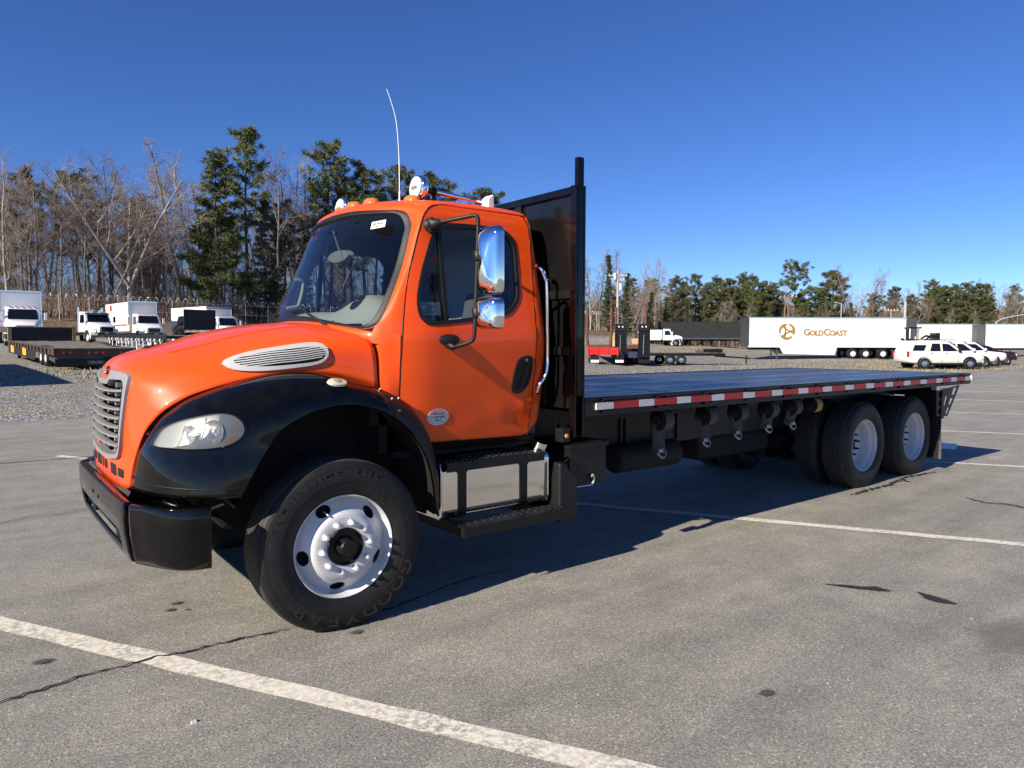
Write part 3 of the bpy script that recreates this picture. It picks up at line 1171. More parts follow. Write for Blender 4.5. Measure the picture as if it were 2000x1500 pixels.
def fender_at(x, z):
    """closest skin point for a given x,z"""
    u, t = 3.0, .5
    best = None
    for iu in range(0, 70):
        for it in range(2, 30):
            uu, tt = iu * .1, it / 30
            p = FP[(iu, it)]
            d = (p.x - x) ** 2 + (p.z - z) ** 2
            if best is None or d < best[0]:
                best = (d, uu, tt)
    d, u, t = best
    for _ in range(12):
        p, _n = fender_pt(u, t)
        e = .01
        pu, _n = fender_pt(u + e, t)
        pt, _n = fender_pt(u, t + e)
        a, b_, c, d_ = (pu.x - p.x) / e, (pt.x - p.x) / e, (pu.z - p.z) / e, (pt.z - p.z) / e
        det = a * d_ - b_ * c
        if abs(det) < 1e-9:
            break
        rx, rz = x - p.x, z - p.z
        u += max(-.3, min(.3, (d_ * rx - b_ * rz) / det))
        t += max(-.1, min(.1, (-c * rx + a * rz) / det))
        t = max(.02, min(.98, t))
        u = max(.05, min(8, u))
    return fender_pt(u, t)


FP = {(iu, it): fender_pt(iu * .1, it / 30)[0] for iu in range(0, 70) for it in range(2, 30)}
lamp_out = resample(spline(hx, 4, closed=True), 48)
lc = (sum(p[0] for p in lamp_out) / 48, sum(p[1] for p in lamp_out) / 48)


def lamp_ring(k, d):
    out = []
    for x, z in lamp_out:
        p, nn = fender_at(lc[0] + (x - lc[0]) * k, lc[1] + (z - lc[1]) * k)
        out.append(tuple(p + nn * d))
    return out


LR = {k: lamp_ring(*k) for k in ((1.05, .004), (1.0, .013), (.97, .013), (.72, .022), (.40, .028), (.05, .030), (.9, .0055), (.6, .0055), (.3, .0055), (.97, .0055), (.78, .0105), (.5, .0125))}
for s in (1, -1):
    def S(R):
        return R if s > 0 else mirrored(R)
    b = MB()
    b.ring(S(LR[(1.05, .004)]), S(LR[(1.0, .013)]))
    b.ring(S(LR[(1.0, .013)]), S(LR[(.97, .013)]))
    hlm = b.build('headlight', PLASTIC, T, smooth=50, weld=True)
    b = MB()
    for a, c in (((.97, .013), (.72, .022)), ((.72, .022), (.40, .028)), ((.40, .028), (.05, .030))):
        b.ring(S(LR[a]), S(LR[c]))
    b.add(S(LR[(.05, .030)]), [tuple(range(48))])
    b.build('lens', HEADGL, hlm, smooth=80, weld=True)
    b = MB()
    for a, c in (((.97, .0055), (.9, .0055)), ((.9, .0055), (.6, .0055)), ((.6, .0055), (.3, .0055))):
        b.ring(S(LR[a]), S(LR[c]))
    b.add(S(LR[(.3, .0055)]), [tuple(range(48))])
    b.build('lamp_back', HAZED, hlm, smooth=80, weld=True)
    # bright bowls, ribs and the amber turn signal on the outer end
    for (x, z, r, mm) in ((-.79, 1.188, .052, REFLECT), (-.695, 1.203, .066, REFLECT)):
        p, nn = fender_at(x, z)
        nn = (nn + Vector((-.45, 0, 0))).normalized()
        b = MB()
        b.lathe([(r, .012), (r * .9, .008), (r * .55, .0075), (r * .3, .010), (r * .2, .014), (0, .015)], p, nn, 24)
        if s < 0:
            b.v = [(q[0], -q[1], q[2]) for q in b.v]
        b.build('reflector', mm, hlm, smooth=60)
    b = MB()
    aml = [(-.64, 1.138), (-.648, 1.152), (-.63, 1.201), (-.604, 1.243), (-.579, 1.252), (-.563, 1.227), (-.569, 1.192), (-.597, 1.16)]
    P3 = [tuple(fender_at(x, z)[0] + fender_at(x, z)[1] * .0115) for x, z in resample(spline(aml, 3, closed=True), 24)]
    b.add(S(P3), [tuple(range(24))])
    b.build('turn_signal', mat('amber_in_lamp', (.85, .22, .03), .5, 0, 0), hlm, smooth=None)
    for x0, z0, x1, z1 in ((-.845, 1.125, -.80, 1.235), (-.77, 1.122, -.715, 1.275), (-.66, 1.128, -.615, 1.28)):
        b = MB()
        pp = []
        for k in range(8):
            t = k / 7
            p, nn = fender_at(x0 + (x1 - x0) * t, z0 + (z1 - z0) * t)
            pp.append(p + nn * .011)
        if s < 0:
            pp = [(q.x, -q.y, q.z) for q in pp]
        b.tube(pp, .0022, 6)
        b.build('lamp_rib', PAPER, hlm, smooth=60)

# ---- bumper
bp_ = [(-1.095, 0), (-1.095, -.25), (-1.092, -.50), (-1.088, -.74), (-1.082, -.83), (-1.066, -.885), (-1.035, -.945), (-.985, -1.05), (-.92, -1.14), (-.84, -1.195), (-.745, -1.215)]


def bumper_strip(P, z0, z1, tuck=.035):
    rws = []
    n = len(P)
    for i, (x, y) in enumerate(P):
        a, c = P[max(i - 1, 0)], P[min(i + 1, n - 1)]
        t = Vector((c[0] - a[0], c[1] - a[1], 0)).normalized()
        nn = Vector((-t.y, t.x, 0))
        if nn.x * 1 + nn.y > 0:
            nn = -nn
        row = []
        for z, d in ((z1 - .004, -.10), (z1, -.02), (z1 - .003, -.006), (z1 - .016, 0), (z1 - .10, .0), ((z0 + z1) / 2, -.004), (z0 + .06, -tuck * .6), (z0 + .01, -tuck), (z0, -tuck - .02)):
            row.append((x + nn.x * d, y + nn.y * d, z))
        rws.append(row)
    return rws


BC = spline(bp_[:5], 6)
BE = spline(bp_[5:], 6)
cen = [(x, -y) for x, y in reversed(BC)] + BC[1:]
b = MB()
rws = bumper_strip(cen, .505, .835)
n, m_ = len(rws), len(rws[0])
# cut the air slot out of the centre section
keep = []
slot0, slot1 = 5, 7
for i in range(n - 1):
    for j in range(m_ - 1):
        ym = abs((rws[i][j][1] + rws[i + 1][j][1]) / 2)
        if j == 5 and ym < .70:
            continue
        keep.append((i * m_ + j, i * m_ + j + 1, (i + 1) * m_ + j + 1, (i + 1) * m_ + j))
b.add([p for r in rws for p in r], keep)
bumper = b.build('bumper', BLACKP, T, smooth=50, solid=.02)
b = MB()
b.box(-1.0, -.97, -.72, .72, .52, .72)
b.build('bumper_slot_back', DARK, bumper, smooth=None)
for s in (-1, 1):
    b = MB()
    b.box(-1.04, -.985, s * .46 - .04, s * .46 + .04, .55, .69)
    b.build('tow_eye', TAPEW, bumper, bevel=.01)
    b = MB()
    b.grid([[(x, y * -s, z) for x, y, z in r] for r in bumper_strip(BE, .50, .832)])
    b.build('bumper_end', BLACKP, bumper, smooth=50, solid=.02)
    b = MB()
    b.cyl((-1.09, s * .1, .745), (-1.099, s * .1, .745), .012, 10)
    b.build('bumper_hole', DARK, bumper)
    # bumper-to-frame brackets and bits seen in the gap above the bumper
    b = MB()
    b.box(-1.05, -.35, s * .38, s * .50, .56, .76)
    b.build('frame_horn', BLACKM, T, bevel=.01)
b = MB()
b.box(-1.04, -.80, -.84, .84, .70, .735)
b.build('bumper_shelf', BLACKM, T, smooth=None)
b = MB()
b.tube(spline([(-.86, -.72, .80), (-.80, -.85, .765), (-.70, -.95, .77), (-.62, -1.0, .80)], 5), .012, 6)
b.build('loose_hose', STEEL, T)
b = MB()
b.tube(spline([(-.75, -.55, .76), (-.72, -.75, .74), (-.66, -.9, .72), (-.60, -.95, .66)], 5), .02, 6)
b.tube(spline([(-.55, -.5, .82), (-.55, -.7, .80), (-.5, -.85, .74)], 5), .025, 6)
b.build('engine_hose', BLACKM, T)

# ---- cab
YS = [(.9, .982), (1.1, 1.010), (1.3, 1.037), (1.5, 1.058), (1.66, 1.071), (1.72, 1.073), (1.85, 1.053), (2.0, 1.028), (2.2, .998), (2.4, .965), (2.52, .942), (2.58, .922), (2.62, .90)]


def door_y(x, z):
    return -(lerp_tab(YS, z) - .035 * max(0, (.72 - x) / .25) ** 2)


do = [(.71, 1.02), (.9, 1.018), (1.2, 1.012), (1.45, 1.006), (1.51, 1.006), (1.525, 1.05), (1.538, 1.3), (1.548, 1.68), (1.553, 1.97), (1.562, 2.15), (1.572, 2.40), (1.572, 2.53), (1.555, 2.585), (1.51, 2.603), (1.2, 2.605), (.90, 2.60), (.82, 2.593), (.765, 2.575), (.715, 2.535), (.685, 2.485), (.638, 2.37), (.573, 2.185), (.535, 2.06), (.503, 1.89), (.478, 1.71), (.472, 1.5), (.472, 1.345), (.49, 1.26), (.565, 1.167), (.64, 1.09)]
wo_ = [(.80, 2.468), (1.08, 2.488), (1.33, 2.482), (1.405, 2.440), (1.44, 2.37), (1.437, 2.2), (1.428, 2.01), (1.388, 1.935), (1.335, 1.89), (1.27, 1.866), (1.0, 1.822), (.69, 1.790), (.63, 1.806), (.592, 1.853), (.585, 1.937), (.612, 2.07), (.672, 2.24), (.752, 2.415)]
N_ = 96
wout = resample(spline(wo_, 5, closed=True), N_)
wc = (1.02, 2.13)


def ang_match(P, c, ref):
    """resample outline P so that point k lies in the same direction from c as ref[k]"""
    D = []
    n = len(P)
    out = []
    for r in ref:
        a = atan2(r[1] - c[1], r[0] - c[0])
        dx, dz = cos(a), sin(a)
        best = None
        for i in range(n):
            x0, z0 = P[i][0] - c[0], P[i][1] - c[1]
            x1, z1 = P[(i + 1) % n][0] - c[0], P[(i + 1) % n][1] - c[1]
            c0, c1 = dx * z0 - dz * x0, dx * z1 - dz * x1
            if (c0 <= 0 < c1) or (c1 <= 0 < c0):
                t = c0 / (c0 - c1)
                x, z = x0 + (x1 - x0) * t, z0 + (z1 - z0) * t
                d = x * dx + z * dz
                if d > 0 and (best is None or d > best[0]):
                    best = (d, (c[0] + x, c[1] + z))
        out.append(best[1])
    return out


dref = resample(do, N_)
# pair the door edge with the window edge by direction from the window centre
dpair = dref
wpair = ang_match(wout, wc, dref)
wshrink = [(wc[0] + (x - wc[0]) * .945, wc[1] + (z - wc[1]) * .915) for x, z in wpair]


def crease(x, z):
    # pressed swage low on the door and a flare round the window
    d = 0.012 * exp(-((z - (1.135 + .10 * sstep((x - .8) / .7) ** 2)) / .022) ** 2) * sstep((x - .8) / .4)
    return d


for s in (1, -1):
    def DY(p, d=0.0):
        return (p[0], s * (door_y(*p) - d - crease(*p)), p[1])
    b = MB()
    b.ring(wpair, dpair, 14, lambda p: DY(p))
    b.ring([DY(p) for p in dpair], [(x, s * (door_y(x, z) + .03), z) for x, z in dpair])
    b.ring([DY(p) for p in wpair], [(x, s * (door_y(x, z) + .035), z) for x, z in wpair])
    door = b.build('door', ORANGE, T, smooth=40, weld=True)
    b = MB()
    b.tube([(x, s * (door_y(x, z) + .003), z) for x, z in resample([(1.02 + (x - 1.02) * 1.008, 1.8 + (z - 1.8) * 1.006) for x, z in do], 120)], .0055, 6, closed=True)
    b.build('door_seal', PLASTIC, door, smooth=60)
    b = MB()
    b.ring(wpair, wshrink, 1, lambda p: DY(p, .006))
    b.ring([DY(p, .006) for p in wpair], [DY(p, -.004) for p in wpair])
    b.ring([DY(p, .006) for p in wshrink], [DY(p, -.03) for p in wshrink])
    b.build('window_gasket', PLASTIC, door, smooth=50, weld=True)
    # inner trim panel of the door
    b = MB()
    b.ring(wshrink, [(x * .97 + .03, z) for x, z in dpair], 6, lambda p: (p[0], s * (door_y(*p) + .04), p[1]))
    b.build('door_trim', LINER, door, smooth=60)
    bar = .795
    for nm, x0, x1 in (('quarter_pane', .5, bar), ('side_pane', bar + .001, 1.6)):
        pp = []
        P = wshrink
        for i in range(N_):
            a, c = P[i], P[(i + 1) % N_]
            ina, inc = x0 <= a[0] <= x1, x0 <= c[0] <= x1
            if ina:
                pp.append(a)
            if ina != inc:
                lim = x0 if (a[0] < x0) != (c[0] < x0) else x1
                t = (lim - a[0]) / (c[0] - a[0])
                pp.append((lim, a[1] + (c[1] - a[1]) * t))
        cx_, cz_ = sum(p[0] for p in pp) / len(pp), sum(p[1] for p in pp) / len(pp)
        b = MB()
        b.ring(pp, [(cx_ + (x - cx_) * .02, cz_ + (z - cz_) * .02) for x, z in pp], 6, lambda p: (p[0], s * (door_y(*p) + .012), p[1]))
        b.build(nm, WINDOW, door, smooth=80)
    b = MB()
    zs = [p[1] for p in wshrink if abs(p[0] - bar) < .03]
    z0, z1 = min(zs), max(zs)
    b.grid([[(bar - .012 + dx, s * (door_y(bar, z) + dy), z) for dx, dy in ((0, -.004), (.026, -.004), (.026, .03), (0, .03))] for z in [z0 + (z1 - z0) * k / 10 for k in range(11)]], close_v=True)
    b.build('window_divider', BLACKM, door)
    # handle in its black dish
    ho = resample(spline([(1.372, 1.52), (1.40, 1.565), (1.46, 1.585), (1.515, 1.578), (1.522, 1.53), (1.512, 1.44), (1.49, 1.375), (1.44, 1.325), (1.38, 1.318), (1.352, 1.345), (1.352, 1.43)], 4, closed=True), 40)
    hi = [(1.44 + (x - 1.44) * .80, 1.435 + (z - 1.44) * .70) for x, z in ho]
    b = MB()
    b.ring([DY(p, -.002) for p in ho], [DY(p, .008) for p in ho])
    b.ring([DY(p, .008) for p in ho], [DY(p, .008) for p in hi])
    b.ring([DY(p, .008) for p in hi], [DY(p, .0035) for p in hi])
    b.ring(hi, [(1.44 + (x - 1.44) * .02, 1.435 + (z - 1.435) * .02) for x, z in hi], 5, lambda p: DY(p, .0035))
    hd = b.build('door_handle', PLASTIC, door, smooth=35, weld=True)
    b = MB()
    b.grid([[DY((1.425 + t * .05 + dx, 1.35 + t * .175), d) for dx, d in ((-.018, .004), (-.014, .018), (.014, .018), (.018, .004))] for t in [k / 8 for k in range(9)]], close_v=True)
    b.build('pull', BLACKP, hd, smooth=60)
    b = MB()
    c = DY((1.462, 1.556), .008)
    b.cyl(c, (c[0], c[1] - s * .004, c[2]), .012, 14)
    b.build('key_lock', STEEL, hd)
    # rear corner pillar and back of the cab, lower sill
    b = MB()
    rr = []
    for z in [1.0, 1.03, 1.06, 1.1, 1.2, 1.3, 1.5, 1.7, 1.9, 2.05, 2.2, 2.35, 2.45, 2.52, 2.57, 2.60]:
        xs = lerp_tab([(1.0, 1.512), (1.3, 1.545), (1.68, 1.555), (1.97, 1.56), (2.15, 1.569), (2.4, 1.579), (2.6, 1.57)], z) + .004
        xb = lerp_tab([(1.0, 1.565), (1.045, 1.60), (1.09, 1.655), (1.26, 1.668), (1.6, 1.675), (1.9, 1.67), (2.29, 1.658), (2.5, 1.645), (2.6, 1.61)], z)
        yy = lerp_tab(YS, z)
        rr.append([(xs, -s * (yy - .03), z), (xs, -s * yy, z), (xs + .3 * (xb - xs), -s * (yy - .001), z), (xb - .035, -s * (yy - .012), z), (xb - .010, -s * (yy - .040), z), (xb, -s * (yy - .09), z), (xb + .004, -s * (yy - .2), z)])
    rr = [list(r) for r in zip(*[spline(c, 2) for c in zip(*rr)])]
    b.grid([list(r) for r in zip(*rr)])
    pil = b.build('cab_corner', ORANGE, T, smooth=45)
    # cowl panel between hood and door
    b = MB()
    b.grid([[(.342 + .02 * (t > .99), -s * .90, z), (.345, -s * .978, z), (.36, -s * .99, z), (.41, -s * 1.003, z), (.462, -s * (-door_y(.47, z) - .002), z), (.464, -s * .97, z)] for t, z in [(k / 16, 1.31 + .42 * k / 16) for k in range(17)]])
    b.build('cowl_side', ORANGE, T, smooth=40)
    b = MB()
    b.box(.30, .47, s * .93, s * .90, 1.15, 1.68)
    b.build('cowl_gap', DARK, T, smooth=None)
    # rocker below the door, toe board
    b = MB()
    b.grid([[(.70, -s * 1.02, 1.016), (1.58, -s * 1.02, 1.0)], [(.72, -s * .98, .955), (1.58, -s * .98, .955)], [(.72, -s * .5, .94), (1.6, -s * .5, .94)]])
    b.build('cab_sill', BLACKM, T, smooth=40)

# windscreen frame (A pillars, header, cowl) round the windscreen
G = [(.14, 0, 1.83), (.165, -.35, 1.82), (.22, -.65, 1.79), (.285, -.84, 1.768), (.335, -.925, 1.788), (.385, -.953, 1.86), (.46, -.945, 2.0), (.55, -.908, 2.18), (.625, -.872, 2.38), (.653, -.845, 2.47), (.640, -.77, 2.552), (.572, -.6, 2.575), (.502, -.3, 2.60), (.475, 0, 2.605)]
O = [(.12, 0, 1.785), (.14, -.36, 1.775), (.21, -.69, 1.74), (.325, -.945, 1.672), (.468, -1.020, 1.71), (.490, -1.02, 1.86), (.524, -1.003, 2.04), (.566, -.984, 2.185), (.632, -.958, 2.37), (.680, -.938, 2.488), (.735, -.905, 2.572), (.675, -.67, 2.632), (.60, -.33, 2.668), (.578, 0, 2.678)]
GS, OS = spline(G, 5), spline(O, 5)
full = lambda P: P[:-1] + [(x, -y, z) for x, y, z in reversed(P)][:-1]
GF, OF = full(GS), full(OS)
# the mirrored half starts at the top centre and runs back to the bottom centre
rowsA = []
for t in (0, .15, .4, .7, 1.0):
    row = []
    for g, o in zip(GF, OF):
        p = Vector(g).lerp(Vector(o), t)
        bul = .018 * sin(pi * t)
        d = Vector((-.6, (-1 if p.y < 0 else 1) * min(1, abs(p.y)), .35)).normalized()
        row.append(tuple(p + d * bul))
    rowsA.append(row)
b = MB()
b.grid(rowsA, close_v=True)
wf = b.build('windscreen_frame', ORANGE, T, smooth=55)
wcn = Vector((.30, 0, 2.2))


def Xw(y, z):
    return .14 + (z - 1.83) * .432 + .225 * (abs(y) / .93) ** 2.2


def inset(P, d, push):
    out = []
    for x, y, z in P:
        k = Vector((0, -y, 2.19 - z))
        k = k.normalized() * d if k.length > d else k
        yy, zz = y + k.y, z + k.z
        res = x - Xw(y, z)
        out.append((Xw(yy, zz) + res - push, yy, zz))
    return out


g0 = inset(GF, -.006, .0)
g1 = inset(GF, .012, .014)
g2 = inset(GF, .034, .012)
g3 = inset(GF, .040, -.004)
b = MB()
for a, c in ((g0, g1), (g1, g2), (g2, g3)):
    b.ring(a, c)
ws = b.build('windshield_gasket', PLASTIC, T, smooth=60, weld=True)
b = MB()
steps = 12
rw = []
for k in range(steps + 1):
    t = k / steps
    row = []
    for x, y, z in g3:
        yy, zz = y * (1 - t), 2.19 + (z - 2.19) * (1 - t)
        row.append((Xw(yy, zz) + (x - Xw(y, z)) * (1 - t) ** 2 - .0, yy, zz))
    rw.append(row)
b.grid(rw[:-1], close_v=True)
nb = len(b.v)
b.add([rw[-1][0]] + rw[-2], [(0, i + 1, (i + 1) % len(rw[-2]) + 1) for i in range(len(rw[-2]))])
b.build('windshield', WSHIELD, T, smooth=80, weld=True)
# paper sticker inside the glass, wipers
def on_ws(y, z, d=.0):
    return Vector((Xw(y, z) + .012 - d, y, z))


b = MB()
o, e1, e2 = on_ws(-.60, 2.44, .018), Vector((.035, -.135, .004)), Vector((.022, .02, .052))
b.add([o, o + e1, o + e1 + e2, o + e2], [(0, 1, 2, 3)])
stk = b.build('windshield_sticker', PAPER, T, smooth=None)
n_ = e1.cross(e2).normalized()
n_ = n_ if n_.x < 0 else -n_
text_obj('sticker_number', '2079541', .034, INK, stk, frame_m(o + e1 * .5 + e2 * .55 + n_ * .003, e1, e2), .0005)
b = MB()
b.lathe([(0, .001), (.008, .001)], o + e1 * .42 + e2 * .25 + n_ * .002, n_, 10)
b.build('sticker_dot', AMBER, stk)
for y0, z0, y1, z1, yb, zb in ((-.56, 1.79, -.16, 1.925, .18, 1.90), (.30, 1.81, .55, 1.90, .9, 1.88)):
    b = MB()
    b.tube([on_ws(y0, z0, .03), on_ws((y0 + y1) / 2, (z0 + z1) / 2 + .01, .055), on_ws(y1, z1, .03)], [.011, .009, .006], 6)
    wp = b.build('wiper', PLASTIC, T, smooth=60)
    b = MB()
    pts = [on_ws(y1 - .18 + .42 * k / 10, z1 - .01 - .012 * k / 10, .026) for k in range(11)]
    b.tube(pts, .007, 5)
    b.build('wiper_blade', PLASTIC, wp, smooth=60)
b = MB()
b.grid([[(.30, -.9, 1.62), (.05, -.85, 1.60)], [(.20, -.45, 1.73), (.02, -.45, 1.72)], [(.16, 0, 1.76), (.0, 0, 1.75)], [(.20, .45, 1.73), (.02, .45, 1.72)], [(.30, .9, 1.62), (.05, .85, 1.60)]])
b.build('cowl_grille', PLASTIC, T, smooth=60)

# roof
R0 = [(.735, -.905, 2.572), (.72, -.82, 2.60), (.675, -.67, 2.632), (.60, -.33, 2.668), (.578, 0, 2.678)]
R1 = [(.80, -.915, 2.592), (.79, -.855, 2.628), (.775, -.67, 2.660), (.74, -.33, 2.692), (.73, 0, 2.70)]
R2 = [(1.1, -.915, 2.606), (1.1, -.86, 2.642), (1.1, -.70, 2.676), (1.1, -.33, 2.712), (1.1, 0, 2.72)]
R3 = [(1.50, -.915, 2.608), (1.50, -.86, 2.642), (1.50, -.70, 2.672), (1.50, -.33, 2.705), (1.50, 0, 2.712)]
R4 = [(1.60, -.90, 2.596), (1.61, -.84, 2.615), (1.62, -.68, 2.635), (1.62, -.33, 2.66), (1.62, 0, 2.665)]
R5 = [(1.655, -.82, 2.50), (1.66, -.78, 2.51), (1.665, -.68, 2.52), (1.67, -.33, 2.53), (1.67, 0, 2.535)]
RR = [spline(r, 4) for r in (R0, R1, R2, R3, R4, R5)]
RR = list(zip(*[spline(c, 4) for c in zip(*RR)]))
b = MB()
b.grid([list(r) for r in RR]).mirror_y()
roof = b.build('roof', [ORANGE, LINER], T, smooth=55, solid=.025, weld=True)
b = MB()
b.grid([[(1.672, -.95, 1.0), (1.672, .95, 1.0)], [(1.672, -.95, 1.5), (1.672, .95, 1.5)], [(1.668, -.9, 2.3), (1.668, .9, 2.3)], [(1.66, -.8, 2.53), (1.66, .8, 2.53)]])
b.build('cab_back', [BLACKM, LINER], T, smooth=60, solid=.03)
b = MB()
b.box(.45, 1.66, -.95, .95, .93, .97)
b.box(.36, .42, -.93, .93, .97, 1.72)
b.build('cab_floor', DARK, T, smooth=None)

# cab interior
b = MB()
rws = []
for i in range(13):
    x = .26 + .46 * i / 12
    row = []
    for j in range(29):
        y = -.93 + 1.86 * j / 28
        hump = .115 * exp(-((y + .52) / .27) ** 2) * sstep((x - .30) / .22)
        hump += .03 * exp(-((y - .45) / .4) ** 2) * sstep((x - .30) / .3)
        z = 1.765 + .125 * sstep((x - .27) / .22) + hump
        xx = x + .02 - .05 * (1 - (abs(y) / .93) ** 2)
        row.append((xx, y, z))
    rws.append(row)
last = rws[-1]
rws.append([(x + .02, y, z - .04) for x, y, z in last])
rws.append([(x - .02, y, 1.40) for x, y, z in last])
b.grid(rws)
dash = b.build('dashboard', DASH, T, smooth=50)
b = MB()
b.lathe([(0, .003), (.062, .003), (.07, 0)], (.43, -.50, 1.955), (-.62, 0, .55), 24)
b.build('speaker_grille', PLASTIC, dash)
for k in range(7):
    b = MB()
    b.box(.275 + k * .001, .315 + k * .001, -.80 + k * .034, -.782 + k * .034, 1.766, 1.80)
    b.build('defrost_vent', BLACKM, dash, smooth=None)
b = MB()
b.tube([(.78 + .07 * sin(a) * .6, -.48 + .215 * cos(a), 1.79 + .215 * sin(a) * .72) for a in [2 * pi * k / 32 for k in range(32)]], .016, 8, closed=True)
b.cyl((.80, -.48, 1.78), (.62, -.48, 1.70), .04, 10)
b.build('steering_wheel', PLASTIC, T, smooth=60)
for yc in (-.50, .50):
    b = MB()
    b.box(.90, 1.38, yc - .25, yc + .25, 1.28, 1.43)
    seat = b.build('seat', SEAT, T, bevel=.05, seg=3)
    b = MB()
    b.prism([(1.34, 1.40), (1.46, 1.40), (1.58, 2.05), (1.48, 2.08)], yc - .24, yc + .24)
    b.build('backrest', SEAT, seat, bevel=.04, seg=3)
    b = MB()
    b.prism([(1.50, 2.10), (1.57, 2.09), (1.60, 2.28), (1.53, 2.29)], yc - .13, yc + .13)
    b.build('headrest', SEAT, seat, bevel=.03, seg=3)
b = MB()
ov = [(.20 * cos(a), .048 * sin(a)) for a in [2 * pi * k / 28 for k in range(28)]]
b.ring([(.60, .10 + u, 2.33 + w) for u, w in ov], [(.565, .10 + u * .9, 2.33 + w * .9) for u, w in ov])
b.add([(.565, .10 + u * .9, 2.33 + w * .9) for u, w in ov], [tuple(range(28))])
b.cyl((.585, .10, 2.36), (.53, .10, 2.52), .008, 6)
b.build('rear_view_mirror', mat('grey_trim', (.13, .14, .14), .5), T, smooth=50)
b = MB()
b.tube(spline([(.46, .70, 2.19), (.50, .69, 2.185), (.53, .69, 2.15), (.49, .69, 1.99), (.46, .69, 1.965), (.39, .70, 1.955)], 5), .016, 8)
b.build('grab_handle', DASH, T, smooth=60)
b = MB()
b.box(.46, .62, .20, .36, 2.505, 2.53)
b.build('transponder', PLASTIC, T, bevel=.01)
b = MB()
b.tube(spline([(.52, -.02, 2.56), (.50, 0, 2.48), (.46, .02, 2.42), (.44, .0, 2.36), (.43, .03, 2.28), (.42, .03, 2.16)], 5), .004, 5)
b.lathe([(0, .02), (.009, .01), (.01, -.01), (0, -.025)], (.42, .03, 2.15), (0, 0, 1), 8)
b.build('hanging_cord', BLACKM, T)
b = MB()
b.box(1.0, 1.05, -.55, -.42, 2.60, 2.615)
b.build('dome_lamp', LENSW, T)
# paper taped inside the driver's window
b = MB()
b.add([(.622, -1.0, 1.858), (.773, -1.018, 1.856), (.773, -1.010, 1.944), (.622, -.993, 1.940)], [(0, 1, 2, 3)])
pap = b.build('window_notice', PAPER, T, smooth=None)
for k in range(9):
    b = MB()
    x0 = .632 + (.03 if 2 <= k <= 4 else 0)
    x1 = x0 + (.045 + .03 * ((k * 7) % 4) / 3 + (.03 if k > 5 else 0))
    z = 1.934 - k * .0085
    b.add([(x0, door_y(x0, z) + .028, z), (x1, door_y(x1, z) + .028, z), (x1, door_y(x1, z) + .028, z - .0035), (x0, door_y(x0, z) + .028, z - .0035)], [(0, 1, 2, 3)])
    b.build('printed_line', INK, pap, smooth=None)
# round certificate sticker low on the door
b = MB()
cxs, czs = .746, 1.188
C0 = [(cxs + .083 * cos(a), czs + .055 * sin(a)) for a in [2 * pi * k / 40 for k in range(40)]]
def DD(p, d):
    return (p[0], door_y(*p) - crease(*p) - d, p[1])
b.ring([DD(p, .001) for p in C0], [DD(p, .003) for p in C0])
b.add([DD(p, .003) for p in C0], [tuple(range(40))])
stk = b.build('door_sticker', STICKER, T, smooth=None)
b = MB()
b.tube([DD((cxs + .070 * cos(a), czs + .044 * sin(a)), .003) for a in [2 * pi * k / 40 for k in range(40)]], .0012, 4, closed=True)
b.build('sticker_ring', INK, stk)
for k, (tx, mm) in enumerate((('CERTIFIED', mat('sticker_red', (.3, .04, .05), .5)), ('CLEAN IDLE', INK), ('FOR  E', INK))):
    z = czs + .022 - k * .022
    text_obj('sticker_text', tx, .020, mm, stk, frame_m(DD((cxs, z), .0045), (1, 0, 0), (0, 0, 1)), .0005, bold=.0006)

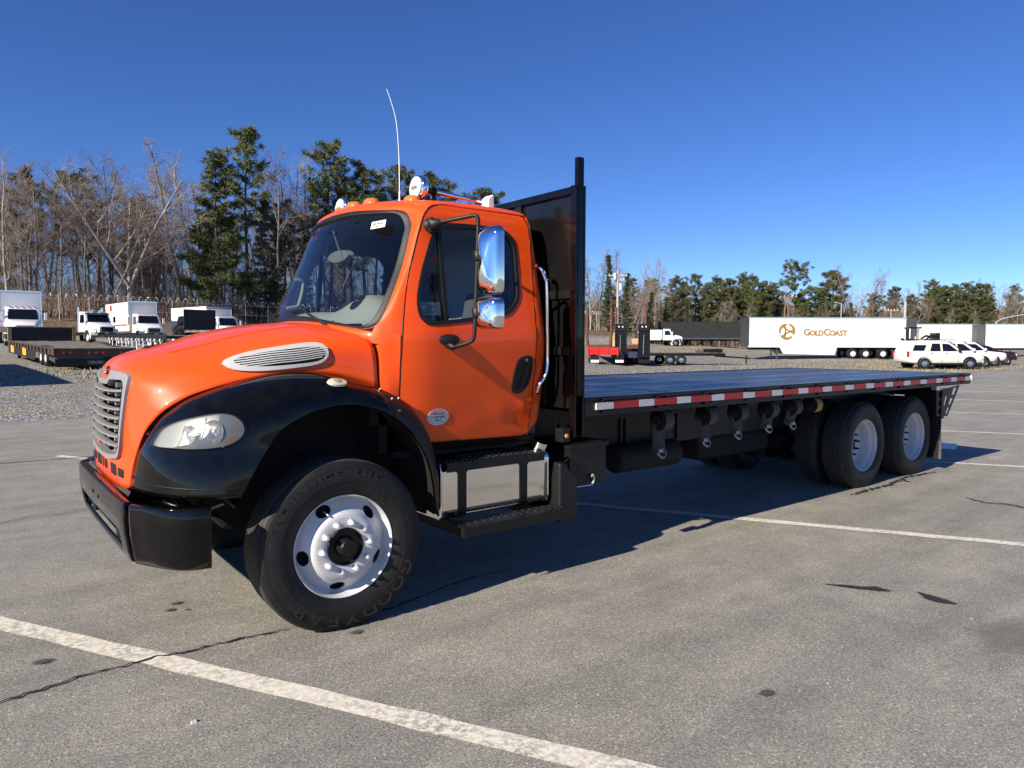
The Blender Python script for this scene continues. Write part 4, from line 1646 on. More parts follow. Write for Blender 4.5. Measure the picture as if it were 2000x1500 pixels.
# mirrors on both doors
for s in (1, -1):
    t_ = []
    b = MB()
    b.lathe([(.0, .03), (.03, .03), (.045, .015), (.05, 0)], (.715, -s * .985, 2.44), (-.1, -s * 1, .1), 12)
    b.tube([(.715, -s * .99, 2.47), (.72, -s * 1.03, 2.44), (.75, -s * 1.06, 2.455)], [.03, .04, .022], 8)
    b.tube([(.715, -s * .985, 2.40), (.72, -s * 1.01, 2.42)], [.03, .035], 8)
    mt = b.build('mirror_mount', PLASTIC, T, smooth=60)
    b = MB()
    b.tube([(.74, -s * 1.05, 1.70), (.80, -s * 1.08, 1.69), (.86, -s * 1.07, 1.70)], [.03, .045, .03], 8)
    b.tube([(.79, -s * 1.06, 1.68), (.81, -s * 1.12, 1.645)], [.035, .022], 8)
    b.build('mirror_mount', PLASTIC, T, smooth=60)
    b = MB()
    path = [(.745, -s * 1.06, 2.455), (.80, -s * 1.12, 2.468), (.868, -s * 1.225, 2.485), (.885, -s * 1.262, 2.483), (.893, -s * 1.272, 2.46), (.893, -s * 1.272, 2.40), (.887, -s * 1.27, 2.2), (.878, -s * 1.265, 1.9), (.872, -s * 1.262, 1.74), (.868, -s * 1.252, 1.70), (.855, -s * 1.232, 1.682), (.82, -s * 1.17, 1.66), (.805, -s * 1.115, 1.648)]
    b.tube(spline(path, 4), .0135, 8)
    arm = b.build('mirror_arm', PLASTIC, T, smooth=60)
    for z, xx in ((2.232, .888), (1.87, .877)):
        b = MB()
        b.lathe([(0, -.034), (.022, -.034), (.031, -.02), (.031, .02), (.022, .034), (0, .034)], (xx + .004, -s * 1.275, z), (0, .3, 1), 12)
        b.cyl((xx, -s * 1.275, z), (xx + .05, -s * 1.30, z), .03, 10)
        b.build('mirror_clamp', PLASTIC, arm, smooth=40)
    for nm, z0, z1, w, dep in (('mirror', 1.985, 2.415, .105, .075), ('convex_mirror', 1.765, 1.965, .105, .085)):
        zc_, hz = (z0 + z1) / 2, (z1 - z0) / 2
        xc, yc = .965, -s * 1.335
        b = MB()
        rim = [(u, w_) for u, w_ in rrect(-w, w, -hz, hz, .045, 6)]
        rr = []
        for k, dd in ((1.0, .0), (1.0, -.02), (.97, -.045), (.88, -.062), (.7, -.072), (.4, -.078), (.05, -.08)):
            rr.append([(xc + dd * dep / .08 + .012 * u * s * -8, yc + u * k, zc_ + w_ * (k if k > .8 else k ** .8)) for u, w_ in rim])
        b.grid(rr, close_v=True)
        b.add(rr[-1], [tuple(range(len(rim)))])
        mr_ = b.build(nm, CHROME, T, smooth=60, weld=True)
        b = MB()
        b.add([(xc + .002 + .012 * u * s * -8, yc + u * .96, zc_ + w_ * .98) for u, w_ in rim], [tuple(range(len(rim)))])
        b.build('mirror_glass', ALU, mr_, smooth=None)
    # grab rail behind the door
    b = MB()
    b.tube(spline([(1.605, -s * 1.03, 2.228), (1.612, -s * 1.062, 2.20), (1.625, -s * 1.085, 2.135), (1.632, -s * 1.09, 2.08), (1.648, -s * 1.085, 1.62), (1.642, -s * 1.085, 1.49), (1.625, -s * 1.08, 1.43), (1.585, -s * 1.062, 1.365), (1.585, -s * 1.04, 1.32)], 4), .0135, 8)
    gr_ = b.build('grab_rail', CHROME, T, smooth=60)
    for z in (2.235, 1.315):
        b = MB()
        b.cyl((1.59, -s * 1.02, z), (1.59, -s * 1.048, z), .016, 10)
        b.build('rail_bolt', CHROME, gr_, smooth=40)

# roof lamps, air horns, antenna
for y, x, z in ((-.66, .77, 2.652), (-.26, .665, 2.682), (-.02, .645, 2.69), (.24, .665, 2.682), (.66, .77, 2.652)):
    b = MB()
    b.grid([[(x - .055 * cos(a) * k, y + .075 * sin(a) * k, z - .008 + h) for a in [2 * pi * q / 20 for q in range(20)]] for k, h in ((1.05, 0), (1.0, .012), (.92, .030), (.7, .042), (.3, .048), (.02, .049))], close_v=True)
    b.build('roof_lamp', AMBER, T, smooth=60)
for y, x, zr in ((-.64, .84, 2.655), (.46, .78, 2.665)):
    b = MB()
    cz_ = zr + .098
    b.lathe([(0, -.012), (.055, -.012), (.058, -.008), (.078, -.004), (.088, .006), (.088, .03), (.075, .05), (.045, .075), (.026, .10), (.02, .14), (.016, .3), (.013, .56), (.012, .60)], (x - .02, y, cz_), (1, 0, -.05), 28)
    hn = b.build('air_horn', CHROME, T, smooth=40)
    b = MB()
    b.lathe([(.078, -.0005), (.076, -.0145), (0, -.0145)], (x - .02, y, cz_), (1, 0, -.05), 28)
    b.build('horn_cover', mat('pale_cover', (.58, .60, .62), .3) if 'pale_cover' not in MAT else MAT['pale_cover'], hn, smooth=30)
    b = MB()
    b.box(x - .0395, x - .034, y - .046, y + .046, cz_ - .028, cz_ + .028)
    hl_ = b.build('horn_label', PAPER, hn, smooth=None)
    b = MB()
    b.tube([(x - .0405, y + .036 * cos(a) * (1 if abs(cos(a)) > .3 else 1), cz_ + .012 * sin(a)) for a in [2 * pi * k / 20 for k in range(20)]], .0028, 4, closed=True)
    b.box(x - .0415, x - .039, y - .026, y + .026, cz_ - .004, cz_ + .004)
    b.build('horn_logo', INK, hn, smooth=None)
    b = MB()
    b.cyl((x + .12, y, cz_ + .005), (x + .12, y, zr - .01), .014, 8)
    b.tube([(x + .12, y + .03 * cos(a), cz_ - .006 + .03 * sin(a)) for a in [2 * pi * k / 16 for k in range(16)]], .010, 5, closed=True)
    b.build('horn_bracket', PLASTIC, hn, smooth=50)
    b = MB()
    b.cyl((x + .56, y, cz_ - .035), (x + .565, y, zr - .01), .009, 8)
    b.build('horn_foot', PLASTIC, hn, smooth=50)
b = MB()
b.prism([(1.375, 2.665), (1.425, 2.665), (1.425, 2.765), (1.415, 2.77), (1.375, 2.735)], -.73, -.63)
b.build('roof_beacon', PAPER, T, bevel=.006)
b = MB()
b.tube(spline([(.875, -.30, 2.68), (.874, -.30, 2.95), (.868, -.30, 3.12), (.85, -.30, 3.30), (.81, -.30, 3.43), (.775, -.30, 3.51)], 5), [.004] * 8 + [.003] * 18, 5)
b.lathe([(.016, 0), (.012, .04), (.006, .05), (.006, .10), (.004, .11)], (.875, -.30, 2.685), (0, 0, 1), 10)
b.build('antenna', PAPER, T, smooth=50)

# ---- wheels
def rot_z(b, a, c):
    b.xform(Matrix.Translation(c) @ Matrix.Rotation(a, 4, 'Z') @ Matrix.Translation(-Vector(c)))


def tyre_profile(w, r=.507, rb=.300):
    """(radius, inward depth) from the outer bead over the tread to the inner bead"""
    o = [(rb, .004), (.325, -.010), (.36, -.020), (.40, -.024), (.445, -.018), (.475, -.006), (.492, .008), (.5, .022)]
    nrib = 5
    t0, t1 = .030, w - .030
    tr = [(r - .004, t0)]
    for k in range(nrib):
        a = t0 + (t1 - t0) * k / nrib
        c = t0 + (t1 - t0) * (k + 1) / nrib
        tr += [(r, a + .004), (r, c - .008)]
        if k < nrib - 1:
            tr += [(r - .011, c - .0075), (r - .011, c + .003)]
    tr.append((r - .004, t1))
    i = [(rr, w - d) for rr, d in reversed(o)]
    return o + tr + i


def add_tyre(parent, c, out, w, drive=False, ang=0.0, n=72):
    """c: centre of the outer bead plane; out: outward y direction (+1/-1)"""
    c = Vector(c)
    b = MB()
    b.lathe(tyre_profile(w), (0, 0, 0), (0, -out, 0), n, up=(0, 0, 1))
    b.v = [(x, y, max(z, -c.z + .001)) for x, y, z in b.v]
    b.mi = []
    prof = tyre_profile(w)
    for i in range(len(prof) - 1):
        b.mi += [1 if prof[i][0] > .494 and prof[i + 1][0] > .494 else 0] * n
    if ang:
        b.xform(Matrix.Rotation(ang, 4, 'Z'))
    b.xform(Matrix.Translation(c))
    t = b.build('tyre', [RUBBER, TREAD], parent, smooth=50)
    if drive:
        b = MB()
        for k in range(60):
            for (d0, d1, sh) in ((.026, .075, .0), (.085, .135, .5), (w - .135, w - .085, .0), (w - .075, w - .026, .5)):
                a = 2 * pi * (k + sh) / 60
                da = .021
                vv = []
                for aa in (a - da, a + da):
                    for dd in (d0, d1):
                        for r in (.497, .5115):
                            z = r * cos(aa)
                            if z < -c.z:
                                z = -c.z + .001
                            vv.append((c.x + r * sin(aa), c.y - out * dd, c.z + z))
                b.add(vv, [(0, 1, 3, 2), (4, 6, 7, 5), (1, 5, 7, 3), (0, 2, 6, 4), (0, 4, 5, 1), (2, 3, 7, 6)])
        tag(b.build('tread_blocks', TREAD, t, smooth=None), kind='stuff')
    return t


def sidewall_word(tyre, word, c, out, ang, r, a_mid, size, span, width=1.0, m=RUBBER, depth=.004):
    """raised letters round the sidewall; a clockwise from the top as seen from outside"""
    b = MB()
    n = len(word)
    for i, ch in enumerate(word):
        if ch == ' ':
            continue
        a = a_mid + span * ((i + .5) / n - .5)
        me = text_mesh(ch, size, depth, .001)
        rx = Vector((cos(a), 0, -sin(a)))           # along the letter line (towards the rear for out=-1)
        up = Vector((sin(a), 0, cos(a)))
        if out > 0:
            rx.x, up.x = -rx.x, -up.x
        M = frame_m(up * r + Vector((0, out * .0215, 0)), rx, up)
        Mz = Matrix.Rotation(ang, 4, 'Z')
        vs_ = [Vector(c) + Mz @ (M @ Vector((v.co.x * width, v.co.y, v.co.z))) for v in me.vertices]
        b.add(vs_, [tuple(p.vertices) for p in me.polygons])
        bpy.data.meshes.remove(me)
    return b.build('sidewall_lettering', m, tyre, smooth=None)


LETTER = mat('raised_rubber', (.020, .0195, .019), .42)
STEER = -.045


def steer_wheel(s):
    out = -s
    c = Vector((0, -s * 1.187, .4915))
    ang = STEER if s > 0 else STEER
    w = thing('front_wheel', None, None)
    w.parent = T
    t = add_tyre(w, c, out, .275, ang=ang, n=96)
    if s > 0:
        sidewall_word(t, 'ENDURANCE LHS', c, out, ang, .432, radians(-22), .062, radians(104), 1.15, LETTER)
        sidewall_word(t, 'GOODYEAR', c, out, ang, .422, radians(168), .098, radians(120), 1.35, LETTER)
        sidewall_word(t, 'ALL POSITION', c, out, ang, .375, radians(-100), .022, radians(40), 1.1, LETTER, .003)
        sidewall_word(t, 'RADIAL', c, out, ang, .352, radians(35), .022, radians(18), 1.1, LETTER, .003)
        b = MB()
        for rr, oo in ((.388, .0235), (.458, .0135), (.468, .009), (.478, .003), (.487, -.004)):
            b.tube([(rr * cos(a), out * oo, rr * sin(a)) for a in [2 * pi * k / 72 for k in range(72)]], .0022, 4, closed=True)
        b.v = [tuple(c + Matrix.Rotation(ang, 4, 'Z') @ Vector(p)) for p in b.v]
        tag(b.build('sidewall_rib', RUBBER, t, smooth=60), kind='stuff')
    # rim: flange, barrel and a disc with five hand holes
    R = MB()
    R.lathe([(.296, .02), (.303, .004), (.3035, -.002), (.299, -.004), (.290, .010), (.286, .035), (.279, .058), (.272, .064)], (0, 0, 0), (0, -out, 0), 72, up=(0, 0, 1))

    def dd(r):
        return lerp_tab([(.10, -.012), (.172, -.012), (.188, -.008), (.215, .016), (.245, .040), (.262, .056), (.2725, .064)], r)

    def P(r, a):
        return (r * sin(a), out * -dd(r), r * cos(a))
    M_ = 60
    for k in range(5):
        ac = radians(-28 + 72 * k)
        hole = []
        edge_ = []
        for q in range(M_):
            th = 2 * pi * q / M_
            hole.append((.241 + .029 * cos(th), ac + .046 * sin(th) / .241))
            # sector boundary r in [.19,.272], angle +-36 deg, found along direction th
            dx, dy = cos(th), sin(th)
            lim = []
            if dx > 1e-6:
                lim.append((.2725 - .241) / dx)
            if dx < -1e-6:
                lim.append((.19 - .241) / dx)
            if dy > 1e-6:
                lim.append(radians(36) * .241 / dy)
            if dy < -1e-6:
                lim.append(-radians(36) * .241 / dy)
            L = min(lim)
            edge_.append((.241 + dx * L, ac + dy * L / .241))
        # put exact corners in
        for cr, ca in ((.2725, 1), (.2725, -1), (.19, 1), (.19, -1)):
            ta = ac + ca * radians(36)
            j = min(range(M_), key=lambda q: (edge_[q][0] - cr) ** 2 + ((edge_[q][1] - ta) * .241) ** 2)
            edge_[j] = (cr, ta)
        R.ring(hole, edge_, 4, lambda q: P(q[0], q[1]))
        R.ring([P(*q) for q in hole], [(P(*q)[0] * .99, P(*q)[1] - out * .014, P(*q)[2] * .99) for q in hole])
    R.lathe([(.19, dd(.19)), (.18, -.0115), (.17, -.013), (.12, -.013), (.112, -.010), (.110, .02)], (0, 0, 0), (0, -out, 0), 60, up=(0, 0, 1))
    R.v = [tuple(c + Matrix.Rotation(ang, 4, 'Z') @ Vector(p)) for p in R.v]
    R.build('rim', RIMW, w, smooth=35, weld=True)
    B = MB()
    B.lathe([(.28, .09), (.10, .09)], (0, 0, 0), (0, -out, 0), 40)
    B.v = [tuple(c + Matrix.Rotation(ang, 4, 'Z') @ Vector(p)) for p in B.v]
    B.build('brake_drum', DARK, w, smooth=None)
    Hb = MB()
    Hb.lathe([(.112, .02), (.111, -.010), (.106, -.016), (.100, -.014), (.096, .004), (.062, .006), (.056, -.004), (.050, -.012), (.048, -.052), (.042, -.060), (.015, -.062), (0, -.062)], (0, 0, 0), (0, -out, 0), 40)
    Hb.v = [tuple(c + Matrix.Rotation(ang, 4, 'Z') @ Vector(p)) for p in Hb.v]
    Hb.build('hub', BLACKM, w, smooth=35)
    nut = MB()
    nut.lathe([(.021, .0), (.021, -.006), (.0165, -.008), (.0165, -.028), (.013, -.033), (.010, -.034), (.010, -.045), (0, -.046)], (0, 0, 0), (0, -out, 0), 6)
    nm = nut.mesh('lug_nut', RIMW, 30)
    for k in range(10):
        a = radians(13 + 36 * k)
        p = c + Matrix.Rotation(ang, 4, 'Z') @ Vector((.1435 * sin(a), out * .013, .1435 * cos(a)))
        inst('lug_nut', nm, w, Matrix.Translation(p) @ Matrix.Rotation(ang, 4, 'Z') @ Matrix.Rotation(a, 4, 'Y'))
    v = MB()
    v.cyl(c + Vector((-.115 if s > 0 else .115, out * -.03, .215)), c + Vector((-.10 if s > 0 else .10, out * .005, .195)), .005, 6)
    v.build('valve_stem', STEEL, w)


def dual_wheel(x, s):
    out = -s
    w = thing('rear_wheel', None, None)
    w.parent = T
    c = Vector((x, -s * 1.073, .4915))
    add_tyre(w, c, out, .275, drive=True)
    c2 = Vector((x, -s * (1.073 - .335), .4915))
    add_tyre(w, c2, out, .275, drive=True, n=48)
    R = MB()
    R.lathe([(.296, .02), (.303, .004), (.3035, -.002), (.299, -.004), (.289, .012), (.285, .05), (.270, .062), (.262, .08), (.259, .15), (.252, .175), (.225, .192), (.12, .198), (.11, .20), (.11, .24)], c, (0, -out, 0), 64)
    R.build('rim', RIMW, w, smooth=40)
    R = MB()
    R.lathe([(.303, 0), (.29, .02), (.27, .08), (.20, .10), (.1, .1)], c2, (0, -out, 0), 40)
    R.build('inner_rim', RIMW, w, smooth=40)
    Hb = MB()
    Hb.lathe([(.108, .20), (.104, .165), (.085, .155), (.06, .15), (.05, .14), (0, .14)], c, (0, -out, 0), 28)
    Hb.build('hub', BLACKM, w, smooth=35)
    nut = MB()
    nut.lathe([(.02, .0), (.02, -.006), (.017, -.008), (.017, -.035), (.011, -.04), (.011, -.07), (0, -.071)], (0, 0, 0), (0, -out, 0), 6)
    nm = nut.mesh('lug_nut', BLACKM, 30)
    for k in range(10):
        a = radians(9 + 36 * k)
        inst('lug_nut', nm, w, Matrix.Translation(c + Vector((.1435 * sin(a), out * -.197, .1435 * cos(a)))))


for s in (1, -1):
    steer_wheel(s)
    for x in (6.564, 7.882):
        dual_wheel(x, s)

# ---- chassis
for s in (1, -1):
    b = MB()
    y = s * .43
    b.box(-.75, 8.75, y - .01, y + .01, .70, .98)
    b.box(-.75, 8.75, y - s * .01 - s * .08, y - s * .01, .70, .712)
    b.box(-.75, 8.75, y - s * .01 - s * .08, y - s * .01, .968, .98)
    b.build('frame_rail', BLACKM, T, smooth=None)
    b = MB()
    b.box(1.86, 8.95, s * .46 - .05, s * .46 + .05, .985, 1.14)
    b.build('bed_sill', BLACKM, T, smooth=None)
for k in range(8):
    b = MB()
    b.box(.4 + k * 1.15, .5 + k * 1.15, -.418, .418, .74, .94)
    b.build('frame_crossmember', BLACKM, T, smooth=None)
for k in range(17):
    x = 2.05 + k * .43
    b = MB()
    b.box(x - .005, x + .005, -1.22, 1.22, 1.142, 1.232)
    b.box(x - .035, x + .035, -1.22, 1.22, 1.226, 1.234)
    b.box(x - .035, x + .035, -1.22, 1.22, 1.141, 1.149)
    b.build('bed_crossmember', BLACKM, T, smooth=None)
b = MB()
b.tube([(.3, 0, .62), (3.0, 0, .66), (6.4, 0, .56), (7.9, 0, .52)], .06, 12)
b.build('drive_shaft', DARK, T)
b = MB()
b.box(-.7, .35, -.32, .32, .62, 1.42)
b.build('engine_block', DARK, T, bevel=.05)
b = MB()
b.box(.35, 1.5, -.25, .25, .55, .92)
b.build('gearbox', DARK, T, bevel=.06)
for x in (0.0, 6.564, 7.882):
    b = MB()
    b.cyl((x, -.85, .49 if x else .44), (x, .85, .49 if x else .44), .06 if x else .045, 12)
    if x:
        b.lathe([(.02, -.2), (.15, -.15), (.2, 0), (.15, .15), (.02, .2)], (x, 0, .5), (1, 0, 0), 16)
    b.build('axle', DARK, T)
for s in (1, -1):
    for k, (x0, x1) in enumerate(((-.75, .75), (5.9, 8.4))):
        b = MB()
        pts = [(x0 + (x1 - x0) * q / 10, s * .46, (.62 if k == 0 else .66) - .09 * sin(pi * q / 10)) for q in range(11)]
        b.grid([[(x, y - .04, z - .035), (x, y + .04, z - .035), (x, y + .04, z + .035), (x, y - .04, z + .035)] for x, y, z in pts], close_v=True)
        b.build('leaf_spring', DARK, T, smooth=40)
    b = MB()
    b.box(-.62, .66, s * .60, s * .615, .55, 1.40)
    b.box(.655, .67, s * .60, s * 1.0, .55, 1.2)
    b.build('well_lining', DARK, T, smooth=None)
    # steering and brake bits in the arch
    b = MB()
    b.cyl((-.12, s * .62, .60), (-.05, s * .60, 1.0), .045, 12)
    b.build('shock_absorber', DARK, T)
    b = MB()
    b.box(-.45, .60, s * .44, s * .62, .98, 1.40)
    b.build('inner_wing', DARK, T, bevel=.05)

STUD = mat('worn_stud', (.06, .058, .055), .35, .6)
# fuel tank with straps and steps on each side
for s in (1, -1):
    b = MB()
    o = rrect(-s * 1.075 if s > 0 else 1.075 - .56, -s * 1.075 + .56 if s > 0 else 1.075, .50, .885, .06, 5)
    b.prism(o, .735, 1.665, 'x')
    tank = b.build('fuel_tank', ALU, T, smooth=35)
    for x in (.735, 1.665):
        b = MB()
        b.tube([(x, y, z) for y, z in o], .006, 6, closed=True)
        b.build('tank_rim', CHROME, tank, smooth=50)
    for x in (.90, 1.43):
        b = MB()
        o2 = [(y + (.008 if y > -s * .795 else -.008), z + (.008 if z > .69 else -.008)) for y, z in o]
        b.prism(o2, x - .032, x + .032, 'x')
        b.add([(x - .075, -s * 1.084, .875), (x + .075, -s * 1.084, .875), (x + .03, -s * 1.084, .80), (x - .03, -s * 1.084, .80)], [(0, 1, 2, 3)])
        b.build('tank_strap', BLACKM, tank, smooth=35)
    b = MB()
    b.tube([(1.60, -s * 1.03, .89), (1.61, -s * 1.06, .96)], [.055, .055], 16)
    b.build('filler_cap', CHROME, tank, smooth=40)
    for nm, x0, x1, y0, y1, z, lip in (('upper_step', .76, 1.60, .82, 1.11, .888, .062), ('lower_step', .80, 1.755, 1.085, 1.255, .485, .07)):
        b = MB()
        b.box(x0, x1, -s * y1, -s * y0, z - .008, z)
        b.box(x0, x1, -s * y1, -s * (y1 - .006), z - lip, z - .008)
        stp = b.build(nm, BLACKM, T, smooth=None)
        b = MB()
        nx = int((x1 - x0 - .03) / .032)
        ny = int((y1 - y0 - .02) / .030)
        for i in range(nx):
            for j in range(ny):
                x = x0 + .02 + i * .032 + (.016 if j % 2 else 0)
                y = y0 + .018 + j * .030
                q = .009 if (i + j) % 2 else -.009
                b.add([(x - .010, -s * y - q, z), (x, -s * y - q * .4 - .003, z), (x + .010, -s * y + q, z), (x, -s * y + q * .4 + .003, z), (x, -s * y, z + .006)], [(0, 1, 4), (1, 2, 4), (2, 3, 4), (3, 0, 4)])
        tag(b.build('tread_studs', STUD, stp, smooth=None), kind='stuff')
    for x in (.86, 1.6):
        b = MB()
        b.box(x - .03, x + .03, -s * 1.2, -s * .45, .40, .475)
        b.build('step_bracket', BLACKM, T, smooth=None)
# tank with a hinged cap behind the steps
b = MB()
b.prism([(1.70, .36), (1.86, .355), (1.885, .40), (1.885, .68), (1.84, .70), (1.745, .80), (1.70, .80)], -1.17, -.78)
dt = b.build('fluid_tank', PLASTIC, T, bevel=.02, seg=3)
b = MB()
b.cyl((1.80, -1.06, .735), (1.825, -1.06, .77), .045, 14)
b.tube(spline([(1.83, -1.05, .78), (1.90, -1.03, .80), (1.92, -.98, .74), (1.90, -.9, .70)], 4), .014, 6)
b.build('tank_cap', BLACKP, dt, smooth=40)
b = MB()
b.box(1.94, 2.34, -1.01, -.55, .575, .865)
tb = b.build('tool_box', BLACKM, T, bevel=.006)
b = MB()
b.prism([(1.93, .862), (2.35, .862), (2.35, .90), (2.14, .905), (1.93, .885)], -1.03, -.54)
b.build('box_lid', BLACKM, tb, bevel=.004)
b = MB()
b.tube([(1.955, -1.02, .565), (2.17, -1.02, .56)], .006, 6)
b.tube(spline([(2.17, -1.022, .56), (2.19, -1.025, .60), (2.175, -1.03, .64), (2.15, -1.03, .625)], 4), .009, 6)
b.build('box_latch', GALV, tb)
# small lamp bracket between cab and headboard
b = MB()
b.box(1.62, 1.70, -1.28, -1.2, .97, 1.07)
lb = b.build('lamp_bracket', BLACKM, T, bevel=.006)
b = MB()
b.lathe([(0, .012), (.014, .009), (.018, 0)], (1.66, -1.281, 1.015), (0, -1, 0), 12)
b.build('clearance_lamp', AMBER, lb, smooth=50)
b = MB()
b.cyl((2.85, -.62, .64), (3.65, -.62, .64), .125, 24)
b.lathe([(.125, 0), (.11, -.03), (.05, -.045), (0, -.046)], (2.85, -.62, .64), (1, 0, 0), 24)
b.build('air_tank', DARK, T, smooth=40)
b = MB()
b.cyl((2.75, .62, .75), (3.60, .62, .75), .13, 24)
b.build('air_tank', DARK, T, smooth=40)
for x in (2.55, 3.05, 3.5):
    b = MB()
    b.box(x - .012, x + .012, -.50, -.445, .72, 1.10)
    b.build('frame_bracket', BLACKM, T, smooth=None)
b = MB()
b.box(1.86, 4.45, -.492, -.472, .705, 1.10)
fp_ = b.build('frame_plate', BLACKM, T, smooth=None)
for x in (2.30, 2.42, 3.05, 3.12, 3.86):
    b = MB()
    b.box(x - .012, x + .012, -.512, -.4925, .73, 1.06)
    b.build('plate_rib', BLACKM, fp_, smooth=None)
b = MB()
b.box(4.3, 5.6, -.44, .44, .45, .70)
b.build('underbody_tank', DARK, T, bevel=.05)

# ---- flat deck
b = MB()
b.box(1.83, 8.995, -1.255, 1.255, 1.236, 1.252)
deck = b.build('deck_pan', BLACKM, T, smooth=None)
DECK = mat('worn_black_deck', (.014, .0145, .016), .27, 0, 0, spec=.5)
_nt = DECK.node_tree
_pb = _nt.nodes['Principled BSDF']
_tc = _nt.nodes.new('ShaderNodeTexCoord')
_oi = _nt.nodes.new('ShaderNodeObjectInfo')
_mp = _nt.nodes.new('ShaderNodeMapping')
_mp.inputs['Scale'].default_value = (.55, 9, 1)
_nt.links.new(_tc.outputs['Object'], _mp.inputs['Vector'])
_nz = _nt.nodes.new('ShaderNodeTexNoise')
_nz.inputs['Scale'].default_value = 1.6
_nz.inputs['Detail'].default_value = 8
_nz.inputs['Roughness'].default_value = .7
_nt.links.new(_mp.outputs[0], _nz.inputs['Vector'])
_cr = _nt.nodes.new('ShaderNodeValToRGB')
_cr.color_ramp.elements[0].position, _cr.color_ramp.elements[0].color = .38, (.008, .008, .009, 1)
_cr.color_ramp.elements[1].position, _cr.color_ramp.elements[1].color = .70, (.085, .083, .08, 1)
_nt.links.new(_nz.outputs['Fac'], _cr.inputs['Fac'])
_nt.links.new(_cr.outputs[0], _pb.inputs['Base Color'])
_mr = _nt.nodes.new('ShaderNodeMapRange')
_mr.inputs[1].default_value, _mr.inputs[2].default_value = .35, .7
_mr.inputs[3].default_value, _mr.inputs[4].default_value = .16, .44
_nt.links.new(_nz.outputs['Fac'], _mr.inputs[0])
_ad = _nt.nodes.new('ShaderNodeMath')
_ad.operation = 'MULTIPLY_ADD'
_ad.inputs[1].default_value = .12
_nt.links.new(_oi.outputs['Random'], _ad.inputs[0])
_nt.links.new(_mr.outputs[0], _ad.inputs[2])
_nt.links.new(_ad.outputs[0], _pb.inputs['Roughness'])
_bp = _nt.nodes.new('ShaderNodeBump')
_bp.inputs['Strength'].default_value = .25
_bp.inputs['Distance'].default_value = .01
_nt.links.new(_nz.outputs['Fac'], _bp.inputs['Height'])
_nt.links.new(_bp.outputs['Normal'], _pb.inputs['Normal'])
NP_ = 15
for k in range(NP_):
    w_ = 2.516 / NP_
    y0 = -1.258 + w_ * k
    b = MB()
    dz = [0, .001, -.0006, .0014, .0004][k % 5] * .6
    b.box(1.84, 8.99, y0 + .003, y0 + w_ - .003, 1.252, 1.275 + dz)
    b.build('deck_plank', DECK, deck, bevel=.004, seg=1, smooth=None)
b = MB()
b.box(2.90, 2.935, -1.25, 1.25, 1.2752, 1.2775)
b.build('deck_strip', STEEL, deck, smooth=None)
for s in (1, -1):
    b = MB()
    y = -s * 1.30
    b.box(1.82, 9.005, -s * 1.262, y, 1.252, 1.282)
    b.box(1.82, 9.01, -s * 1.285, y, 1.145, 1.252)
    b.box(1.82, 9.01, -s * 1.30, -s * 1.21, 1.140, 1.152)
    rail = b.build('side_rail', BLACKM, T, bevel=.004, seg=1)
    # stake pockets
    for k in range(12):
        x = 2.05 + k * .61
        b = MB()
        for dx in (-.07, .05):
            b.box(x + dx, x + dx + .015, -s * 1.318, -s * 1.301, 1.165, 1.272)
        b.box(x - .07, x + .065, -s * 1.3175, -s * 1.3015, 1.165, 1.178)
        b.box(x - .07, x + .065, -s * 1.3175, -s * 1.3015, 1.258, 1.270)
        b.build('stake_pocket', BLACKM, rail, smooth=None)
    for k in range(31):
        x0 = 1.918 + (k // 2) * .4572 + (.1778 if k % 2 else 0)
        x1 = x0 + (.2794 if k % 2 else .1778)
        b = MB()
        b.box(x0, x1, -s * 1.3045, -s * 1.3205, 1.190, 1.240)
        b.build('red_reflector' if k % 2 else 'white_reflector', TAPER if k % 2 else TAPEW, rail, smooth=None)
b = MB()
b.box(9.006, 9.02, -1.30, 1.30, 1.14, 1.28)
tail = b.build('tail_plate', BLACKM, T, bevel=.004)
for s in (1, -1):
    b = MB()
    b.box(9.0, 9.026, -s * 1.3215, -s * 1.25, 1.19, 1.25)
    b.build('corner_reflector', PAPER, tail, smooth=None)

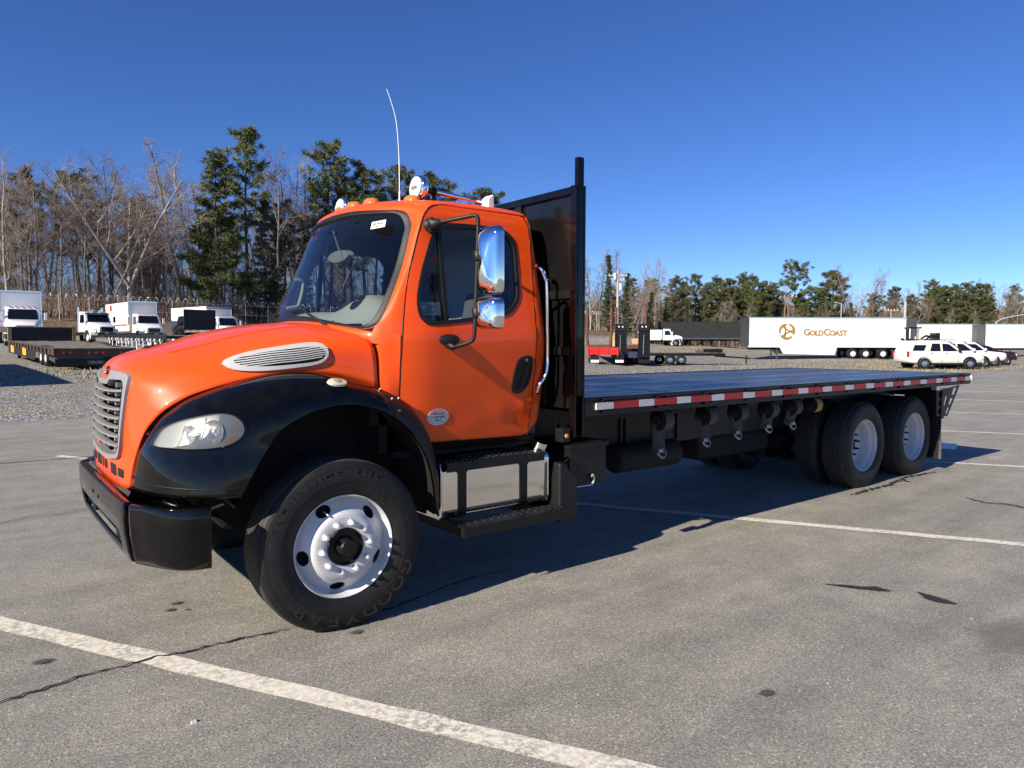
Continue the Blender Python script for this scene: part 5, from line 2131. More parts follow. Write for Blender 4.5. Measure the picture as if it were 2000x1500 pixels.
# strap winches under the driver's rail
for k, (x, dz, L_, mm) in enumerate(((2.86, 0, .26, STRAPM), (3.46, 0, .22, STRAPM), (3.93, 0, .19, STRAPM), (4.43, 0, .17, STRAPM), (4.86, 0, .17, STRAPM), (5.25, 0, .0, STRAPY))):
    b = MB()
    y = -1.15
    for dx in (-.07, .06):
        if dx > 0:
            wn_ = b.build('strap_winch', BLACKM, T, smooth=None)
            b = MB()
        b.add([(x + dx, y - .05, 1.14), (x + dx, y + .07, 1.14), (x + dx, y + .06, 1.0), (x + dx, y - .04, 1.0),
               (x + dx + .008, y - .05, 1.14), (x + dx + .008, y + .07, 1.14), (x + dx + .008, y + .06, 1.0), (x + dx + .008, y - .04, 1.0)],
              [(0, 1, 2, 3), (7, 6, 5, 4), (0, 3, 7, 4), (2, 1, 5, 6), (3, 2, 6, 7)])
    b.build('winch_plate', BLACKM, wn_, smooth=None)
    b = MB()
    r = .085 - .004 * (k % 3)
    b.cyl((x - .058, y, 1.04), (x + .056, y, 1.04), r, 24)
    rl = b.build('strap_roll', mm, wn_, smooth=35)
    b = MB()
    b.lathe([(0, -.09), (.035, -.09), (.04, -.08), (.04, -.062), (r + .004, -.060), (r + .004, -.054)], (x, y, 1.04), (1, 0, 0), 20)
    b.build('winch_drum', DARK, wn_, smooth=35)
    if L_:
        b = MB()
        zz = 1.04
        b.grid([[(x - .095 + .01 * sin(t * 3), y + .03 + .012 * sin(t * 4 + k), zz - t * L_), (x - .012 + .01 * sin(t * 3), y - .035 + .012 * sin(t * 4 + k), zz - t * L_)] for t in [q / 8 for q in range(9)]])
        b.build('loose_strap', mm, wn_, smooth=80, solid=.004)
        b = MB()
        z1 = zz - L_
        b.tube(spline([(x - .06, y, z1 + .03), (x - .07, y - .02, z1 - .02), (x - .02, y - .03, z1 - .05), (x + .02, y - .02, z1 - .02), (x + .015, y - .01, z1 + .01)], 4), .010, 6)
        b.box(x - .085, x - .015, y - .035, y + .03, z1 - .005, z1 + .025)
        b.build('strap_hook', STEEL, wn_, smooth=50)

# ---- headboard
HB = mat('headboard_paint', (.005, .005, .0055), .13, 0, 0, noise=(3, (.012, .011, .010), .6))
b = MB()
b.box(1.765, 1.785, -1.24, 1.24, 1.20, 2.735)
hb = b.build('headboard', HB, T, smooth=None)
b = MB()
b.box(1.74, 1.81, -1.255, 1.255, 2.735, 2.79)
b.build('top_beam', BLACKP, hb, bevel=.006)
for y in (-.62, 0, .62):
    b = MB()
    b.box(1.735, 1.762, y - .035, y + .035, 1.2, 2.733)
    b.build('brace', BLACKM, hb, bevel=.004)
for z in (1.62, 2.03):
    b = MB()
    b.box(1.745, 1.763, -1.24, 1.24, z - .03, z + .03)
    b.build('cross_brace', BLACKM, hb, bevel=.004)
b = MB()
b.prism([(1.742, 1.21), (1.762, 1.21), (1.762, 1.95), (1.742, 1.93)], -.95, -.25)
b.build('mud_panel', DARK, hb, bevel=.01)
for s in (1, -1):
    b = MB()
    y = -s * 1.27
    b.box(1.72, 1.735, y - .03, y + .03, 1.0, 2.79)
    b.box(1.80, 1.815, y - .03, y + .03, 1.0, 2.79)
    b.box(1.735, 1.80, y + s * .015, y + s * .03, 1.0, 2.79)
    b.box(1.74, 1.795, y - s * .035, y - s * .022, 1.35, 1.42)
    b.box(1.74, 1.795, y - s * .035, y - s * .022, 1.95, 2.02)
    b.build('corner_post', BLACKP, hb, bevel=.004)
    b = MB()
    b.box(1.742, 1.797, y - .0275, y + .0125, 1.3, 2.985)
    b.build('stake', BLACKP, hb, bevel=.003)
    b = MB()
    b.cyl((1.811, y - s * .01, 2.31), (1.823, y - s * .01, 2.31), .008, 8)
    b.build('post_bolt', STEEL, hb)
# exhaust stack shield behind the cab
b = MB()
b.cyl((1.66, .80, 1.2), (1.66, .80, 2.1), .04, 16)
b.build('exhaust_pipe', DARK, T)

# ---- tail: mud flaps and underride bracket
for s in (1, -1):
    b = MB()
    b.box(8.45, 8.462, -s * 1.17, -s * .70, .16, .98)
    fl = b.build('mud_flap', PLASTIC, T, bevel=.002)
    b = MB()
    b.box(8.44, 8.48, -s * 1.18, -s * .45, .98, 1.06)
    b.build('flap_hanger', BLACKM, fl, smooth=None)
    b = MB()
    b.box(8.445, 8.470, -s * 1.182, -s * 1.155, .155, .40)
    b.build('flap_weight', STEEL, fl, smooth=None)
    # slotted side plate of the underride guard
    q = [(8.30, 1.06), (9.06, 1.115), (8.68, .71), (8.33, .73)]

    def Q(u, v):
        a = [q[0][i] + (q[1][i] - q[0][i]) * u for i in (0, 1)]
        c = [q[3][i] + (q[2][i] - q[3][i]) * u for i in (0, 1)]
        return (a[0] + (c[0] - a[0]) * v, a[1] + (c[1] - a[1]) * v)
    b = MB()
    us = [0, .10, .28, .44, .56, .74, .92, 1.0]
    vs2 = [0, .06, .30, .40, .62, .72, .93, 1.0]
    for i in range(7):
        for j in range(7):
            if i in (1, 5) and j in (1, 3, 5):
                continue
            if i == 3 and j in (2, 3):
                continue
            p = [Q(us[i], vs2[j]), Q(us[i + 1], vs2[j]), Q(us[i + 1], vs2[j + 1]), Q(us[i], vs2[j + 1])]
            b.prism(list(reversed(p)), -s * 1.16, -s * 1.15)
    gd = b.build('underride_bracket', BLACKM, T, smooth=None, weld=True)
    b = MB()
    for k in range(6):
        b.cyl((8.40 + k * .04, -s * 1.163, 1.085), (8.40 + k * .04, -s * 1.17, 1.085), .008, 6)
    tag(b.build('bracket_bolts', STEEL, gd), kind='stuff')
b = MB()
b.box(8.52, 8.60, -1.15, 1.15, .68, .78)
b.build('underride_bar', BLACKM, T, bevel=.01)
b = MB()
b.box(8.80, 8.98, -.9, .9, .98, 1.12)
b.build('rear_crossbeam', BLACKM, T, smooth=None)

# ================================================================= OTHER VEHICLES
def wheel_pair(parent, x, y, r, w, rim=WHITE, both=True, name='wheel'):
    """wheels at +-y, axle along y; local x forward"""
    for s in (1, -1):
        b = MB()
        prof = [(r * .55, -w * .5), (r * .62, -w * .52), (r * .9, -w * .5), (r * .985, -w * .40), (r, -w * .3), (r, w * .3), (r * .985, w * .40), (r * .9, w * .5), (r * .6, w * .5)]
        b.lathe(prof, (x, s * y, r), (0, -s, 0), 28)
        t = b.build(name, RUBBER, parent, smooth=40)
        b = MB()
        b.lathe([(r * .60, -w * .50), (r * .57, -w * .44), (r * .50, -w * .30), (r * .34, -w * .34), (r * .2, -w * .34), (r * .17, -w * .46), (0, -w * .48)], (x, s * y, r), (0, -s, 0), 20)
        b.build('rim', rim, t, smooth=40)
        for k in range(5):
            a = 2 * pi * k / 5 + .3
            b = MB()
            b.lathe([(r * .075, -w * .345), (0, -w * .347)], (x + r * .42 * sin(a), s * y, r + r * .42 * cos(a)), (0, -s, 0), 8)
            b.build('rim_hole', DARK, t, smooth=None)


def panel(parent, name, pts, m):
    b = MB()
    b.add(pts, [tuple(range(len(pts)))])
    return b.build(name, m, parent, smooth=None, solid=.01)


def shell(parent, name, sections, m, smooth=40, caps=True, bevel=0):
    """loft of outlines given as lists of 3D points"""
    b = MB()
    b.grid(sections, close_v=True)
    n = len(sections[0])
    if caps:
        b.f.append(tuple(reversed(range(n))))
        b.f.append(tuple((len(sections) - 1) * n + k for k in range(n)))
        b.mi += [0, 0]
    return b.build(name, m, parent, smooth=smooth, bevel=bevel)


def rsec(x, hw, z0, z1, r, rb=None, n=3, dx=0.0):
    """rounded cross-section at x: half width hw, from z0 to z1"""
    out = []
    rb = .02 if rb is None else rb
    for cy, cz, a0, rr in ((hw - r, z1 - r, 0, r), (-hw + r, z1 - r, 90, r), (-hw + rb, z0 + rb, 180, rb), (hw - rb, z0 + rb, 270, rb)):
        for k in range(n + 1):
            a = radians(a0 + 90 * k / n)
            z = cz + rr * sin(a)
            out.append((x + dx * (z - z0) / (z1 - z0), cy + rr * cos(a), z))
    return out


def conv_cab(t, paint, glassm=DARKGL, grille=GRILLE, long_nose=False, bumper=BLACKM, visor=False):
    """a conventional truck cab; local x forward, origin on the ground under the front axle"""
    nz = 1.15 if long_nose else .95
    b = MB()
    shell(t, 'hood', [rsec(-.55, .98, .95, 1.80, .22), rsec(0, .92, .95, 1.74, .24), rsec(.5, .80, .92, 1.64, .24), rsec(nz - .12, .70, .90, 1.52, .2), rsec(nz, .62, .92, 1.40, .15)], paint)
    hd = [c for c in t.children if c.name.startswith('hood')][-1]
    for s in (1, -1):
        b = MB()
        rr = []
        for k in range(13):
            a = radians(-18 + 216 * k / 12)
            c_, s_ = cos(a), sin(a)
            rr.append([(c_ * .60, s * .72, .53 + s_ * .60), (c_ * .70, s * .82, .56 + s_ * .72), (c_ * .66, s * 1.14, .55 + s_ * .68), (c_ * .58, s * 1.18, .53 + s_ * .60)])
        b.grid(rr)
        b.build('fender', paint, t, smooth=50, solid=.02)
        shell(t, 'headlight', [[(nz - .30 + .02, s * .74, 1.05), (nz - .45, s * 1.0, 1.06), (nz - .48, s * 1.02, 1.22), (nz - .32, s * .78, 1.24)], [(nz - .16, s * .76, 1.06), (nz - .34, s * 1.04, 1.07), (nz - .38, s * 1.05, 1.21), (nz - .20, s * .78, 1.22)]], LENSW)
    b = MB()
    b.box(nz - .02, nz + .02, -.50, .50, .95, 1.36)
    gr = b.build('grille', grille, t, bevel=.02)
    for k in range(5):
        b = MB()
        b.box(nz + .021, nz + .026, -.46 + k * .19, -.32 + k * .19, 1.0, 1.31)
        b.build('grille_opening', DARK, gr, smooth=None)
    shell(t, 'bumper', [[(nz + .08, -.85, .50), (nz + .08, .85, .50), (nz + .02, .85, .48), (nz + .02, -.85, .48)]] + [[(nz + .14, -.85, z), (nz + .14, .85, z), (nz - .30, 1.18, z), (nz - .30, -1.18, z)] for z in (.5, .82)], bumper, caps=True)
    # cab body: sides, roof and windows
    prof = [(-2.05, .95), (-.50, .95), (-.50, 1.80), (-.72, 2.20), (-.90, 2.55), (-1.05, 2.68), (-1.95, 2.72), (-2.05, 2.60)]
    secs = []
    for y, k in ((-1.03, 0), (-.97, 1), (.97, 1), (1.03, 0)):
        pts = []
        for x, z in prof:
            tz = max(0, (z - 1.8)) * .10
            yy = y + (-tz if y > 0 else tz)
            sh = .05 if not k else 0
            cxp, czp = -1.3, 1.8
            pts.append((x + (cxp - x) * sh * .6, yy, z + (czp - z) * sh * .35))
        secs.append(pts)
    cab = shell(t, 'cab', secs, paint, smooth=30)
    wy = .86
    panel(t, 'windshield', [(-.515, -wy, 1.82), (-.515, wy, 1.82), (-.70, wy - .02, 2.20), (-.875, wy - .08, 2.52), (-.875, -wy + .08, 2.52), (-.70, -wy + .02, 2.20)], glassm)
    w_ = [c for c in t.children if c.name.startswith('windshield')][-1]
    w_.location.x = .02
    if visor:
        b = MB()
        b.prism([(-.80, 2.50), (-.60, 2.44), (-.58, 2.47), (-.86, 2.60)], -.95, .95)
        b.build('sun_visor', mat('dark_visor', (.03, .035, .06), .3, 0, .5), t)
    for s in (1, -1):
        yy = lambda z: s * (1.034 - max(0, z - 1.8) * .10)
        o = [(-1.75, 1.74), (-.80, 1.74), (-.80, 1.9), (-1.0, 2.42), (-1.65, 2.46), (-1.75, 2.38)]
        panel(t, 'side_window', [(x, yy(z), z) for x, z in (o if s > 0 else list(reversed(o)))], glassm)
        b = MB()
        b.tube([(-.75, s * 1.02, 2.4), (-.55, s * 1.28, 2.42), (-.55, s * 1.28, 1.65), (-.75, s * 1.03, 1.66)], .018, 6)
        arm = b.build('mirror_arm', PLASTIC, t, smooth=50)
        b = MB()
        b.box(-.60, -.52, s * 1.20, s * 1.40, 1.78, 2.30)
        b.build('mirror', paint if not visor else BLACKM, arm, bevel=.03)
    for k in range(5):
        b = MB()
        y = -.7 + .35 * k
        b.box(-1.02, -.90, y - .04, y + .04, 2.66, 2.735)
        b.build('roof_lamp', AMBER, t, smooth=None)
    wheel_pair(t, 0, .98, .50, .30, WHITE)


def frame_and_tandem(t, x_back, axles, rim=WHITE):
    b = MB()
    b.box(x_back, -.4, .35, .45, .68, .95)
    b.box(x_back, -.4, -.45, -.35, .68, .95)
    tag(b.build('chassis', BLACKM, t, smooth=None), kind='stuff')
    for x in axles:
        wheel_pair(t, x, .93, .50, .52, rim, name='rear_wheel')


def box_truck(name, label, loc, heading, blen, bh, side=BOXGREY, front=BOXGREY, fairing=False, red=False):
    t = thing(name, label, 'box truck', loc, heading, 'white box trucks parked along the fence')
    conv_cab(t, WHITE)
    x1, x0 = -2.25, -2.25 - blen
    frame_and_tandem(t, x0 + .2, (x0 + 2.0,))
    b = MB()
    b.box(x0, x1, -1.25, 1.25, 1.10, bh)
    body = b.build('cargo_box', side, t, bevel=.03)
    for s in (1, -1):
        b = MB()
        b.box(x1 - .06, x1 + .012, s * 1.19, s * 1.262, 1.10, bh + .01)
        b.build('corner_trim', ALU, body, smooth=None)
        b = MB()
        b.box(x0, x1, s * 1.22, s * 1.262, bh - .09, bh + .012)
        b.build('roof_trim', ALU, body, smooth=None)
    b = MB()
    b.box(x1 - .02, x1 + .014, -1.19, 1.19, bh - .10, bh + .012)
    b.build('front_trim', ALU, body, smooth=None)
    if fairing:
        b = MB()
        b.cyl((x1 + .03, -1.25, bh - .14), (x1 + .03, 1.25, bh - .14), .16, 16)
        b.build('rolled_fairing', STEEL, body)
    if red:
        for (xa, xb, za, zb) in ((x1 - 5.9, x1 - 5.2, bh - .80, bh - .25), (x0 + 2.9, x1 - .35, 1.62, 1.76)):
            b = MB()
            for s in (1, -1):
                b.box(xa, xb, s * 1.252, s * 1.258, za, zb)
            tag(b.build('red_mark', RED, body, smooth=None), kind='stuff')
    return t


def van_trailer(name, label, loc, heading, L, w=2.6, zf=1.2, zt=4.1, skin=WALLW, ends=STEEL, axles=(), ribs=0, skirt=None, legs=None, group=None, cat='trailer', end_front=None):
    """box trailer, x forward (front at +L/2)"""
    t = thing(name, label, cat, loc, heading, group)
    h = L / 2
    b = MB()
    b.box(-h + .06, h - .06, -w / 2, w / 2, zf, zt)
    body = b.build('trailer_body', skin, t, smooth=None)
    b = MB()
    b.box(-h, -h + .06, -w / 2 - .01, w / 2 + .01, zf - .02, zt + .02)
    b.build('rear_frame', ends, t, smooth=None)
    for s in (1, -1):
        for k in (0, 1):
            b = MB()
            b.box(-h - .02, -h, s * .05, s * (w / 2 - .06), zf + .05, zt - .08) if k == 0 else b.cyl((-h - .03, s * .25, zf), (-h - .03, s * .25, zt), .02, 6)
            b.build('rear_door' if k == 0 else 'lock_rod', ends if end_front is None else end_front, t, smooth=None)
    b = MB()
    b.box(h - .06, h, -w / 2 - .01, w / 2 + .01, zf - .02, zt + .02)
    b.build('front_wall', end_front or ends, t, smooth=None)
    for s in (1, -1):
        b = MB()
        b.box(-h, h, s * (w / 2 - .03), s * (w / 2 + .015), zt - .10, zt + .025)
        b.build('top_rail', ALU if skin is not TARP else TARP, t, smooth=None)
        b = MB()
        b.box(-h, h, s * (w / 2 - .03), s * (w / 2 + .018), zf - .05, zf + .16)
        b.build('bottom_rail', skin if skin is not TARP else STEEL, t, smooth=None)
        for k in range(ribs):
            b = MB()
            x = -h + L * (k + .5) / ribs
            b.box(x - .06, x + .06, s * (w / 2), s * (w / 2 + .04), zf + .16, zt - .10)
            b.build('wall_rib', skin, t, smooth=None)
    b = MB()
    b.box(-h + .5, h - .5, -.5, .5, zf - .30, zf - .05)
    b.build('underframe', BLACKM, t, smooth=None)
    for x in axles:
        wheel_pair(t, x, w / 2 - .27, .51, .52, WHITE)
    if skirt:
        for s in (1, -1):
            b = MB()
            b.add([(skirt[0], s * (w / 2 - .03), zf - .05), (skirt[1], s * (w / 2 - .03), zf - .05), (skirt[1] - .4, s * (w / 2 - .06), zf - .70), (skirt[0] + .25, s * (w / 2 - .06), zf - .82)], [(0, 1, 2, 3)])
            b.build('side_skirt', WHITE, t, smooth=None, solid=.02)
    if legs is not None:
        for s in (1, -1):
            b = MB()
            b.box(legs - .06, legs + .06, s * .8 - .06, s * .8 + .06, .05, zf)
            b.box(legs - .14, legs + .14, s * .8 - .14, s * .8 + .14, .0, .05)
            b.build('landing_leg', STEEL, t, smooth=None)
    return t


RIGHT = atan2(-.618, .786)           # heading of things parked square across the view


def G_(x, y):
    return (x, y, ground(x, y) - .02)


# ---- left side, along the fence
box_truck('box_truck', 'white box truck at left end, its hood half hidden by the black trailer bulkhead', G_(2.1, 53.2), radians(-89), 7.2, 3.85)
box_truck('box_truck', 'white box truck with red square and red stripe on its cargo box', G_(12.6, 66.8), radians(-84.4), 7.4, 3.9, side=mat('cream_box_skin', (.78, .76, .70), .5), red=True)
box_truck('box_truck', 'white box truck with rolled roof fairing behind the black headboard panel', G_(19.2, 64.9), radians(-78), 7.4, 3.75, side=WALLW, fairing=True)
t = thing('day_cab_truck', 'white day cab tractor with dark sun visor and tall chrome grille', 'truck', G_(8.3, 64.5), radians(-76))
conv_cab(t, WHITE, grille=CHROME, long_nose=True, bumper=ALU, visor=True)
frame_and_tandem(t, -6.3, (-4.6, -5.9))
for s in (1, -1):
    b = MB()
    b.cyl((-2.2, s * .95, 1.0), (-2.2, s * .95, 3.1), .07, 12)
    b.build('exhaust_stack', CHROME, t)
    b = MB()
    b.cyl((-1.2, s * .3, 2.80), (-.9, s * .3, 2.80), .06, 10)
    b.build('air_horn', CHROME, t)


def flat_trailer(name, label, loc, heading, L, w, zd, m_deck, m_side, axle_x, wr, pitch=0.0, group=None, planks=7, cat='trailer'):
    """flat trailer; x forward, origin on the ground at its rear end"""
    t = thing(name, label, cat, loc, heading, group, pitch)
    b = MB()
    b.box(.02, L, -w / 2 + .04, w / 2 - .04, zd - .18, zd - .04)
    b.build('deck_frame', m_side, t, smooth=None)
    for k in range(planks):
        pw = (w - .08) / planks
        b = MB()
        y0 = -w / 2 + .04 + pw * k
        b.box(.03, L - .02, y0 + .008, y0 + pw - .008, zd - .04, zd - .006 * (k % 3))
        b.build('deck_board', m_deck, t, smooth=None)
    for s in (1, -1):
        b = MB()
        b.box(0, L, s * (w / 2 - .04), s * w / 2, zd - .24, zd + .015)
        b.build('side_rail', m_side, t, smooth=None)
    for x in axle_x:
        wheel_pair(t, x, w / 2 - .22, wr, .30, WHITE)
    return t


# step-deck equipment trailer, seen from its rear corner
a0 = radians(95)
gx0, gy0 = .97 + 1.295 * .996, 23.9 + 1.295 * .087
t = flat_trailer('equipment_trailer', 'low black equipment trailer with worn wood deck and yellow side panels', (gx0, gy0, ground(gx0, gy0) - .02), a0, 9.3, 2.59, .72, WOOD, DARKRUST, (1.9, 2.75), .37, pitch=-.030)
b = MB()
b.box(.0, .03, -1.295, 1.295, .40, .73)
tp = b.build('tail_panel', DARKRUST, t, smooth=None)
for y in (-1.0, -.80, -.22, 0, .22, .80, 1.0):
    b = MB()
    b.lathe([(.045, 0), (.04, .012), (0, .014)], (0, y, .57), (-1, 0, 0), 12)
    b.build('tail_lamp', REDL, tp)
b = MB()
b.box(.10, .16, -1.25, 1.25, .10, .36)
bmp = b.build('rear_bumper', BLACKM, t, smooth=None)
b = MB()
b.box(.088, .10, -.26, .26, .17, .29)
b.build('plate', mat('dark_plate', (.12, .12, .13), .5), bmp, smooth=None)
text_obj('plate_number', 'S2 - 14', .11, TAPEW, bmp, frame_m((.084, 0, .23), (0, -1, 0), (0, 0, 1)), .002)
for s in (1, -1):
    b = MB()
    b.add([(.9, s * 1.297, .69), (9.2, s * 1.297, .69), (9.2, s * 1.297, .22), (3.4, s * 1.297, .16), (3.2, s * 1.297, .5), (1.4, s * 1.297, .5), (1.1, s * 1.297, .30)], [tuple(range(7))])
    b.build('side_skirt', BLACKM, t, smooth=None, solid=.012)
    for x in (5.4, 8.1):
        b = MB()
        b.box(x - .38, x + .38, s * 1.300, s * 1.318, .27, .56)
        b.build('yellow_panel', YELLOW, t, smooth=None)
    for k in range(13):
        b = MB()
        b.box(.6 + k * .66, .76 + k * .66, s * 1.30, s * 1.325, .52, .70)
        b.build('stake_pocket', RUST, t, smooth=None)
    b = MB()
    b.add([(.15, s * 1.1, .34), (.9, s * 1.28, .42), (.9, s * 1.28, .30), (.15, s * 1.1, .12)], [(0, 1, 2, 3)])
    b.build('bumper_brace', STEEL, t, smooth=None, solid=.02)
    b = MB()
    b.box(8.55, 8.67, s * 1.0 - .06, s * 1.0 + .06, -.02, .5)
    b.build('landing_leg', BLACKM, t, smooth=None)
b = MB()
b.box(9.3, 9.38, -1.295, 1.295, .55, 1.30)
bh_ = b.build('front_bulkhead', TARP, t, smooth=None)
b = MB()
b.box(9.28, 9.45, -1.32, 1.32, 1.30, 1.345)
b.build('bulkhead_cap', WOOD, bh_, smooth=None)
for s in (1, -1):
    b = MB()
    b.box(9.27, 9.37, s * 1.16, s * 1.30, .7, 1.30)
    b.build('bulkhead_post', mat('ochre_post', (.35, .27, .10), .7), bh_, smooth=None)
b = MB()
b.box(9.4, 12.3, -1.2, 1.2, 1.05, 1.30)
b.build('gooseneck_deck', DARKRUST, t, smooth=None)

# flatbed trailer with hanging straps behind it
gx0, gy0 = 8.2, 35.0
t = flat_trailer('flatbed_trailer', 'dark flatbed trailer with rows of white straps hanging below its edge', (gx0, gy0, ground(gx0, gy0)), radians(94), 12.5, 2.55, 1.08, WOOD, BLACKM, (2.2, 3.4), .48, pitch=-.012)
for k in range(15):
    b = MB()
    x = 1.0 + k * .74 + (.2 if k % 3 else 0)
    b.cyl((x - .06, 1.24, .80), (x + .06, 1.24, .80), .10, 12)
    wnc = b.build('strap_roll', PAPER, t)
    b = MB()
    b.box(x - .05, x + .05, 1.275, 1.29, .25 + .12 * (k % 3), .80)
    b.build('hanging_strap', PAPER, wnc, smooth=None)

# dark flatbed truck with a tall black headboard
t = thing('flatbed_truck', 'dark flatbed truck seen from behind, tall black headboard before a white box', 'truck', G_(13.9, 55.3), radians(-258))
b = MB()
b.box(-5.2, .0, -1.27, 1.27, 1.12, 1.27)
b.build('deck', WOOD, t, smooth=None)
b = MB()
b.box(0, .07, -1.30, 1.30, 1.27, 2.95)
b.build('headboard', TARP, t, smooth=None)
for k in range(9):
    b = MB()
    b.box(-.02, -.004, -1.26 + k * .28, -1.10 + k * .28, 1.29, 1.36)
    b.build('reflector', TAPER if k % 2 else TAPEW, t, smooth=None)
b = MB()
b.box(-5.2, 2.9, -.4, .4, .7, 1.1)
b.build('chassis', BLACKM, t, smooth=None)
shell(t, 'cab', [rsec(.5, 1.0, .95, 2.45, .15), rsec(1.7, 1.0, .95, 2.45, .2), rsec(2.0, .97, .95, 1.85, .2), rsec(3.0, .8, .95, 1.6, .2)], BLACKP)
wheel_pair(t, 2.4, .95, .48, .3)
wheel_pair(t, -3.6, .95, .48, .5)

# farm tractor, mostly hidden behind the orange hood
t = thing('tractor', 'green tractor with dark cab at the fence beyond the windshield corner', 'tractor', G_(27.3, 71.0), radians(-60))
shell(t, 'hood', [rsec(-.2, .42, .9, 1.9, .12), rsec(1.2, .40, .9, 1.85, .15), rsec(1.5, .34, .95, 1.7, .15)], GREEN)
b = MB()
for s in (1, -1):
    b.box(-1.6, -1.5, s * .65 - .05, s * .65 + .05, 1.2, 2.75)
    b.box(-.35, -.25, s * .65 - .05, s * .65 + .05, 1.2, 2.75)
b.box(-1.75, -.1, -.8, .8, 2.75, 2.88)
tag(b.build('cab_frame', BLACKM, t, smooth=None), kind='stuff')
b = MB()
b.box(-1.6, -.2, -.5, .5, .9, 1.3)
b.build('platform', GREEN, t, bevel=.05)
wheel_pair(t, -1.1, .8, .8, .45, YELLOW)
wheel_pair(t, 1.1, .65, .5, .3, YELLOW)
b = MB()
b.cyl((.6, 0, 1.9), (.6, 0, 2.6), .05, 10)
b.build('exhaust_stack', STEEL, t)

# invented box trailer outside the frame, added to throw a shadow on the gravel
van_trailer('added_shadow_trailer', 'invented unseen box trailer beyond the left edge, added to cast the gravel shadow', (-5.9, 23.5, ground(-5.9, 23.5) - .03), radians(92), 8.5, 2.5, .75, 2.95, axles=(-2.2, -1.2), legs=3.0)

# ---- right side
# log trailer with rust coloured stakes and a red tail
HD = radians(48)
t = thing('log_trailer', 'black log trailer with two tall rusty stakes and a red tail bumper', 'trailer', G_(33.9, 29.65), HD)
b = MB()
b.box(0, 12, -.45, .45, .85, 1.15)
b.build('trailer_frame', BLACKM, t, smooth=None)
b = MB()
b.box(-.12, .05, -.75, 1.35, .72, 1.22)
tb_ = b.build('tail_bumper', RED, t, bevel=.02)
for y in (-.72, -.05, .65, 1.32):
    b = MB()
    b.box(-.17, -.12, y - .04, y + .04, .62, 1.25)
    b.build('bumper_rib', RED, tb_, smooth=None)
for y in (-.55, -.35, .95, 1.15, .2, .4):
    b = MB()
    b.lathe([(.06, 0), (.05, .015), (0, .02)], (-.12, y, .98), (-1, 0, 0), 12)
    b.build('tail_lamp', REDL, tb_)
for y in (-.85, .85):
    b = MB()
    b.box(.02, .04, y - .3, y + .3, .18, .75)
    b.build('mud_flap', BLACKM, t, smooth=None)
    b = MB()
    b.box(.0, .02, y - .28, y + .28, .18, .36)
    b.build('flap_plate', PAPER, t, smooth=None)
for x in (1.3, 2.55):
    wheel_pair(t, x, .93, .5, .52)
t2 = thing('stake_trailer', 'black trailer with a pair of rusty stakes standing behind the raised ramps', 'trailer', G_(37.9, 31.0), HD)
b = MB()
b.box(0, 8, -.45, .45, .85, 1.15)
b.build('trailer_frame', BLACKM, t2, smooth=None)
for x in (1.3, 2.5):
    wheel_pair(t2, x, .93, .5, .52)
for t, x, y0, y1, zt in ((t, 1.6, -.32, 1.28, 4.05), (t2, 1.0, -1.05, 1.05, 4.25)):
    b = MB()
    b.box(x - .12, x + .12, y0, y1, 1.15, 1.42)
    bk = b.build('bunk', RUST, t, smooth=None)
    for y, d in ((y0, -.06), (y1, .06)):
        b = MB()
        b.tube([(x, y, 1.2), (x, y + d * .2, 1.5), (x, y + d, 1.9), (x, y + d, zt - .1), (x, y + d * .6, zt)], [.12, .12, .10, .10, .085], 8)
        b.build('stake', RUST, bk, smooth=50)

# lowboy with two raised ramps
t = thing('ramp_trailer', 'black equipment trailer with two raised loading ramps', 'trailer', G_(36.4, 29.6), radians(44))
b = MB()
b.box(.1, 9, -1.25, 1.25, .70, .95)
b.build('trailer_deck', BLACKM, t, smooth=None)
for yc in (-.82, .82):
    b = MB()
    b.box(-.10, .0, yc - .42, yc - .36, .45, 2.95)
    b.box(-.10, .0, yc + .36, yc + .42, .45, 2.95)
    b.box(-.11, .01, yc - .42, yc + .42, 2.45, 2.98)
    b.box(-.04, -.01, yc - .36, yc + .36, .6, 2.45)
    rp = b.build('ramp', mat('black_ramp', (.006, .007, .011), .5, spec=.25), t, smooth=None)
    for k in range(10):
        b = MB()
        z = .62 + k * .185
        b.box(-.10, -.04, yc - .36, yc + .36, z, z + .045)
        b.build('ramp_rung', BLACKM, rp, smooth=None)
    b = MB()
    b.cyl((-.09, yc + .05, .8), (-.07, yc + .02, 2.2), .03, 8)
    b.build('ramp_strut', STEEL, rp)
    for y in (-.12, .14):
        b = MB()
        b.box(-.125, -.11, yc + y - .04, yc + y + .04, 2.72, 2.82)
        b.build('ramp_hole', PAPER, rp, smooth=None)
    b = MB()
    b.box(-.25, .1, yc - .40, yc + .40, .20, .45)
    b.build('ramp_hinge', BLACKM, t, smooth=None)
    b = MB()
    b.box(.2, .22, yc - .3, yc + .3, .12, .62)
    b.build('mud_flap', BLACKM, t, smooth=None)
b = MB()
b.lathe([(.07, 0), (.06, .02), (0, .025)], (-.02, 1.45, .62), (-1, 0, 0), 12)
b.build('marker_lamp', mat('lime_lamp', (.5, .6, .1), .4), t)
for x in (1.2, 2.2):
    wheel_pair(t, x, 1.0, .42, .45)
b = MB()
b.box(.05, .12, -.35, .35, .55, 1.0)
b.build('tail_plate', mat('navy_plate', (.03, .035, .07), .4), t, smooth=None)

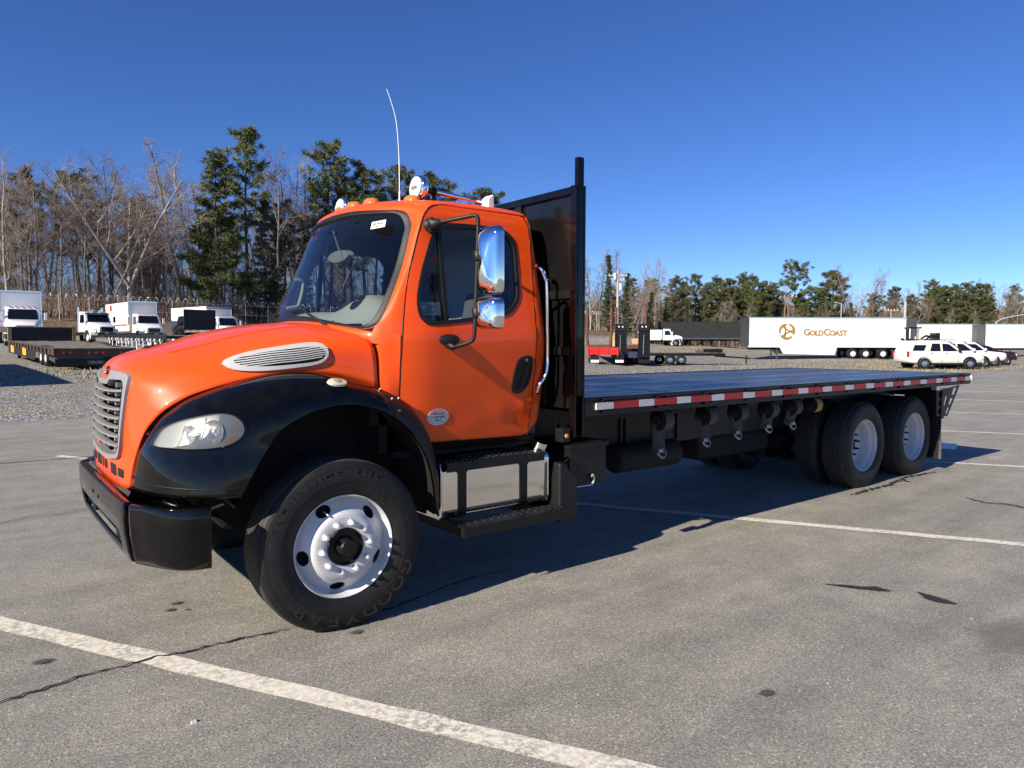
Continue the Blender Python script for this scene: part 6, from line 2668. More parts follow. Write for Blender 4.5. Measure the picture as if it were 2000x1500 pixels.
# gooseneck flat trailer pointing right
t = thing('gooseneck_trailer', 'low black flat trailer with a long tongue pointing right', 'trailer', G_(43.1, 30.4), radians(-30))
b = MB()
b.box(-3.2, 3.0, -1.1, 1.1, .72, .92)
b.build('trailer_deck', BLACKM, t, smooth=None)
for k in range(6):
    b = MB()
    b.box(-3.2, 3.0, -1.08 + k * .36, -.74 + k * .36, .92, .96)
    b.build('deck_board', WOOD, t, smooth=None)
b = MB()
b.add([(3.0, -.9, .72), (3.0, .9, .72), (5.6, .06, .55), (5.6, -.06, .55), (3.0, -.9, .60), (3.0, .9, .60), (5.6, .06, .45), (5.6, -.06, .45)], [(0, 3, 2, 1), (4, 5, 6, 7), (0, 4, 7, 3), (1, 2, 6, 5), (2, 3, 7, 6), (0, 1, 5, 4)])
b.build('tongue', BLACKM, t, smooth=None)
b = MB()
b.box(5.2, 5.32, -.05, .05, .05, .75)
b.build('jack', STEEL, t, smooth=None)
wheel_pair(t, -1.5, 1.12, .40, .26, ALU)
wheel_pair(t, -.6, 1.12, .40, .26, ALU)
b = MB()
b.box(2.0, 2.9, -.8, .8, .96, 1.25)
b.build('load_box', BLACKM, t, smooth=None)
for y in (-.4, .35):
    b = MB()
    b.box(1.2, 1.5, y - .14, y + .14, .96, 1.2)
    b.build('chain_heap', mat('chain_rust', (.12, .08, .06), .7, bump=(40, 1)), t, bevel=.05)
# blocks of pale timber
t = thing('timber_stack', 'pale timber blocks standing behind the black ramps', 'timber', G_(41.5, 34.7), .5)
for k, (x, y, w, h, z) in enumerate(((-1.1, .6, .9, .9, 1.15), (.75, -.5, .8, .45, 1.35), (-1.0, .6, .5, .25, 2.05))):
    b = MB()
    b.box(x - w / 2, x + w / 2, y - .3, y + .3, z, z + h)
    b.build('block', TANWOOD, t, bevel=.02)
b = MB()
b.box(-2.2, 2.2, -1.0, 1.0, .95, 1.15)
b.box(-1.8, -1.6, -.9, .9, 0, .95)
b.box(1.6, 1.8, -.9, .9, 0, .95)
b.build('rack', BLACKM, t, smooth=None)

# white medium truck with a tank body
t = thing('tank_truck', 'white medium truck with a plain tank body near the black tarp trailer', 'truck', G_(87.5, 66.8), radians(-52))
conv_cab(t, WHITE, bumper=STEEL)
frame_and_tandem(t, -6.2, (-4.3,))
b = MB()
b.cyl((-5.9, 0, 1.75), (-2.2, 0, 1.75), .85, 20)
b.build('tank', WHITE, t)
b = MB()
b.box(-5.8, -2.3, -.9, .9, .98, 1.3)
b.build('tank_cradle', WHITE, t, smooth=None)

t = van_trailer('tarp_trailer', 'long trailer under a black tarp with a white front bulkhead', G_(95.9, 68.3), RIGHT, 14.0, 2.6, 1.25, 4.05, skin=TARP, ends=TARP, axles=(-5.2, -4.0), legs=4.6)
b = MB()
b.box(6.55, 6.99, -1.33, 1.33, 1.22, 4.08)
b.build('bulkhead', WALLW, t, smooth=None)
b = MB()
b.box(6.995, 7.03, -1.25, 1.25, 1.4, 4.0)
b.build('bulkhead_face', STEEL, t, smooth=None)

# the long white van trailer with gold lettering
t = van_trailer('van_trailer', 'long white van trailer with gold lettering and round knot emblem', G_(68.4, 32.75), pi + RIGHT, 15.9, 2.6, 1.17, 4.12, axles=(-2.6, -3.9, -5.65, -7.2), skirt=(-1.0, 4.8), legs=4.9, end_front=STEEL)
# its visible side is the left (+y local)
yy = 1.302
x = 5.9 - 3.4
# capitals: G and C larger, the rest small capitals
M0 = lambda px, pz: frame_m((px, yy + .004, pz), (-1, 0, 0), (0, 0, 1))
cur = 2.40
for word in ('GOLD', 'COAST'):
    for i, ch in enumerate(word):
        big = i == 0
        sz = .92 if big else .72
        me_w = {'G': .60, 'O': .60, 'L': .43, 'D': .56, 'C': .56, 'A': .56, 'S': .44, 'T': .46}[ch] * (1.05 if big else .82) * 1.02
        o = text_obj('gold_letter', ch, sz, GOLD, t, M0(cur - me_w / 2, 2.60 + (.0 if big else -.065)), .012, bold=.03)
        # little serifs
        cur -= me_w
    cur -= .06
b = MB()
ec, er = (4.1, 2.72), .72
for k in range(3):
    a0_ = pi / 2 + k * 2 * pi / 3
    pth = [(ec[0] - er * cos(a0_ + q / 16 * 1.9), yy + .012, ec[1] + er * sin(a0_ + q / 16 * 1.9)) for q in range(17)]
    b.tube(pth, [.07 + .07 * sin(pi * q / 16) for q in range(17)], 5)
    a1 = a0_ + .3
    b.tube([(ec[0] - er * .95 * cos(a1), yy + .012, ec[1] + er * .95 * sin(a1)), (ec[0] - er * .2 * cos(a1 + 1.2), yy + .012, ec[1] + er * .2 * sin(a1 + 1.2)), (ec[0] - er * .9 * cos(a1 + 2.5), yy + .012, ec[1] + er * .9 * sin(a1 + 2.5))], .085, 5)
for v in range(len(b.v)):
    px_, py_, pz_ = b.v[v]
    b.v[v] = (px_, yy + (.012 if py_ > yy + .012 else .004), pz_)
b.build('knot_emblem', GOLD, t, smooth=None)
b = MB()
b.box(-7.97, -9.0, 1.24, 1.29, 1.2, 4.08)
b.build('open_rear_door', mat('dark_grey_door', (.06, .065, .075), .5), t, smooth=None)
for k in range(26):
    b = MB()
    b.box(-7.7 + k * .61, -7.67 + k * .61, 1.3005, 1.304, 1.36, 3.98)
    b.build('panel_seam', BOXGREY, t, smooth=None)
for k in range(22):
    b = MB()
    b.box(-7.6 + k * .7, -7.2 + k * .7, 1.319, 1.323, 1.26, 1.30)
    b.build('side_marking', TAPER if k % 2 else TAPEW, t, smooth=None)
van_trailer('container_trailer', 'white ribbed container trailer between the lettered trailer and a plain white trailer', G_(107.0, 36.6), RIGHT, 12.6, 2.5, 1.2, 4.05, ribs=18, axles=(-4.6, -3.3), ends=WHITE)
van_trailer('van_trailer', 'plain white van trailer at right edge behind the parked cars', G_(108.8, 25.0), RIGHT, 16.2, 2.6, 1.2, 4.2, axles=(6.0, 4.8), legs=-4.5)


def car(name, label, loc, heading, paint, kind='suv', group=None, cat='car', rimm=ALU, tail_lamps=True):
    """four-door body; x forward, origin on the ground mid-way between the axles"""
    t = thing(name, label, cat, loc, heading, group)
    # lower body sections along x: (x, half width, z low, z high)
    S_ = [(-2.55, .84, .55, 1.02), (-2.50, .93, .50, 1.12), (-2.2, .98, .40, 1.16), (-1.0, 1.0, .38, 1.16), (.6, 1.0, .38, 1.15), (1.05, .99, .38, 1.14), (1.5, .97, .40, 1.10), (2.2, .93, .42, 1.04), (2.48, .86, .46, .98), (2.56, .76, .52, .88)]
    b = MB()
    rws_ = []
    for x, hw, z0, z1 in S_:
        rws_.append([(x, -hw * .90, z0), (x, -hw * .985, z0 + .08), (x, -hw, (z0 + z1) / 2), (x, -hw * .985, z1 - .10), (x, -hw * .92, z1), (x, -hw * .5, z1 + .02), (x, hw * .5, z1 + .02), (x, hw * .92, z1), (x, hw * .985, z1 - .10), (x, hw, (z0 + z1) / 2), (x, hw * .985, z0 + .08), (x, hw * .90, z0)])
    body = shell(t, 'body', rws_, paint, smooth=60)
    # cabin
    if kind == 'suv':
        roof = [(-2.46, 1.10), (-2.36, 1.55), (-2.16, 1.86), (-1.9, 1.90), (-.3, 1.92), (.20, 1.86), (1.05, 1.14)]
    elif kind == 'pickup':
        roof = [(-.95, 1.12), (-.88, 1.60), (-.75, 1.83), (-.55, 1.86), (-.2, 1.87), (.22, 1.82), (1.08, 1.13)]
    else:
        roof = [(-1.9, 1.10), (-1.5, 1.40), (-1.0, 1.55), (-.3, 1.60), (.1, 1.55), (1.05, 1.10)]
    secs = []
    for x, z in roof:
        k = (z - 1.1) / .8
        hw = .93 - .20 * max(0, k)
        secs.append([(x, -.94, 1.08), (x, -hw - .02, z - .06 if z > 1.2 else z), (x, -hw + .10, z), (x, hw - .10, z), (x, hw + .02, z - .06 if z > 1.2 else z), (x, .94, 1.08)])
    shell(t, 'cabin', secs, paint, smooth=35)
    zt = roof[3][1]
    yw = lambda z: .945 - .235 * (z - 1.1) / .8 + .012
    if kind == 'suv':
        wins = [[(-2.26, 1.22), (-1.50, 1.22), (-1.22, 1.70), (-2.02, 1.72)], [(-1.12, 1.20), (-.42, 1.20), (-.40, 1.70), (-.92, 1.70)], [(-.28, 1.20), (.72, 1.20), (.62, 1.30), (.18, 1.66), (-.26, 1.70)]]
    elif kind == 'pickup':
        wins = [[(-.75, 1.20), (.74, 1.20), (.66, 1.30), (.20, 1.66), (-.66, 1.68)]]
    else:
        wins = [[(-1.2, 1.18), (-.45, 1.18), (-.45, 1.45), (-.85, 1.42)], [(-.35, 1.18), (.62, 1.18), (.1, 1.45), (-.35, 1.47)]]
    for s in (1, -1):
        for o in wins:
            pts = [(x, s * yw(z), z) for x, z in o]
            panel(t, 'side_window', pts if s < 0 else list(reversed(pts)), DARKGL)
        xa, xb, za, zb = (.30, .98, 1.80, 1.20) if kind != 'sedan' else (.2, 1.0, 1.5, 1.15)
    pts = [(xb + .015, -.80, zb), (xb + .015, .80, zb), (xa + .015, .66, za), (xa + .015, -.66, za)]
    ws_ = panel(t, 'windshield', pts, DARKGL)
    ws_.location = (.035, 0, .035)
    # arches and wheels
    for x in (-1.5, 1.48):
        for s in (1, -1):
            b = MB()
            b.lathe([(.46, 0), (.0, .0)], (x, s * .985, .40), (0, s, 0), 24)
            b.lathe([(.46, 0), (.44, .02), (.42, .02)], (x, s * .985, .40), (0, s, 0), 24)
            b.build('wheel_arch', DARK, t, smooth=None)
        wheel_pair(t, x, .94, .385, .26, rimm)
    b = MB()
    b.box(-1.0, 1.0, -.995, .995, .30, .40)
    b.build('running_board', BLACKM, t, smooth=None)
    b = MB()
    b.box(2.40, 2.60, -.42, .42, .66, .94)
    gr = b.build('grille', BLACKM, t, bevel=.03)
    for k in range(3):
        b = MB()
        b.box(2.60, 2.615, -.40, .40, .70 + k * .08, .72 + k * .08)
        b.build('grille_bar', CHROME, gr, smooth=None)
    b = MB()
    b.add([(2.40, -.92, .42), (2.68, -.55, .40), (2.68, .55, .40), (2.40, .92, .42), (2.40, -.92, .62), (2.68, -.55, .60), (2.68, .55, .60), (2.40, .92, .62)], [(0, 1, 5, 4), (1, 2, 6, 5), (2, 3, 7, 6), (4, 5, 6, 7), (3, 2, 1, 0), (0, 4, 7, 3)])
    b.build('front_bumper', paint if kind == 'suv' and rimm is CHROME else STEEL, t, bevel=.03)
    for s in (1, -1):
        b = MB()
        b.add([(2.50, s * .50, .70), (2.36, s * .88, .72), (2.28, s * .90, .94), (2.46, s * .52, .95), (2.60, s * .47, .72), (2.44, s * .90, .74), (2.36, s * .91, .92), (2.54, s * .50, .93)], [(4, 5, 6, 7), (0, 3, 2, 1), (0, 1, 5, 4), (1, 2, 6, 5), (2, 3, 7, 6), (3, 0, 4, 7)])
        b.build('headlight', LENSW, t, smooth=None)
        b = MB()
        b.box(-2.57, -2.47, s * .80, s * .95, .82, 1.18)
        b.build('tail_lamp', REDL, t, smooth=None)
        b = MB()
        b.box(.66, .82, s * 1.0, s * 1.16, 1.16, 1.36)
        b.build('mirror', paint if rimm is not CHROME else BLACKM, t, bevel=.04)
        for x in ((-.50, .45) if kind != 'pickup' else (.45 - 1.0,)):
            b = MB()
            b.box(x - .62, x - .44, s * .985, s * 1.012, 1.04, 1.075)
            b.build('door_handle', CHROME, t, smooth=None)
        for x in ((-1.02, -.35, .72) if kind == 'suv' else (-.9, .72)):
            b = MB()
            b.box(x - .005, x + .005, s * .99, s * 1.003, .45, 1.1)
            b.build('door_seam', DARK, t, smooth=None)
    if kind == 'suv':
        for s in (1, -1):
            b = MB()
            b.tube([(-1.9, s * .62, 1.90), (-1.8, s * .62, 1.96), (-.4, s * .62, 1.97), (-.3, s * .62, 1.91)], .02, 6)
            b.build('roof_rack', BLACKM, t)
    return t


cg = 'white vehicles parked in a row at the right'
car('suv', 'cream white suv with side windows tinted black, nearest of the parked row', G_(50.0, 14.7), RIGHT, PEARL, 'suv', cg, 'car', CHROME)
car('suv', 'white suv with pale headlights and grey bumper, second in the row', G_(54.2, 15.3), RIGHT - .03, WHITE, 'suv', cg, 'car', STEEL)
car('pickup_truck', 'white pickup truck with a single big door window, third in the row', G_(58.4, 16.0), RIGHT, WHITE, 'pickup', cg, 'pickup', ALU)
car('sedan', 'dark maroon sedan with a pale windshield at the far end of the row', G_(62.8, 16.6), RIGHT, mat('maroon_paint', (.03, .006, .008), .3, 0, .8), 'sedan', None, 'car', STEEL)

# machine with a caged cab behind the cars
t = thing('skid_loader', 'skid loader with caged cab rising behind the parked suv roof', 'loader', G_(64.0, 22.2), radians(-46))
b = MB()
b.box(-1.2, 1.0, -.85, .85, .35, 1.55)
b.build('machine_body', mat('loader_paint', (.30, .27, .22), .5), t, bevel=.08)
for x, y in ((-.6, -.75), (-.6, .75), (.75, -.75), (.75, .75)):
    b = MB()
    b.box(x - .06, x + .06, y - .06, y + .06, 1.5, 3.15)
    b.build('cage_post', WHITE, t, smooth=None)
b = MB()
b.box(-.75, .95, -.85, .85, 3.15, 3.28)
b.build('cab_roof', BLACKM, t, bevel=.03)
for k in range(7):
    b = MB()
    b.box(.74, .77, -.62 + k * .2, -.56 + k * .2, 1.6, 3.12)
    b.build('cage_bar', mat('brown_bar', (.14, .09, .05), .6) if k == 0 else MAT['brown_bar'], t, smooth=None)
b = MB()
b.box(-.58, -.5, -.7, .7, 1.6, 3.1)
b.build('rear_screen', DARK, t, smooth=None)
for s in (1, -1):
    b = MB()
    b.tube([(-1.1, s * .95, 2.2), (.9, s * .95, 1.9), (2.2, s * .95, 2.5), (2.9, s * .9, 2.4)], .10, 8)
    b.build('lift_arm', BLACKM, t)
wheel_pair(t, -.7, .95, .45, .35, STEEL)
wheel_pair(t, .7, .95, .45, .35, STEEL)
b = MB()
b.box(2.7, 3.3, -.95, .95, 1.9, 2.75)
b.build('bucket', BLACKM, t, bevel=.05)
t.scale = (.62, .62, .95)

t = thing('wheel_stop', 'pale slab lying on the shaded asphalt behind the rear wheels', 'slab', (10.85, -.36, 0), 0.3)
b = MB()
b.prism([(-.22, 0), (.22, 0), (.17, .05), (-.17, .05)], -.14, .14)
b.build('slab', PAPER, t, bevel=.008)

# ================================================================= TREES, FENCE, POLES
BARK = mat('grey_bark', (.24, .205, .175), .9, noise=(1.2, (.11, .09, .075), .7))
BARKP = mat('pale_bark', (.40, .36, .31), .85, noise=(.5, (.17, .14, .115), .8))
TWIG = mat('twig', (.33, .275, .235), .9, noise=(.12, (.20, .155, .13), .8, 2))
TWIGR = mat('reddish_twig', (.28, .20, .165), .9, noise=(.12, (.18, .125, .10), .8, 2))
PBARK = mat('pine_bark', (.115, .075, .055), .9, noise=(1.0, (.05, .035, .03), .7))
NEEDLE = mat('pine_needles', (.055, .080, .024), .75, noise=(.9, (.15, .155, .042), .9, 3))
NEEDLED = mat('dark_needles', (.035, .058, .024), .75, noise=(.9, (.085, .105, .036), .85, 3))
NEEDLEY = mat('olive_needles', (.062, .072, .023), .75, noise=(.7, (.14, .128, .043), .9, 3))


def cone3(b, p, q, r):
    """a thin twig: three faces running to a point"""
    d = (q - p)
    if d.length < 1e-6:
        return
    u = d.orthogonal().normalized() * r
    w = d.normalized().cross(u)
    b.add([p + u, p - u * .5 + w * .87, p - u * .5 - w * .87, q], [(0, 1, 3), (1, 2, 3), (2, 0, 3)])


def bare_tree(seed, H=20.0, crown0=.35, spread=.32, upright=.55, n1=15, lean=0.0, fork=0, r0=.19, fine=1.0):
    rg = random.Random(seed)
    tr, cr = MB(), MB()

    def rv(k):
        return Vector((rg.gauss(0, k), rg.gauss(0, k), rg.gauss(0, k * .6)))

    def limb(p, d, L, r, lev):
        nseg = (9, 6, 4, 2, 1)[lev]
        pts, rad = [p.copy()], [r]
        for i in range(nseg):
            d = (d + rv((.05, .13, .17, .2, .2)[lev]) + Vector((0, 0, (.02, .08 * upright * 2, .07, .03, .02)[lev]))).normalized()
            p = p + d * (L / nseg)
            pts.append(p.copy())
            rad.append(max(r * (1 - (i + 1) / nseg * (.72 if lev == 0 else .85)), .006))
        if lev <= 1:
            tr.tube(pts, rad, 7 if lev == 0 else 5, caps=False)
        elif lev == 2:
            cr.tube(pts, rad, 3, caps=False)
        elif lev == 3:
            cone3(cr, pts[0], pts[-1], r)
        else:
            cone3(cr, pts[0], pts[-1], r)
        if lev == 4:
            return
        nb = (n1, int(7 * fine), int(6 * fine), int(5 * fine))[lev]
        for k in range(nb):
            t0 = (crown0, .22, .15, .1)[lev]
            t = t0 + (1 - t0) * ((k + rg.random()) / nb)
            x = t * nseg
            i = min(int(x), nseg - 1)
            q = pts[i].lerp(pts[i + 1], x - i)
            ax = (pts[i + 1] - pts[i]).normalized()
            az = rg.random() * 2 * pi + k * 2.4
            side = ax.orthogonal().normalized()
            side = Matrix.Rotation(az, 3, ax) @ side
            up = upright if lev == 0 else .65
            dd = (ax * up + side * rg.uniform(.75, 1.15) * (1.0 if lev else (1.3 - .5 * t))).normalized()
            if lev == 0:
                LL = H * spread * (1.15 - .75 * (t - t0) / (1 - t0)) * rg.uniform(.7, 1.2)
            else:
                LL = L * (.50, .52, .5, .55)[lev] * (1.1 - .5 * t) * rg.uniform(.7, 1.25)
            rr = max(rad[i] * (.5, .5, .5, .55)[lev], (.03, .019, .0125, .0095)[lev])
            limb(q, dd, LL, rr, lev + 1)

    d0 = Vector((lean, rg.gauss(0, .03), 1)).normalized()
    if fork:
        p = Vector((0, 0, -.3))
        tr.tube([p, Vector((lean * H * .1, 0, H * .22))], [r0 * 1.25, r0 * .95], 8, caps=False)
        for k in range(fork):
            a = 2 * pi * k / fork + .4
            limb(Vector((lean * H * .1, 0, H * .21)), Vector((cos(a) * .5, sin(a) * .5, 1)).normalized(), H * .80, r0 * .72, 0)
    else:
        limb(Vector((0, 0, -.3)), d0, H + .3, r0, 0)
    zs = max(v[2] for v in cr.v)
    f = H / zs
    for mb in (tr, cr):
        mb.v = [(x, y, z * f) for x, y, z in mb.v]
    return tr, cr


def tuft(b, c, R, n, rg, w=.11, flat=.8):
    for _ in range(n):
        d = Vector((rg.gauss(0, 1), rg.gauss(0, 1), rg.gauss(0, flat)))
        d = d.normalized() if d.length > .01 else Vector((0, 0, 1))
        p = c + d * R * rg.uniform(0, .55)
        L = R * rg.uniform(.45, .8)
        d2 = (d + Vector((rg.gauss(0, .5), rg.gauss(0, .5), rg.gauss(.15, .4)))).normalized()
        u = d2.orthogonal().normalized()
        u = Matrix.Rotation(rg.random() * 6.28, 3, d2) @ u
        ww = w * rg.uniform(.7, 1.3)
        b.add([p - u * ww, p + u * ww, p + d2 * L], [(0, 1, 2)])


def pine(seed, H=20.0, kind='pine'):
    rg = random.Random(seed)
    tr, cr = MB(), MB()
    P = dict(pine=(.42, .20, 46, .6), tallpine=(.50, .155, 40, .55), fullpine=(.14, .19, 78, .35), bushpine=(.10, .21, 80, .5), cedar=(.04, .15, 80, .3), spruce=(.05, .12, 90, .2), umbrella=(.42, .26, 40, .7))[kind]
    c0, spr, nb, wild = P
    pts = [Vector((.25 * sin(i * .7 + seed), .2 * cos(i * .9), -.3 + (H * .985 + .3) * i / 10)) for i in range(11)]
    tr.tube(pts, [.27 * (1 - .85 * i / 10) for i in range(11)], 8, caps=False)
    for k in range(nb):
        t = c0 + (1 - c0) * (k + rg.random()) / nb
        u = (t - c0) / (1 - c0)
        if kind in ('cedar', 'spruce'):
            L = H * spr * (1.05 - u) * rg.uniform(.75, 1.2) + .3
        elif kind == 'umbrella':
            L = H * spr * (sin(pi * (.18 + .72 * u)) ** .6) * rg.uniform(.55, 1.15)
        elif kind == 'fullpine':
            L = H * spr * (1.08 - .92 * u) * rg.uniform(.6, 1.25) + .4
        else:
            L = H * spr * (sin(pi * (.22 + .70 * u)) ** .8) * rg.uniform(.45, 1.25)
        az = k * 2.4 + rg.gauss(0, .4)
        x = t * 10
        i = min(int(x), 9)
        q = pts[i].lerp(pts[i + 1], x - i)
        rise = rg.uniform(-.15, .35) + (.4 * u if kind != 'umbrella' else .1)
        d = Vector((cos(az), sin(az), rise)).normalized()
        n = 4
        bp_ = [q + d * (L * j / n) + Vector((0, 0, .12 * L * (j / n) ** 2 * (1 if kind != 'cedar' else .4))) + Vector((rg.gauss(0, .05), rg.gauss(0, .05), 0)) * j for j in range(n + 1)]
        tr.tube(bp_, [.05 * (1 - j / (n + .5)) + .012 for j in range(n + 1)], 3, caps=False)
        m = max(2, int(L * (1.25 if kind in ('pine', 'tallpine', 'umbrella') else 1.7)))
        for j in range(m):
            s = (.38 if kind not in ('cedar', 'spruce') else .15) + .62 * (j + rg.random()) / m
            xx = min(s, 1) * n
            ii = min(int(xx), n - 1)
            c = bp_[ii].lerp(bp_[ii + 1], xx - ii) + Vector((rg.gauss(0, .28), rg.gauss(0, .28), rg.gauss(.05, .2))) * wild * 1.6
            R = rg.uniform(.55, 1.0) * (1.0 if kind not in ('cedar', 'spruce') else .8)
            tuft(cr, c, R, 74 if kind not in ('cedar', 'spruce') else 52, rg, .055, .65)
    for _ in range(4):
        tuft(cr, pts[-1] + Vector((rg.gauss(0, .3), rg.gauss(0, .3), -.2 + rg.gauss(0, .3))), .8, 70, rg, .055)
    return tr, cr


PROTO = {}


def add_proto(key, tc, mt_, mc, H=20.0):
    PROTO.setdefault(key, []).append((tc[0].mesh('trunk', mt_, 60), tc[1].mesh('crown', mc, None)))


add_proto('bare', bare_tree(1, crown0=.30, spread=.30, upright=.8), BARK, TWIG)
add_proto('bare', bare_tree(2, crown0=.38, spread=.26, upright=.95, n1=17, lean=.04), BARK, TWIG)
add_proto('bare', bare_tree(3, crown0=.25, spread=.36, upright=.65, n1=13, lean=-.06), BARK, TWIG)
add_proto('bare', bare_tree(4, crown0=.28, spread=.30, upright=.8, fork=2, r0=.25, n1=10), BARK, TWIGR)
add_proto('poplar', bare_tree(5, crown0=.30, spread=.22, upright=1.5, n1=20, r0=.22), BARKP, TWIG)
add_proto('poplar', bare_tree(15, crown0=.40, spread=.20, upright=1.6, n1=18, r0=.20, lean=.03), BARK, TWIG)
add_proto('birch', bare_tree(6, crown0=.22, spread=.17, upright=1.3, n1=22, r0=.16, fine=.85), BARKP, TWIGR)
add_proto('sycamore', bare_tree(9, crown0=.22, spread=.40, upright=.75, fork=3, r0=.34, n1=10), BARKP, mat('pale_twig', (.30, .26, .22), .9))
for k_, sd in (('pine', 21), ('pine', 22), ('pine', 23), ('tallpine', 24), ('fullpine', 25), ('bushpine', 31), ('bushpine', 32), ('bushpine', 33), ('cedar', 26), ('cedar', 30), ('spruce', 27), ('umbrella', 28)):
    add_proto(k_, pine(sd, kind=k_), PBARK, {22: NEEDLEY, 26: NEEDLED, 27: NEEDLED, 30: NEEDLEY, 31: NEEDLEY, 33: NEEDLEY}.get(sd, NEEDLE))

